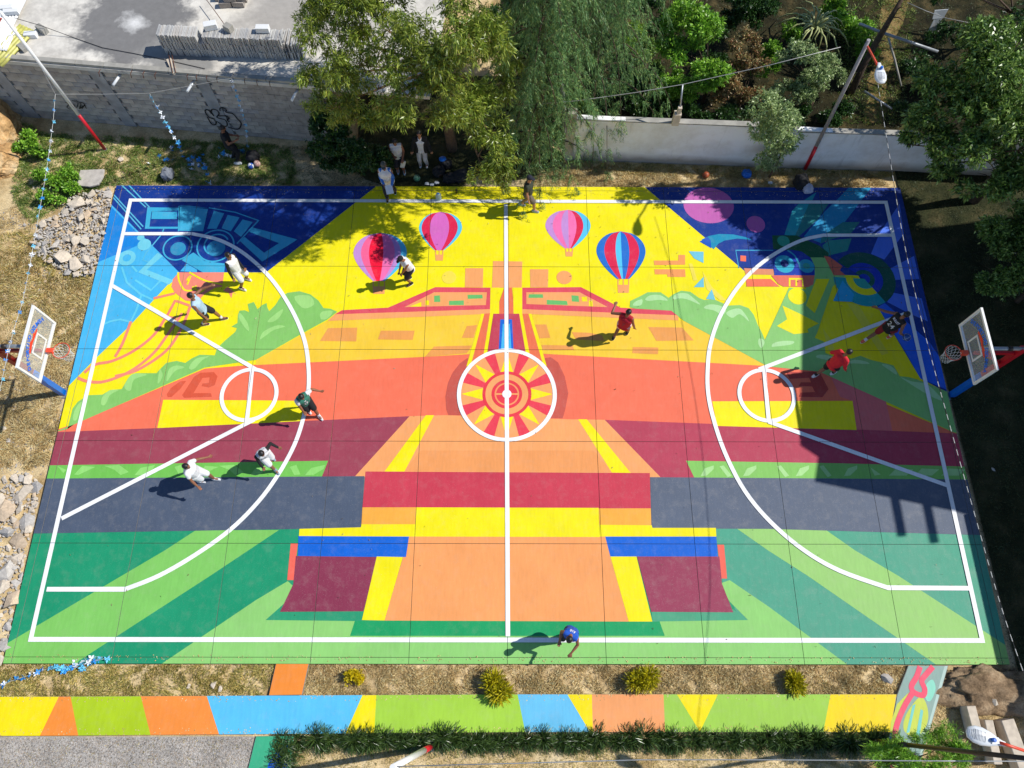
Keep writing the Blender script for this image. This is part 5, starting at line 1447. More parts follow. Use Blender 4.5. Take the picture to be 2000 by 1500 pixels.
grass('dry_grass', 0, GL_([(1080, 318), (1460, 335), (1700, 340), (1740, 365), (1030, 365)]), 42000, DRY, seed=6, L=(.06, .16), W=.013)
grass('green_grass', 0, GL_([(1101, 313), (1420, 326), (1745, 337), (1745, 348), (1260, 345), (1101, 322)]), 15000, MIX, seed=66, L=(.06, .16))
grass('green_grass', 0, GL_([(575, 1440), (1752, 1436), (1730, 1540), (560, 1560)]), 52000, MIX, seed=7, L=(.03, .08))
grass('dry_grass', 0, GL_([(1855, 1305), (2080, 1305), (2080, 1500), (1815, 1500), (1812, 1440)]), 24000, DRY, seed=8, L=(.05, .14))
grass('side_shade_grass', 0, [(13.66, -8.2), (17.5, -8.6), (17.5, 8.8), (13.66, 8.8)], 52000, DGR, seed=9, L=(.04, .11), z=ZG + .045)
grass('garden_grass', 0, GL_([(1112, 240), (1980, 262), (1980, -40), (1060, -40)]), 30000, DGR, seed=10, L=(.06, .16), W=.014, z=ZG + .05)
grass('gravel_weeds', 0, GL_([(-60, 1441), (495, 1441), (486, 1500), (-60, 1500)]), 1500, MIX, seed=12, L=(.03, .07), z=ZG + .03)
# loose pebbles on the gravel
def pebbles(name, poly, n, s0, s1, mat, seed, z):
    rng = np.random.default_rng(seed)
    P2 = tri_sample(poly, n, rng)
    base = np.array([(1, 0, 0), (-.8, .7, 0), (-.7, -.8, 0), (.1, .1, .9), (.2, 1, .1)], float)
    tri = np.array([(0, 1, 3), (1, 2, 3), (2, 0, 3), (0, 4, 1)])
    a = rng.uniform(0, 6.28, n); s = rng.uniform(s0, s1, n)
    c, si = np.cos(a), np.sin(a)
    V = np.empty((n, 5, 3))
    V[:, :, 0] = (base[None, :, 0] * c[:, None] - base[None, :, 1] * si[:, None]) * s[:, None] + P2[:, 0:1]
    V[:, :, 1] = (base[None, :, 0] * si[:, None] + base[None, :, 1] * c[:, None]) * s[:, None] + P2[:, 1:2]
    V[:, :, 2] = base[None, :, 2] * s[:, None] * .8 + z
    F = (np.arange(n)[:, None, None] * 5 + tri[None]).reshape(-1, 3)
    return tag(new_obj(name, np_mesh(name, V.reshape(-1, 3), F), mat), kind='stuff')
PEB = leaf_mat('pebble_stone', [rgb(120, 116, 110, .8), rgb(170, 164, 158, .8), rgb(205, 200, 194, .8), rgb(160, 140, 118, .8)], .8, 0)
pebbles('gravel', GL_([(-60, 1441), (495, 1441), (484, 1520), (-60, 1520)]), 16000, .010, .028, PEB, 1, ZG + .03)
pebbles('gravel', GL_([(-60, 420), (130, 400), (190, 545), (115, 840), (80, 930), (-60, 930)]), 2500, .012, .04, PEB, 2, ZG)

def branchy(mb, base, top, r0, ends, rng, r1=None):
    base, top = Vector(base), Vector(top)
    mid = (base + top) / 2 + Vector((rng.uniform(-.12, .12), rng.uniform(-.12, .12), 0))
    mb.tube([base - Vector((0, 0, .1)), mid, top], [r0 * 1.25, r0, r0 * .75], 10)
def limb_set(par, fork, ends, r0, mat, rng):
    for e in ends:
        e = Vector(e)
        m1 = fork.lerp(e, .45) + Vector((rng.uniform(-.15, .15), rng.uniform(-.15, .15), rng.uniform(0, .25)))
        mb = MB(); mb.tube([fork, m1, e], [r0 * .42, r0 * .26, r0 * .07], 7)
        for k in range(5):
            p = m1.lerp(e, rng.uniform(.0, .9)); q = p + Vector((rng.uniform(-.7, .7), rng.uniform(-.7, .7), rng.uniform(-.1, .5)))
            mb.tube([p, p.lerp(q, .5) + Vector((0, 0, .06)), q], [r0 * .13, r0 * .08, r0 * .03], 5)
        mb.build('limb', mat, par)
def foliage(par, E, n, per, L, W, mat, droop, seed, spread=.6, inner=.5, name='crown', loc=Vector((0, 0, 0)), lobes=0):
    rng = np.random.default_rng(seed)
    if lobes:                 # break each mass into smaller boughs with sky between them
        E2 = []
        for c_, r_ in E:
            for q in range(lobes):
                v = rng.normal(size=3); v /= np.linalg.norm(v); v[2] *= .7
                k_ = rng.uniform(.34, .58)
                E2.append((Vector(c_) + Vector((v[0] * r_[0] * .72, v[1] * r_[1] * .72, v[2] * r_[2] * .8)), (r_[0] * k_, r_[1] * k_, r_[2] * k_ * .8)))
        E = E2
    C = np.array([tuple(Vector(e[0]) - loc) for e in E]); R = np.array([e[1] for e in E], float)
    wgt = (R[:, 0] * R[:, 1] * R[:, 2]) ** (2 / 3); idx = rng.choice(len(E), n, p=wgt / wgt.sum())
    d = rng.normal(size=(n, 3)); d /= np.linalg.norm(d, axis=1, keepdims=True)
    # uneven surface: lobes and hollows
    k = 1 + .22 * np.sin(d[:, 0] * 7 + idx * 1.7) * np.sin(d[:, 1] * 6 + idx) + .16 * np.sin(d[:, 2] * 9 + d[:, 0] * 5 + idx * 2.1)
    rr = (inner + (1 - inner) * rng.random(n) ** .6) * k
    cl = C[idx] + d * rr[:, None] * R[idx]
    keep = (np.sin(cl[:, 0] * 3.1 + cl[:, 2] * 2.2 + seed) * np.sin(cl[:, 1] * 3.4 - cl[:, 2] * 1.7) + .5 * np.sin(cl[:, 0] * 8 + cl[:, 1] * 7.3)) > -.92 + rng.random(n) * .35 - .1
    cl, d = cl[keep], d[keep]
    n = len(cl)
    P = np.repeat(cl, per, axis=0)
    ax = d * .55 + np.array([0, 0, -droop]) + rng.normal(0, .25, (n, 3))
    Dv = np.repeat(ax, per, axis=0) + rng.normal(0, spread, (n * per, 3))
    P = P + rng.normal(0, L * .28, P.shape)
    return blade_cloud(name, P, Dv, L * rng.uniform(.6, 1.25, len(P)), W * rng.uniform(.7, 1.25, len(P)), mat, par, seed=seed + 1)
def EL(l): return [(at(x, y, z), (rx, ry, rz)) for (x, y, z, rx, ry, rz) in l]
def tree(name, label, cat, base, fork_h, r0, E, n, per, L, W, mat, droop, seed, bark=None, group=None, top_off=(0, 0), inner=.5, spread=.6, limbs=True, nlimb=9, lobes=5):
    rng = random.Random(seed)
    base = Vector(base); root = empty(name, base); tag(root, label, cat, group)
    fork = Vector((top_off[0], top_off[1], fork_h))
    bark = bark or M['bark']
    mb = MB(); branchy(mb, (0, 0, 0), fork, r0, None, rng); mb.build('trunk', bark, root)
    if limbs: limb_set(root, fork, [Vector(e[0]) - base + Vector((0, 0, -e[1][2] * .2)) for e in E[:nlimb]], r0, bark, rng)
    foliage(root, E, n, per, L, W, mat, droop, seed, spread, inner, 'crown', base, lobes)
    return root
LF1 = leaf_mat('willowy_leaves', [rgb(79, 107, 31, .8), rgb(125, 151, 46, .8), rgb(171, 191, 69, .8), rgb(101, 129, 39, .8), rgb(203, 210, 92, .8), rgb(111, 141, 49, .8)], .36, .25)
LF2 = leaf_mat('dark_leaves', [rgb(34, 67, 29, .8), rgb(54, 94, 37, .8), rgb(78, 119, 48, .8), rgb(42, 78, 34, .8)], .4, .2)
LF3 = leaf_mat('cedar_needles', [rgb(58, 103, 56, .8), rgb(98, 147, 80, .8), rgb(145, 187, 113, .8), rgb(77, 121, 66, .8), rgb(184, 206, 113, .8)], .5, .2)
LF4 = leaf_mat('sapling_leaves', [rgb(123, 155, 88, .8), rgb(173, 200, 127, .8), rgb(222, 240, 173, .8), rgb(112, 138, 71, .8)], .4, .25)
LF5 = leaf_mat('bright_leaves', [rgb(86, 142, 35, .8), rgb(136, 198, 56, .8), rgb(190, 240, 86, .8), rgb(69, 123, 35, .8)], .4, .3)
LF6 = leaf_mat('lime_leaves', [rgb(123, 167, 25, .8), rgb(162, 204, 38, .8), rgb(98, 139, 25, .8)], .4, .3)
LF7 = leaf_mat('reddish_leaves', [rgb(140, 77, 50, .8), rgb(177, 135, 87, .8), rgb(122, 120, 65, .8), rgb(200, 177, 120, .8), rgb(87, 97, 50, .8)], .5, .2)
LF8 = leaf_mat('oak_leaves', [rgb(55, 90, 35, .8), rgb(90, 128, 49, .8), rgb(132, 170, 73, .8), rgb(183, 214, 117, .8), rgb(68, 106, 40, .8)], .36, .25)
LYE = leaf_mat('golden_leaves', [rgb(236, 208, 0, .85), rgb(250, 226, 20, .85), rgb(214, 186, 0, .85)], .5, .2)
LYG = leaf_mat('yellow_green_leaves', [rgb(176, 172, 14, .85), rgb(226, 210, 20, .85), rgb(130, 138, 16, .85), rgb(246, 226, 50, .85)], .5, .25)
STR = leaf_mat('strap_leaves', [rgb(47, 72, 33, .8), rgb(72, 103, 47, .8), rgb(103, 131, 61, .8), rgb(58, 86, 39, .8)], .34, .2)

E1 = EL([(655, 60, 6.0, 1.0, 1.1, .8), (740, 40, 6.8, 1.3, 1.2, .9), (850, 50, 7.6, 1.2, 1.2, .9), (925, 70, 7.2, .8, 1.0, .8), (640, 140, 5.4, .8, .7, .6), (700, 120, 6.3, 1.0, .9, .6), (820, 130, 6.6, 1.2, .9, .8), (790, 195, 6.0, .9, .7, .6),
         (900, 180, 5.0, 1.0, .8, .7), (965, 165, 4.6, .6, .7, .6), (872, 212, 5.6, .7, .5, .5), (950, 245, 4.2, .8, .7, .6), (975, 300, 3.6, .55, .6, .5), (945, 335, 3.5, .45, .4, .4), (985, 345, 3.3, .38, .4, .4), (650, 205, 4.8, .7, .5, .45), (690, 232, 4.4, .8, .5, .45), (742, 232, 4.5, .6, .4, .4),
         (700, -60, 6.6, 1.6, 1.3, 1.0), (850, -70, 7.0, 1.6, 1.3, 1.0), (600, 20, 5.6, .5, .8, .5), (1000, 120, 5.0, .35, .4, .4)])
tree('willowy_tree', 'big willowy yellow-green tree hanging over the top centre of the court', 'tree', gp(884, 292), 3.4, .16, E1, 5600, 14, .17, .030, LF1, .70, 21, M['pale_bark'], top_off=(-.1, .3), spread=.55, nlimb=17, inner=.25, lobes=6)
tree('round_tree', 'dark round bushy tree under the left side of the big willowy tree', 'tree', gp(675, 318), .9, .08, EL([(640, 270, 1.5, .75, .6, .7), (705, 295, 1.3, .75, .55, .7), (612, 235, 1.8, .45, .4, .45), (745, 315, 1.0, .4, .35, .45), (665, 320, .7, .7, .4, .5)]), 2300, 11, .10, .045, LF2, .2, 22)
tree('young_tree', 'slim grey-green young tree growing against the white wall', 'tree', gp(1502, 346), 1.2, .035, EL([(1497, 205, 3.7, .5, .45, .45), (1520, 232, 3.2, .6, .5, .5), (1495, 255, 2.6, .5, .45, .45), (1530, 280, 2.0, .5, .4, .45), (1503, 312, 1.0, .45, .35, .4), (1545, 240, 2.0, .35, .3, .3)]), 1000, 11, .10, .042, LF4, .15, 23, M['pale_bark'], inner=.3, lobes=0)
tree('leafy_tree', 'bright green leafy tree in the garden, left of the reddish shrub', 'tree', gp(1372, 200), 1.2, .07, EL([(1345, 30, 3.0, .8, .8, .7), (1385, 70, 2.6, .8, .8, .7), (1330, 95, 2.2, .7, .6, .6), (1385, 135, 1.8, .7, .6, .6), (1350, 165, 1.2, .6, .5, .6)]), 2100, 11, .13, .05, LF5, .2, 24)
tree('lime_shrub', 'small lime green shrub in the garden right of the cedar', 'shrub', gp(1240, 130), .4, .04, EL([(1240, 65, 1.3, .35, .35, .35), (1222, 85, 1.1, .35, .3, .3), (1245, 110, .7, .35, .3, .3)]), 380, 11, .11, .055, LF6, .1, 25)
tree('lime_shrub', 'lower lime shrub in the garden behind the thin steel post', 'shrub', gp(1318, 195), .4, .04, EL([(1305, 150, 1.1, .5, .4, .4), (1325, 178, .8, .45, .35, .35), (1300, 185, .5, .4, .3, .3)]), 560, 11, .10, .042, LF5, .3, 26)
tree('reddish_shrub', 'reddish brown shrub in the middle of the garden', 'shrub', gp(1440, 215), .5, .05, EL([(1455, 90, 1.9, .55, .55, .5), (1470, 125, 1.6, .55, .45, .5), (1430, 150, 1.3, .6, .5, .5), (1465, 178, 1.0, .55, .4, .5), (1410, 180, .8, .5, .4, .4)]), 1250, 9, .11, .045, LF7, .1, 27, inner=.3)
tree('rounded_shrub', 'round grey-green shrub left of the leaning lamp post', 'shrub', gp(1580, 215), .5, .06, EL([(1560, 110, 1.6, .7, .6, .55), (1600, 135, 1.4, .65, .55, .5), (1575, 165, 1.0, .8, .5, .5), (1540, 180, .7, .5, .4, .4), (1640, 150, .9, .35, .3, .3)]), 1500, 11, .10, .042, LF4, .1, 28)
tree('green_shrub', 'bright green low plants beside the garden track', 'shrub', gp(1670, 100), .2, .03, EL([(1650, 30, .5, .6, .6, .4), (1680, 60, .4, .45, .5, .3), (1690, 100, .4, .35, .4, .3), (1625, 10, .6, .5, .4, .4)]), 900, 10, .14, .05, LF5, -.2, 29, limbs=False)
tree('green_shrub', 'dark shrub at the top of the garden between cedar and leafy tree', 'shrub', gp(1285, 60), .5, .05, EL([(1265, 5, 1.6, .6, .6, .5), (1290, 40, 1.2, .5, .5, .4), (1230, 10, 1.4, .5, .5, .5)]), 800, 10, .12, .045, LF2, .1, 30)
tree('dark_shrub', 'dark shrub at the top of the garden above the reddish one', 'shrub', gp(1440, 50), .5, .05, EL([(1440, 5, 1.6, .7, .6, .6), (1480, 25, 1.4, .5, .5, .5), (1500, -10, 1.8, .7, .6, .6)]), 900, 10, .12, .045, LF2, .1, 31)
tree('weed_bush', 'leafy green weed clump by the orange rock', 'weeds', gp(62, 300), .15, .02, EL([(48, 282, .25, .35, .3, .25), (72, 295, .2, .3, .25, .2), (60, 262, .2, .35, .2, .2)]), 330, 10, .10, .055, LF5, -.2, 32, limbs=False)
tree('weed_bush', 'big green weed clump above the left rubble pile', 'weeds', gp(110, 370), .15, .02, EL([(95, 345, .25, .5, .35, .22), (125, 360, .22, .5, .35, .22), (100, 385, .2, .45, .3, .2), (140, 335, .18, .4, .3, .2)]), 620, 10, .10, .045, LF5, -.2, 33, limbs=False)
tree('broad_tree', 'large broad-crowned tree at the right edge above the court corner', 'tree', gp(1900, 392), 2.2, .16, EL([(1905, 120, 5.2, 1.2, 1.2, .9), (1850, 190, 4.6, 1.0, .9, .8), (1945, 200, 5.0, 1.2, 1.0, .9), (1975, 80, 5.8, 1.2, 1.1, .9), (1815, 245, 3.9, .65, .6, .5), (1880, 265, 4.2, .9, .8, .7), (1960, 290, 4.4, 1.1, .9, .8), (1775, 280, 3.4, .35, .35, .3), (1850, 315, 3.4, .7, .6, .5), (1930, 360, 3.4, .9, .7, .6), (1995, 360, 3.6, .9, .8, .7), (2060, 200, 5.0, 1.2, 1.2, 1), (2080, 60, 5.6, 1.3, 1.2, 1), (1790, 225, 3.4, .35, .35, .3), (2120, 320, 4.2, 1.4, 1.3, 1), (2180, 180, 4.6, 1.4, 1.3, 1), (2100, 430, 3.2, 1.2, 1.0, .9)]), 6200, 12, .15, .055, LF8, .25, 34, nlimb=12)  # outermost right boughs are unseen, added to shade the ground beside the court
tree('shaded_tree', 'low dark tree in the shade at the right edge below the broad tree', 'tree', gp(1985, 590), .9, .08, EL([(1960, 470, 1.4, .8, .8, .7), (1995, 540, 1.2, .8, .7, .7), (1940, 540, .9, .5, .5, .5), (2030, 440, 1.8, .9, .9, .8)]), 1600, 11, .13, .05, LF8, .2, 35)
tree('dark_tree', 'dark tree filling the top right corner', 'tree', gp(1930, 90), 1.5, .1, EL([(1850, -60, 3.2, 1.2, 1.2, 1), (1950, -40, 3.5, 1.3, 1.2, 1), (2040, 10, 3.6, 1.3, 1.2, 1), (1760, -70, 3.0, 1, 1, .8)]), 2200, 11, .14, .05, LF2, .2, 36)
tree('feathery_shrub', 'feathery green shrub at the bottom right in front of the lamp post', 'shrub', gp(1768, 1475), .6, .04, EL([(1715, 1480, 1.3, .5, .35, .35), (1770, 1470, 1.5, .5, .4, .4), (1815, 1475, 1.4, .5, .4, .4), (1850, 1445, 1.0, .45, .35, .35), (1880, 1480, 1.1, .4, .35, .35), (1740, 1450, .7, .35, .25, .3), (1790, 1510, 1.3, .7, .4, .4)]), 1500, 11, .12, .018, LF5, .25, 37)
# cedars: drooping feathery sprays on arching boughs
def cedar(label, base, h, rad, nb, seed, h0=.9, lean=(0, 0)):
    rng = np.random.default_rng(seed); base = Vector(base)
    root = empty('cedar_tree', base); tag(root, label, 'tree', 'cedars at the top of the court')
    MB().tube([(0, 0, -.1), (lean[0] * .5, lean[1] * .5, h * .5), (lean[0], lean[1], h)], [.14, .10, .03], 10).build('trunk', M['bark'], root)
    P, Dv = [], []
    bb = MB()
    for i in range(nb):
        t = (i + .5) / nb; z = h0 + (h - h0) * t; a = i * 2.399 + rng.uniform(-.3, .3)
        ln = rad * (1 - t) ** .42 * rng.uniform(.75, 1.15) + .25
        o_ = Vector((math.cos(a), math.sin(a), 0)); c0 = Vector((lean[0] * z / h, lean[1] * z / h, z))
        pts = [c0 + o_ * ln * s + Vector((0, 0, .30 * ln * math.sin(s * PI * .75) - .85 * ln * s * s)) for s in np.linspace(0, 1, 9)]
        bb.tube(pts, [.03 * (1 - s * .8) for s in np.linspace(0, 1, 9)], 5)
        side = Vector((-o_.y, o_.x, 0))
        for k in range(1, 9):
            for q in range(6):
                p = pts[k] + side * rng.normal(0, .12 * ln * (1.1 - k / 9)) + Vector((0, 0, rng.normal(0, .05)))
                sd_ = rng.choice((-1, 1)); L_ = rng.uniform(.25, .55)
                ax = (o_ * rng.uniform(.2, .8) + side * sd_ * rng.uniform(.1, .8) + Vector((0, 0, -rng.uniform(.5, 1.3)))).normalized()
                for j in range(13):
                    w_ = j / 12
                    pp = p + ax * L_ * w_ + Vector((0, 0, -.12 * w_ * w_))
                    for s2 in (-1, 1):
                        P.append(pp[:]); dd = ax * .9 + (side * s2 * .8 + Vector((0, 0, -.2))) + Vector(rng.normal(0, .22, 3)); Dv.append(dd[:])
    bb.build('boughs', M['bark'], root)
    P, Dv = np.array(P), np.array(Dv)
    n = len(P)
    blade_cloud('needles', P, Dv, rng.uniform(.07, .15, n), rng.uniform(.010, .020, n), LF3, root, seed=seed)
    return root
cedar('large drooping cedar behind the left end of the white wall', gp(1150, 222), 9.6, 2.7, 66, 51)
cedar('slim cedar between the willowy tree and the white wall', gp(1048, 318), 9.8, 1.95, 60, 52, .8)
tree('dark_tree', 'dark tree at the top edge between the willowy tree and the cedar', 'tree', gp(1030, 150), 1.5, .1, EL([(1010, 20, 2.6, 1.1, 1.0, .9), (1050, 70, 2.2, 1.0, .9, .8), (1010, 110, 1.8, .9, .8, .7), (1060, 0, 2.8, 1, 1, .9), (1060, 150, 1.4, .8, .6, .6)]), 2300, 11, .13, .04, LF2, .2, 38)
tree('dark_shrub', 'dark low shrub behind the middle of the white wall', 'shrub', gp(1250, 215), .3, .04, EL([(1235, 180, .8, .6, .5, .4), (1260, 205, .5, .6, .4, .35), (1300, 215, .4, .5, .35, .3)]), 700, 10, .11, .04, LF2, .1, 39)
tree('dark_shrub', 'dark shrub behind the wall left of the young tree', 'shrub', gp(1420, 230), .3, .04, EL([(1395, 222, .5, .6, .4, .35), (1440, 225, .5, .6, .4, .35), (1360, 222, .4, .5, .35, .3)]), 600, 10, .11, .04, LF2, .1, 40)
tree('lime_shrub', 'yellow-green plant at the foot of the cedar, against the end of the white wall', 'shrub', gp(1125, 195), .3, .03, EL([(1120, 180, .9, .35, .35, .4), (1135, 205, .6, .3, .3, .3)]), 260, 10, .10, .04, LF6, .1, 41)
# bare leaning trunk
tb_ = empty('dead_tree', gp(1660, 185)); tag(tb_, 'dark bare leaning trunk beside the garden track', 'tree')
c0 = tb_.location
P = [gp(1660, 185), at(1688, 125, .9), at(1712, 82, 1.6), at(1738, 38, 2.3), at(1772, -20, 3.2)]
MB().tube([p - c0 for p in P], [.13, .12, .11, .09, .06], 9).build('trunk', M['bark'], tb_)
for k in range(16):
    mb = MB()
    i = rnd.randrange(1, 5); p = P[i].lerp(P[i - 1], rnd.random()) - c0; q = p + Vector((rnd.uniform(-.6, .6), rnd.uniform(-.6, .6), rnd.uniform(-.2, .6))); mb.tube([p, p.lerp(q, .5) + Vector((0, 0, .08)), q], [.03, .02, .006], 5); mb.build('branch', M['bark'], tb_)
sheet('garden_track', [gp(*p) for p in ((1728, -20), (1785, -20), (1770, 20), (1762, 48), (1744, 80), (1748, 110), (1732, 150), (1728, 190), (1736, 215), (1722, 240), (1690, 246), (1684, 222), (1698, 190), (1692, 160), (1706, 128), (1700, 100), (1720, 70), (1716, 40))], ZG + .052, ground_mat('trodden_earth', rgb(90, 78, 44, .8), rgb(150, 124, 78, .8), rgb(176, 150, 100, .8)))
grass('garden_grass', 0, GL_([(1620, -20), (1790, -20), (1760, 245), (1640, 245)]), 16000, GRN, seed=13, L=(.06, .16), W=.014, z=ZG + .055)
# sprawling cactus
cr = empty('climbing_cactus', gp(1572, 95)); tag(cr, 'sprawling cactus with long pale arching stems at the top of the garden', 'cactus')
rng_ = random.Random(9)
for k in range(34):
    a = k / 34 * 2 * PI + rng_.uniform(-.1, .1); ln = rng_.uniform(.7, 1.5)
    pts = [Vector((0, 0, .9)) + Vector((math.cos(a + s * rng_.uniform(-.2, .2)) * ln * s, math.sin(a) * ln * s, .75 * math.sin(s * 2.4) - s * .6)) for s in (0, .2, .4, .6, .8, 1.0)]
    MB().tube(pts, [.032, .034, .032, .03, .026, .012], 5).build('stem', simple('cactus_skin', rgb(192, 198, 126, .8), .5, var=.25) if k == 0 else bpy.data.materials['cactus_skin'], cr)
MB().tube([(0, 0, 0), (0, 0, 1.0)], .12, 8).build('trunk', M['bark'], cr)
# yellow bushes in the dry strip
def bush(label, px_, py_, r, mat, n, L, W, seed, spike=False, rz=None):
    b = gp(px_, py_); r *= .78; root = empty('golden_bush', b); tag(root, label, 'bush', 'golden bushes in the dry strip')
    MB().tube([(0, 0, -.02), (0, 0, r * .6)], [.03, .02], 6).build('stem', M['bark'], root)
    rng = np.random.default_rng(seed)
    if spike:
        d = rng.normal(size=(n, 3)); d[:, 2] = np.abs(d[:, 2]) + .25; d /= np.linalg.norm(d, axis=1, keepdims=True)
        t = rng.random(n) ** .6
        q_ = rng.integers(0, 4, n); oc = rng.uniform(-.55, .55, (4, 3)) * r; oc[:, 2] = np.abs(oc[:, 2]) * .6; P = d * t[:, None] * r * np.array([.75, .7, .8]) + oc[q_] + np.array([0, 0, .06]); Dv = d + rng.normal(0, .3, (n, 3))
        blade_cloud('leaves', P, Dv, L * rng.uniform(.6, 1.2, n), W, mat, root, seed=seed)
    else:
        foliage(root, [(Vector((0, 0, r * .85)), (r, r * .85, r * .8)), (Vector((r * .6, -r * .1, r * .6)), (r * .5, r * .5, r * .5)), (Vector((-r * .4, r * .3, r * .7)), (r * .6, r * .5, r * .6))], n // 8, 8, L, W, mat, -.3, seed, .5, .5, 'leaves')
bush('round lemon yellow bush, leftmost in the dry strip', 694, 1324, .30, LYE, 2600, .05, .03, 1)
bush('spiky yellow-green bush, second from the left in the dry strip', 965, 1340, .52, LYG, 1700, .17, .028, 2, True)
bush('yellow-green bush, third from the left in the dry strip', 1252, 1328, .46, LYG, 1500, .15, .03, 3, True)
bush('yellow-green bush, rightmost in the dry strip', 1556, 1332, .40, LYG, 1200, .15, .03, 4, True)
# row of strap-leaved plants along the pavement
stm = []
for v_ in range(6):
    rng = np.random.default_rng(100 + v_); n = 190
    a = rng.uniform(0, 2 * PI, n); el = rng.uniform(.15, 1.3, n)
    D_ = np.c_[np.cos(a) * np.cos(el), np.sin(a) * np.cos(el), np.sin(el)]
    P = np.c_[np.cos(a) * .05, np.sin(a) * .05, np.zeros(n)] * rng.uniform(0, 2.4, (n, 1))
    L_ = rng.uniform(.22, .42, n)
    # two segments per leaf so that it arches
    tip = P + D_ * L_[:, None] * .6; D2 = D_.copy(); D2[:, 2] -= 1.0
    o = blade_cloud('strap_plant', np.r_[P, tip], np.r_[D_, D2], np.r_[L_ * .75, L_ * .5], np.r_[np.full(n, .020), np.full(n, .015)], STR, seed=v_, fold=.1)
    stm.append(o.data); bpy.data.objects.remove(o)
def strap(x, y, s, lab='dark green strap-leaved plant in the row along the striped pavement', z=0):
    o = new_obj('strap_plant', stm[rnd.randrange(6)], None, None, gp(x, y)); o.scale = (s, s, s); o.rotation_euler = (0, 0, rnd.uniform(0, 6))
    tag(o, lab, 'plant', 'strap-leaved plants along the pavement')
x = 552
while x < 1735:
    strap(x, 1444 + rnd.uniform(-6, 5), rnd.uniform(.62, 1.2)); strap(x + 10, 1450 + rnd.uniform(-4, 9), rnd.uniform(.45, .95)); x += rnd.uniform(13, 36)
for (x, y) in ((556, 1456), (548, 1470), (556, 1484), (545, 1492), (560, 1498), (570, 1470)): strap(x, y, rnd.uniform(.8, 1.1), 'dark green strap-leaved plant in the corner clump beside the green path')

# scattered leaves and bits on the paint
rng = np.random.default_rng(404)
n = 240
P = np.c_[rng.uniform(-13.2, 13.2, n), rng.uniform(-7.6, 7.5, n), np.full(n, .03)]
P[:120, 1] = 7.6 - np.abs(rng.normal(0, 2.6, 120)); P[:, 1] = np.clip(P[:, 1], -7.6, 7.6)
an = rng.uniform(0, 6.28, n)
tag(blade_cloud('fallen_leaves', P, np.c_[np.cos(an), np.sin(an), np.full(n, .12)], rng.uniform(.03, .085, n), rng.uniform(.012, .03, n), leaf_mat('fallen_leaf', [rgb(70, 60, 34, .8), rgb(150, 130, 84, .8), rgb(190, 180, 150, .8)], .8, 0), seed=9), kind='stuff')

pebbles('soil_crumbs', [tuple(at(x, y, 0)[:2]) for x, y in ((-20, 1359), (1750, 1353), (1750, 1366), (-20, 1372))], 420, .006, .02, DRY, 7, ZP + .004)
pebbles('soil_crumbs', [tuple(at(x, y, 0)[:2]) for x, y in ((-20, 1424), (1735, 1415), (1735, 1430), (-20, 1437))], 420, .006, .02, DRY, 8, ZP + .004)
pebbles('soil_crumbs', [tuple(at(x, y, 0)[:2]) for x, y in ((222, 366), (1745, 370), (1750, 385), (215, 380))], 500, .006, .018, DRY, 9, .02)
pebbles('soil_crumbs', [tuple(at(x, y, 0)[:2]) for x, y in ((10, 1278), (1960, 1284), (1962, 1296), (8, 1290))], 500, .006, .018, DRY, 10, .02)

for (lab, b_, E_, m_, sd_) in (('dark leafy filler shrub between the leafy tree and the reddish shrub', (1400, 120), [(1410, 60, .9, .55, .5, .45), (1400, 110, .7, .5, .45, .4), (1425, 20, 1.0, .5, .5, .45)], LF2, 61),
        ('green broad shrub under the cactus', (1530, 110), [(1520, 95, .7, .6, .5, .4), (1550, 70, .8, .5, .5, .4), (1500, 130, .6, .5, .4, .35)], LF5, 62),
        ('low dark plants behind the wall right of the young tree', (1590, 240), [(1560, 225, .4, .5, .35, .35), (1610, 235, .4, .5, .35, .35), (1650, 215, .4, .4, .4, .3)], LF2, 63),
        ('dark weeds beside the fallen pipes', (1790, 150), [(1790, 120, .4, .6, .6, .35), (1820, 170, .4, .6, .5, .35), (1775, 215, .4, .5, .4, .3), (1850, 70, .5, .7, .6, .4)], LF2, 64),
        ('olive shrub between the lime shrub and the leafy tree', (1290, 130), [(1280, 95, .8, .45, .4, .4), (1275, 140, .6, .4, .4, .35)], LF8, 65)):
    tree('green_shrub', lab, 'shrub', gp(*b_), .3, .03, EL(E_), 620, 10, .11, .045, m_, .0, sd_, limbs=False, lobes=4)

pebbles('earth_clods', GL_([(1850, 1310), (2010, 1305), (2010, 1395), (1870, 1385)]), 1800, .012, .05, leaf_mat('earth_clod', [rgb(92, 74, 54, .8), rgb(150, 122, 92, .8), rgb(190, 162, 126, .8)], .9, 0), 15, ZG + .02)
rs2 = random.Random(4)
for k, (x, y, w_) in enumerate(((1880, 1345, 'left'), (1915, 1332, 'upper'), (1950, 1352, 'middle'), (1985, 1340, 'right'), (1930, 1372, 'lower'))):
    s_ = rs2.uniform(.12, .2)
    o = new_obj('stone', CH[rs2.randrange(14)], None, None, gp(x, y) + Vector((0, 0, .30 - abs(x - 1935) * .003))); o.scale = (s_, s_ * .8, s_ * .7); o.rotation_euler = (rs2.uniform(-.5, .5), .2, rs2.uniform(0, 6))
    tag(o, 'lump of stone on the %s part of the dirt mound' % w_, 'stone', 'stones on the dirt mound')

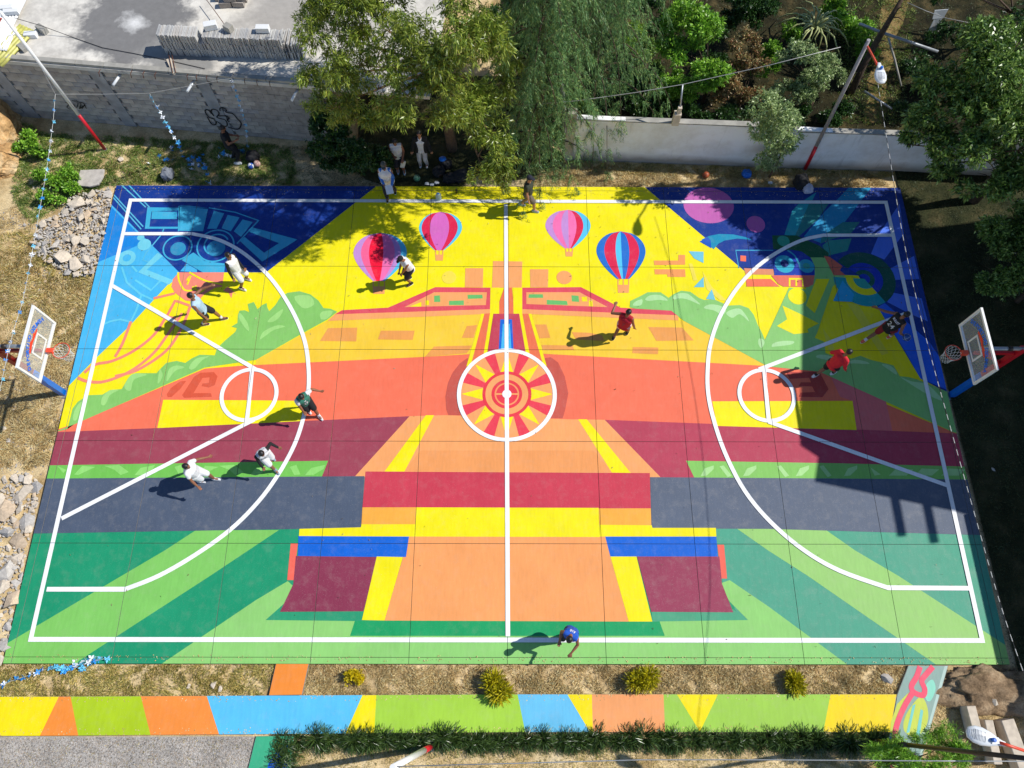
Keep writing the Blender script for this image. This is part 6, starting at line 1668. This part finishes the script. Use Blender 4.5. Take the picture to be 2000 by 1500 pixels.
# ================================================================== PEOPLE
SKIN = simple('skin', rgb(150, 98, 70, .8), .55, var=.08, bmp=.03)
SKIN2 = simple('light_skin', rgb(186, 130, 98, .8), .55, var=.08, bmp=.03)
HAIR = simple('black_hair', rgb(26, 22, 22, .8), .5, var=.3, bmp=.4)
def cloth(name, *c): return simple(name, rgb(*c, .82), .85, var=.12, scale=9, bmp=.35)
_ico = None
def cap(V, F, p, q, r0, r1, n=12):
    """closed rounded cone between two points (segments of a body)"""
    p, q = np.array(p, float), np.array(q, float)
    ax = q - p; L = np.linalg.norm(ax)
    ax = ax / L if L > 1e-6 else np.array([0, 0, 1.0])
    u_ = np.cross(ax, [0.0, 0.0, 1.0]);
    if np.linalg.norm(u_) < 1e-3: u_ = np.cross(ax, [1.0, 0, 0])
    u_ /= np.linalg.norm(u_); v_ = np.cross(ax, u_)
    rows = [(-r0 * .96, r0 * .28), (-r0 * .7, r0 * .71), (-r0 * .3, r0 * .95), (0, r0), (L, r1), (L + r1 * .3, r1 * .95), (L + r1 * .7, r1 * .71), (L + r1 * .96, r1 * .28)]
    b = len(V)
    for (d, r) in rows:
        for k in range(n):
            a = 2 * PI * k / n
            V.append(tuple(p + ax * d + (u_ * math.cos(a) + v_ * math.sin(a)) * r))
    for i in range(len(rows) - 1):
        for k in range(n):
            a0, a1_ = b + i * n + k, b + i * n + (k + 1) % n
            F.append((a0, a1_, a1_ + n, a0 + n))
    F.append(tuple(b + k for k in reversed(range(n)))); e = b + (len(rows) - 1) * n; F.append(tuple(e + k for k in range(n)))
def ell(V, F, c, r, R=None, n=14, m_=10):
    b = len(V); c = Vector(c)
    for i in range(1, m_):
        th = PI * i / m_
        for k in range(n):
            a = 2 * PI * k / n
            q = Vector((r[0] * math.sin(th) * math.cos(a), r[1] * math.sin(th) * math.sin(a), r[2] * math.cos(th)))
            if R is not None: q = R @ q
            V.append(tuple(c + q))
    for i in range(m_ - 2):
        for k in range(n):
            a0, a1_ = b + i * n + k, b + i * n + (k + 1) % n
            F.append((a0, a0 + n, a1_ + n, a1_))
    F.append(tuple(b + k for k in range(n))); e = b + (m_ - 2) * n; F.append(tuple(e + k for k in reversed(range(n))))
def remesh(name, V, F, vox, mat, parent, smooth=2):
    me = bpy.data.meshes.new(name); me.from_pydata(V, [], F)
    o = bpy.data.objects.new(name, me); COL.objects.link(o)
    m = o.modifiers.new('r', 'REMESH'); m.mode = 'VOXEL'; m.voxel_size = vox; m.use_smooth_shade = True
    if smooth:
        s = o.modifiers.new('s', 'SMOOTH'); s.factor = .5; s.iterations = smooth
    dg = bpy.context.evaluated_depsgraph_get()
    me2 = bpy.data.meshes.new_from_object(o.evaluated_get(dg))
    bpy.data.objects.remove(o)
    me2.name = name
    me2.materials.clear()
    return new_obj(name, me2, mat, parent)
def ik(a, b, l1, l2, pole):
    a, b = Vector(a), Vector(b); d = b - a; L = d.length
    if L > (l1 + l2) * .995: b = a + d.normalized() * (l1 + l2) * .995; d = b - a; L = d.length
    x = (l1 * l1 - l2 * l2 + L * L) / (2 * L); h = math.sqrt(max(l1 * l1 - x * x, 0))
    dn = d / L; pl = Vector(pole); pl = (pl - dn * pl.dot(dn)).normalized()
    return a + dn * x + pl * h, b
def person(label, px_, py_, face, h=1.72, z=.012, feet=((.10, .0), (-.10, .0)), lift=(0, 0), hip=(0, 0), lean=(0, 0), turn=0, hands=((.30, .05, .80), (-.30, .05, .80)), head=(0, 0), build=1.0,
           top=None, top_sleeve=0.0, shorts=None, leg_len='shorts', shoes=None, socks=None, skin=SKIN, hair='short', hat=None, sleeves=None, under=None, hipdrop=.03, group='people on and around the court', trim=None):
    """local axes: +y is the way the person faces, +x their right"""
    s = h / 1.72
    base = at(px_, py_, z)
    root = empty('person', base, math.radians(face) - PI / 2); tag(root, label, 'person', group)
    root.scale = (s, s, s)
    hipc = Vector((hip[0], hip[1], .92 - hipdrop))
    sp_ = Vector((lean[0], lean[1], 1)).normalized()
    chest = hipc + sp_ * .36; neck = hipc + sp_ * .54
    ct, st_ = math.cos(turn), math.sin(turn)
    rt = Vector((ct, st_, 0)); rt = (rt - sp_ * rt.dot(sp_)).normalized(); fw = sp_.cross(rt) * 1.0
    if fw.y < 0 and abs(turn) < 1: fw = -fw
    shR, shL = neck + rt * .175 - sp_ * .05, neck - rt * .175 - sp_ * .05
    hd_dir = (sp_ * .8 + Vector((head[0], head[1], .6))).normalized()
    headc = neck + sp_ * .06 + hd_dir * .135
    hpR, hpL = hipc + Vector((.095, 0, -.02)), hipc + Vector((-.095, 0, -.02))
    ank = []; knee = []
    for (fx, fy), lf, hp in zip(feet, lift, (hpR, hpL)):
        k, a = ik(hp, Vector((fx, fy, .085 + lf)), .43, .43, (0, 1, 0)); knee.append(k); ank.append(a)
    el_, wr_ = [], []
    for (hx, hy, hz), sh, sg in zip(hands, (shR, shL), (1, -1)):
        k, a = ik(sh, Vector((hx, hy, hz)), .29, .26, (sg * .5, -1, -.35)); el_.append(k); wr_.append(a)
    b = build
    # ---------- body, one surface
    V, F = [], []
    cap(V, F, hipc + Vector((-.05, 0, 0)), hipc + Vector((.05, 0, 0)), .115 * b, .115 * b)
    cap(V, F, hipc, hipc.lerp(chest, .5), .12 * b, .115 * b)
    cap(V, F, chest - rt * .07, chest + rt * .07, .115 * b, .115 * b); cap(V, F, hipc.lerp(chest, .5), chest, .115 * b, .13 * b)
    cap(V, F, shL, shR, .062, .062); cap(V, F, chest, neck - sp_ * .03, .12 * b, .07)
    cap(V, F, neck - sp_ * .02, headc - hd_dir * .05, .055, .052)
    # head with face
    hr = rt; hf = hd_dir.cross(hr); 
    if hf.dot(fw) < 0: hf = -hf
    HR = Matrix((hr, hf, hd_dir)).transposed()
    ell(V, F, headc + hd_dir * .015, (.077, .095, .105), HR)
    ell(V, F, headc - hd_dir * .055 + hf * .028, (.052, .058, .062), HR)                # jaw
    cap(V, F, headc + hf * .088 + hd_dir * .012, headc + hf * .108 - hd_dir * .022, .010, .015)   # nose
    for sg in (-1, 1): ell(V, F, headc + hr * sg * .078 - hd_dir * .005, (.014, .022, .032), HR)  # ears
    ell(V, F, headc + hf * .088 - hd_dir * .055, (.026, .014, .010), HR)                # lips
    for hp, k, a in zip((hpR, hpL), knee, ank):
        cap(V, F, hp, k, .088 * b, .056); cap(V, F, k, k.lerp(a, .35), .055, .058); cap(V, F, k.lerp(a, .35), a, .058, .038)
        cap(V, F, a, a + Vector((0, .12, -.045)), .04, .03)
    for sh, e, w_, sg in zip((shR, shL), el_, wr_, (1, -1)):
        cap(V, F, sh, e, .050 * (.5 + b * .5), .040); cap(V, F, e, e.lerp(w_, .3), .041, .042); cap(V, F, e.lerp(w_, .3), w_, .042, .027)
        dn = (w_ - e).normalized(); sd_ = dn.cross(Vector((0, 1, 0)) if abs(dn.y) < .8 else Vector((0, 0, 1))).normalized(); up_ = sd_.cross(dn)
        for o_ in (-.022, 0, .022): cap(V, F, w_ + dn * .015 + sd_ * o_ * .7, w_ + dn * .075 + sd_ * o_, .017, .016, 8)
        for i, (o_, L1) in enumerate(((-.034, .065), (-.011, .08), (.012, .075), (.034, .058))):
            k0 = w_ + dn * .080 + sd_ * o_; k1 = k0 + dn * L1 * .5 + up_ * sg * .006; k2 = k1 + dn * L1 * .35 + up_ * sg * .022
            cap(V, F, k0, k1, .0105, .010, 8); cap(V, F, k1, k2, .010, .009, 8)
        t0 = w_ + dn * .03 - sd_ * .03; t1 = t0 + dn * .035 - sd_ * .03; cap(V, F, t0, t1, .014, .0115, 8); cap(V, F, t1, t1 + dn * .03 - sd_ * .004, .0115, .010, 8)
    body = remesh('body', V, F, .0098, skin, root, 1)
    # eyes
    ey = MB()
    for sg in (-1, 1):
        c = headc + hf * .086 + hr * sg * .031 + hd_dir * .014
        ey.lathe([(.001, -.006), (.008, -.004), (.010, 0), (.008, .004), (.001, .006)], 8, c=tuple(c))
    ey.build('eyes', M['black_cloth'], root)
    # ---------- hair / cap
    V, F = [], []
    back = headc + hd_dir * .034 - hf * .016
    ell(V, F, back, (.087, .101, .095), HR)
    if hair == 'long':
        cap(V, F, back - hf * .05, back - hf * .075 - hd_dir * .16, .06, .045)
    if hair == 'curly':
        for k in range(26):
            a = k * 2.4; q = back + (hr * math.cos(a) + hf * math.sin(a) * .9) * .07 * math.sqrt((k % 13) / 13) + hd_dir * (.05 + .02 * math.cos(k)) - hf * .01
            ell(V, F, q, (.03, .03, .03))
    ho = remesh('hair', V, F, .011, hat if hat is not None and hair != 'long' else HAIR, root, 1)
    if hat is not None:
        V, F = [], []
        ell(V, F, back + hd_dir * .012, (.092, .106, .092), HR)
        ell(V, F, back + hf * .125 + hd_dir * .006, (.068, .075, .010), HR)
        remesh('cap', V, F, .010, hat, root, 1)
    # ---------- clothing
    if under is not None:                         # long sleeves worn below a jersey
        V, F = [], []
        for sh, e, w_ in zip((shR, shL), el_, wr_): cap(V, F, sh, e, .060, .050); cap(V, F, e, w_, .050, .036)
        cap(V, F, shL, shR, .07, .07)
        remesh('undershirt', V, F, .012, under, root, 2)
    tm = top
    V, F = [], []
    lo = hipc - sp_ * .06
    cap(V, F, lo + rt * -.055, lo + rt * .055, .148 * b, .148 * b); cap(V, F, lo, chest, .145 * b, .145 * b); cap(V, F, hipc + rt * .04, chest + rt * .075, .135 * b, .135 * b); cap(V, F, hipc - rt * .04, chest - rt * .075, .135 * b, .135 * b)
    cap(V, F, chest - rt * .06, chest + rt * .06, .140 * b, .140 * b)
    cap(V, F, shL + rt * .02, shR - rt * .02, .072, .072); cap(V, F, chest, neck - sp_ * .05, .13 * b, .08)
    if top_sleeve > 0:
        for sh, e, w_ in zip((shR, shL), el_, wr_):
            if top_sleeve <= 1: cap(V, F, sh, sh.lerp(e, top_sleeve), .068, .066)
            else: cap(V, F, sh, e, .066, .054); cap(V, F, e, e.lerp(w_, top_sleeve - 1), .054, .042)
    shirt = remesh('shirt', V, F, .0125, tm, root, 3)
    if sleeves is not None:
        V, F = [], []
        for sh, e, w_ in zip((shR, shL), el_, wr_):
            cap(V, F, sh + (neck - sh) * .25, sh.lerp(e, 1.0), .072, .058); cap(V, F, e, e.lerp(w_, .9), .058, .042)
        remesh('sleeves', V, F, .0125, sleeves, root, 2)
    V, F = [], []
    cap(V, F, hipc + Vector((-.05, 0, -.02)), hipc + Vector((.05, 0, -.02)), .138 * b, .138 * b)
    for hp, k, a in zip((hpR, hpL), knee, ank):
        if leg_len == 'shorts': cap(V, F, hp, hp.lerp(k, .88), .118 * b, .098)
        else: cap(V, F, hp, k, .112 * b, .078); cap(V, F, k, a.lerp(k, .06), .078, .062)
    remesh('trousers' if leg_len != 'shorts' else 'shorts', V, F, .0125, shorts, root, 2)
    for (a, k) in zip(ank, knee):
        V, F = [], []
        g0 = a + Vector((0, -.045, -.045)); g1 = a + Vector((0, .06, -.048)); g2 = a + Vector((0, .145, -.058))
        cap(V, F, g0, g1, .046, .048); cap(V, F, g1, g2, .047, .036); cap(V, F, a + Vector((0, -.01, 0)), a + Vector((0, .03, -.03)), .050, .05)
        sh_ = remesh('shoe', V, F, .0105, shoes, root, 2)
        MB().tube([g0 + Vector((0, -.03, -.036)), g0 + Vector((0, .01, -.036)), g1 + Vector((0, 0, -.030)), g2 + Vector((0, .03, -.020))], [.03, .046, .047, .028], 10).build('sole', M['white_plastic'], sh_).scale = (1, 1, 1)
        if socks is not None:
            V, F = [], []; cap(V, F, a, a.lerp(k, .22), .047, .050); remesh('sock', V, F, .012, socks, root, 1)
    root['_'] = 0; del root['_']
    info = dict(root=root, neck=neck, chest=chest, hip=hipc, sp=sp_, rt=rt, fw=fw, shirt=shirt, wr=wr_, el=el_, sh=(shR, shL), b=b, head=headc, hf=hf)
    return info
def print_on(info, txt, size, up, mat, back=False, shift=0.0, name='print'):
    """flat lettering laid on the chest or the back of the shirt"""
    me = text_mesh(txt, size, .001, .003)
    bm = bmesh.new(); bm.from_mesh(me); bmesh.ops.triangulate(bm, faces=bm.faces)
    bmesh.ops.subdivide_edges(bm, edges=[e for e in bm.edges if e.calc_length() > .03], cuts=1); bmesh.ops.triangulate(bm, faces=bm.faces)
    sm = info['shirt'].data
    bvh = BVHTree.FromPolygons([v.co for v in sm.vertices], [p.vertices for p in sm.polygons])
    dr = -info['fw'] if back else info['fw']
    rx = -info['rt'] if not back else info['rt']
    rx = rx * (1 if True else -1)
    x_ax = (info['sp'].cross(dr)) * 1.0      # reading direction, seen from outside
    c = info['hip'] + info['sp'] * up
    for v in bm.verts:
        o = c + x_ax * (v.co.x + shift) + info['sp'] * v.co.y + dr * .6
        hit, nn_, i_, d_ = bvh.ray_cast(o, -dr)
        v.co = (hit if hit is not None else c + dr * .15) + dr * (.006 + v.co.z)
    bm.to_mesh(me); bm.free()
    return new_obj(name, me, mat, info['shirt'])
WC = cloth('white_jersey', 236, 236, 238); BCx = cloth('black_jersey', 26, 26, 30); LBC = cloth('pale_blue_jersey', 178, 208, 232); GCx = cloth('green_jersey', 52, 128, 108)
RC_ = cloth('red_jersey', 190, 18, 42); RH = cloth('red_hoodie', 225, 30, 48); BLC = cloth('blue_jersey', 20, 90, 200); DGC = cloth('dark_green_shirt', 52, 58, 44); NVC = cloth('navy_cloth', 24, 28, 48)
GYS = cloth('brown_grey_shorts', 112, 100, 88); GWC = cloth('cream_trousers', 214, 208, 204); PKS = cloth('pale_pink_shorts', 232, 190, 192); SKB = cloth('sky_blue_sleeves', 60, 125, 215); RSH = cloth('red_shorts', 150, 30, 45)
WSH = cloth('white_shoes', 240, 240, 242); BSH = cloth('black_shoes', 32, 30, 34); ESH = cloth('maroon_shoes', 86, 50, 54); GSH = cloth('grey_blue_shoes', 150, 170, 190); OSH = cloth('coral_shoes', 240, 110, 90)
p = person('player in white vest with black sleeves standing inside the left arc, near the train painting', 479, 552, -25, 1.74, feet=((.24, .02), (-.14, -.02)), lean=(-.02, -.04), hands=((.33, .08, .84), (-.12, .20, .86)), head=(-.1, .35), top=WC, under=BCx, shorts=WC, shoes=WSH, socks=BCx)
p = person('player in pale blue vest with one arm stretched forward, crossing the left key line', 414, 629, 8, 1.80, feet=((.06, -.24), (-.06, .32)), lean=(.0, -.02), hands=((.30, .12, .78), (-.40, .46, 1.42)), head=(-.25, .15), top=LBC, shorts=BSH, shoes=ESH, socks=WC, build=1.02)
p = person('player in white vest and black cap looking down beside the big painted balloon', 805, 548, 215, 1.66, feet=((.12, .02), (-.10, .10)), lean=(0, .22), hands=((.06, .34, .86), (-.06, .34, .84)), head=(0, .8), top=WC, shorts=NVC, shoes=BSH, hat=BCx, socks=BCx, build=1.08)
p = person('stocky player in white shirt with black shoulders walking out of the left key', 402, 938, -6, 1.70, feet=((.06, -.16), (-.06, .26)), lean=(0, .06), hands=((.42, .24, .88), (-.46, .34, 1.02)), head=(.1, .3), top=WC, top_sleeve=.45, shorts=WC, shoes=WSH, build=1.15)
p = person('player in white vest over black long sleeves stepping on the left green band', 533, 903, -48, 1.70, feet=((.08, .28), (-.08, -.16)), lean=(0, .30), hands=((.28, .30, .74), (-.42, .14, .98)), head=(0, .7), top=WC, under=BCx, shorts=WC, shoes=GSH, socks=GSH)
gp_ = person('player in green vest over a white shirt walking across the left arc line', 609, 803, -48, 1.72, feet=((.07, -.10), (-.07, .30)), lean=(0, .16), hands=((.22, .26, .82), (-.52, .10, 1.0)), head=(.1, .8), top=GCx, shorts=BCx, shoes=WSH, socks=WC, sleeves=None, build=1.05)
V, F = [], []
for s_, e_ in zip(gp_['sh'], gp_['el']): cap(V, F, s_, s_.lerp(e_, .5), .074, .070)
remesh('shirt_sleeves', V, F, .0125, WC, gp_['root'], 2)
print_on(gp_, '0', .26, .20, WC); print_on(gp_, 'VI', .07, .40, WC)
p = person('player in red vest and pale pink shorts walking away right of centre', 1211, 658, 62, 1.76, feet=((.14, .22), (-.16, -.14)), lean=(.0, .03), hands=((.34, .06, .80), (-.46, .22, 1.30)), head=(.1, .2), top=RC_, shorts=PKS, shoes=BSH, build=1.08)
print_on(p, '7', .24, .22, cloth('dull_red_print', 150, 60, 70), back=True)
pb = person('running player in black number 24 vest holding a blue ball at the right baseline', 1713, 662, 28, 1.80, feet=((.12, .34), (-.12, -.48)), lift=(.02, .05), hip=(0, -.02), lean=(.03, .20), hands=((.40, .10, .92), (-.62, -.22, 1.18)), head=(.1, .25), top=BCx, shorts=RSH, shoes=OSH, socks=WC, build=1.0, hipdrop=.08)
print_on(pb, '24', .23, .20, WC, back=True); print_on(pb, 'BULLET', .075, .42, WC, back=True)
w_ = pb['root'].matrix_basis; 
bw = Matrix.LocRotScale(pb['root'].location, pb['root'].rotation_euler.to_quaternion(), pb['root'].scale) @ (pb['wr'][0] + Vector((.10, .10, -.06)))
ball('blue ball with white stars held by the player in black at the right baseline', bw, .12, (28, 70, 150), (36, 90, 170), seam=(215, 225, 240))
p = person('player in red hooded top and black trousers walking in the shade of the right key', 1606, 733, 25, 1.74, feet=((.08, .30), (-.08, -.26)), lean=(0, .22), hands=((.30, .22, .86), (-.30, .16, .92)), head=(.05, .3), top=RH, top_sleeve=1.9, shorts=BCx, leg_len='shorts', shoes=WSH, socks=BCx, build=1.02)
p = person('player in blue vest bending forward on the bottom side line', 1111, 1239, -118, 1.72, feet=((.12, .10), (-.10, -.16)), lean=(0, .26), hands=((.18, .34, .96), (-.22, .46, 1.05)), head=(0, .8), top=BLC, shorts=NVC, leg_len='long', shoes=BSH, build=1.05)
print_on(p, 'A10', .09, .44, WC, back=True)
pc = person('walking man in dark cap and grey shorts under the hanging leaves at the top line', 1030, 406, -18, 1.72, feet=((.06, .26), (-.06, -.26)), lean=(0, .03), hands=((.30, .12, .82), (-.28, .0, .85)), head=(0, .25), top=DGC, top_sleeve=.5, shorts=GYS, shoes=GSH, hat=NVC, skin=SKIN2, build=1.05)
pd = person('man in blue and white long-sleeved shirt holding a paper at the top line', 764, 383, -86, 1.78, feet=((.12, .10), (-.14, -.22)), lean=(0, .03), hands=((.08, .30, 1.02), (-.16, .34, 1.0)), head=(0, .1), top=WC, shorts=NVC, leg_len='long', shoes=BSH, sleeves=SKB, hat=cloth('grey_cap', 100, 98, 90), build=1.22)
c = Matrix.LocRotScale(pd['root'].location, pd['root'].rotation_euler.to_quaternion(), pd['root'].scale) @ Vector((-.08, .46, .98))
o = MB().box((0, 0, 0), (.24, .30, .006)).build('paper_sheet', M['paper_white'], None, c); o.rotation_euler = (.5, .1, .3); tag(o, 'sheet of paper held by the man in the blue and white shirt', 'paper')
pe = person('person in white vest and dark shorts standing in the tree shade behind the others', 783, 334, -82, 1.72, z=ZG, feet=((.10, .0), (-.12, .06)), lean=(0, .05), hands=((.10, .26, 1.12), (-.16, .28, .98)), head=(0, .6), top=WC, shorts=NVC, shoes=GSH, hair='curly', build=1.02)
c = Matrix.LocRotScale(pe['root'].location, pe['root'].rotation_euler.to_quaternion(), pe['root'].scale) @ Vector((-.14, .30, .72))
o = MB().box((0, 0, 0), (.16, .05, .40)).build('towel', WC, None, c, bevel=.02); o.rotation_euler = (.15, .25, .1); tag(o, 'white towel held by the person in the white vest', 'towel')
pf = person('woman in black jacket, white top and cream trousers standing under the tree', 828, 321, -90, 1.66, z=ZG, feet=((.12, .02), (-.12, .02)), hands=((.34, .08, .82), (-.34, .10, .84)), head=(0, .05), top=WC, shorts=GWC, leg_len='long', shoes=WSH, hair='long', skin=SKIN2, build=.95)
V, F = [], []
for sg in (1, -1):
    s_, e_, q_ = pf['sh'][0 if sg > 0 else 1], pf['el'][0 if sg > 0 else 1], pf['wr'][0 if sg > 0 else 1]
    cap(V, F, s_, e_, .085, .075); cap(V, F, e_, q_, .075, .06)
    cap(V, F, pf['neck'] + pf['rt'] * sg * .10 - pf['sp'] * .06, pf['hip'] + pf['rt'] * sg * .15 - pf['sp'] * .10 + pf['fw'] * .04, .09, .085)
    cap(V, F, pf['chest'] + pf['rt'] * sg * .12 + pf['fw'] * .06, pf['hip'] + pf['rt'] * sg * .14 + pf['fw'] * .09 - pf['sp'] * .1, .06, .05)
cap(V, F, pf['neck'] - pf['fw'] * .04 - pf['sp'] * .08, pf['hip'] - pf['fw'] * .07, .11, .12)
remesh('jacket', V, F, .0125, BCx, pf['root'], 2)
pg = person('person in black with white stripes standing at the graffiti wall in the shade', 462, 312, 15, 1.70, z=ZG, feet=((.10, .05), (-.12, -.08)), lean=(0, .05), hands=((.16, .30, 1.10), (-.10, .32, 1.06)), head=(0, .5), top=BCx, top_sleeve=.3, shorts=BCx, leg_len='long', shoes=BSH, build=1.03)
print_on(pg, 'III', .13, .28, WC, back=True)
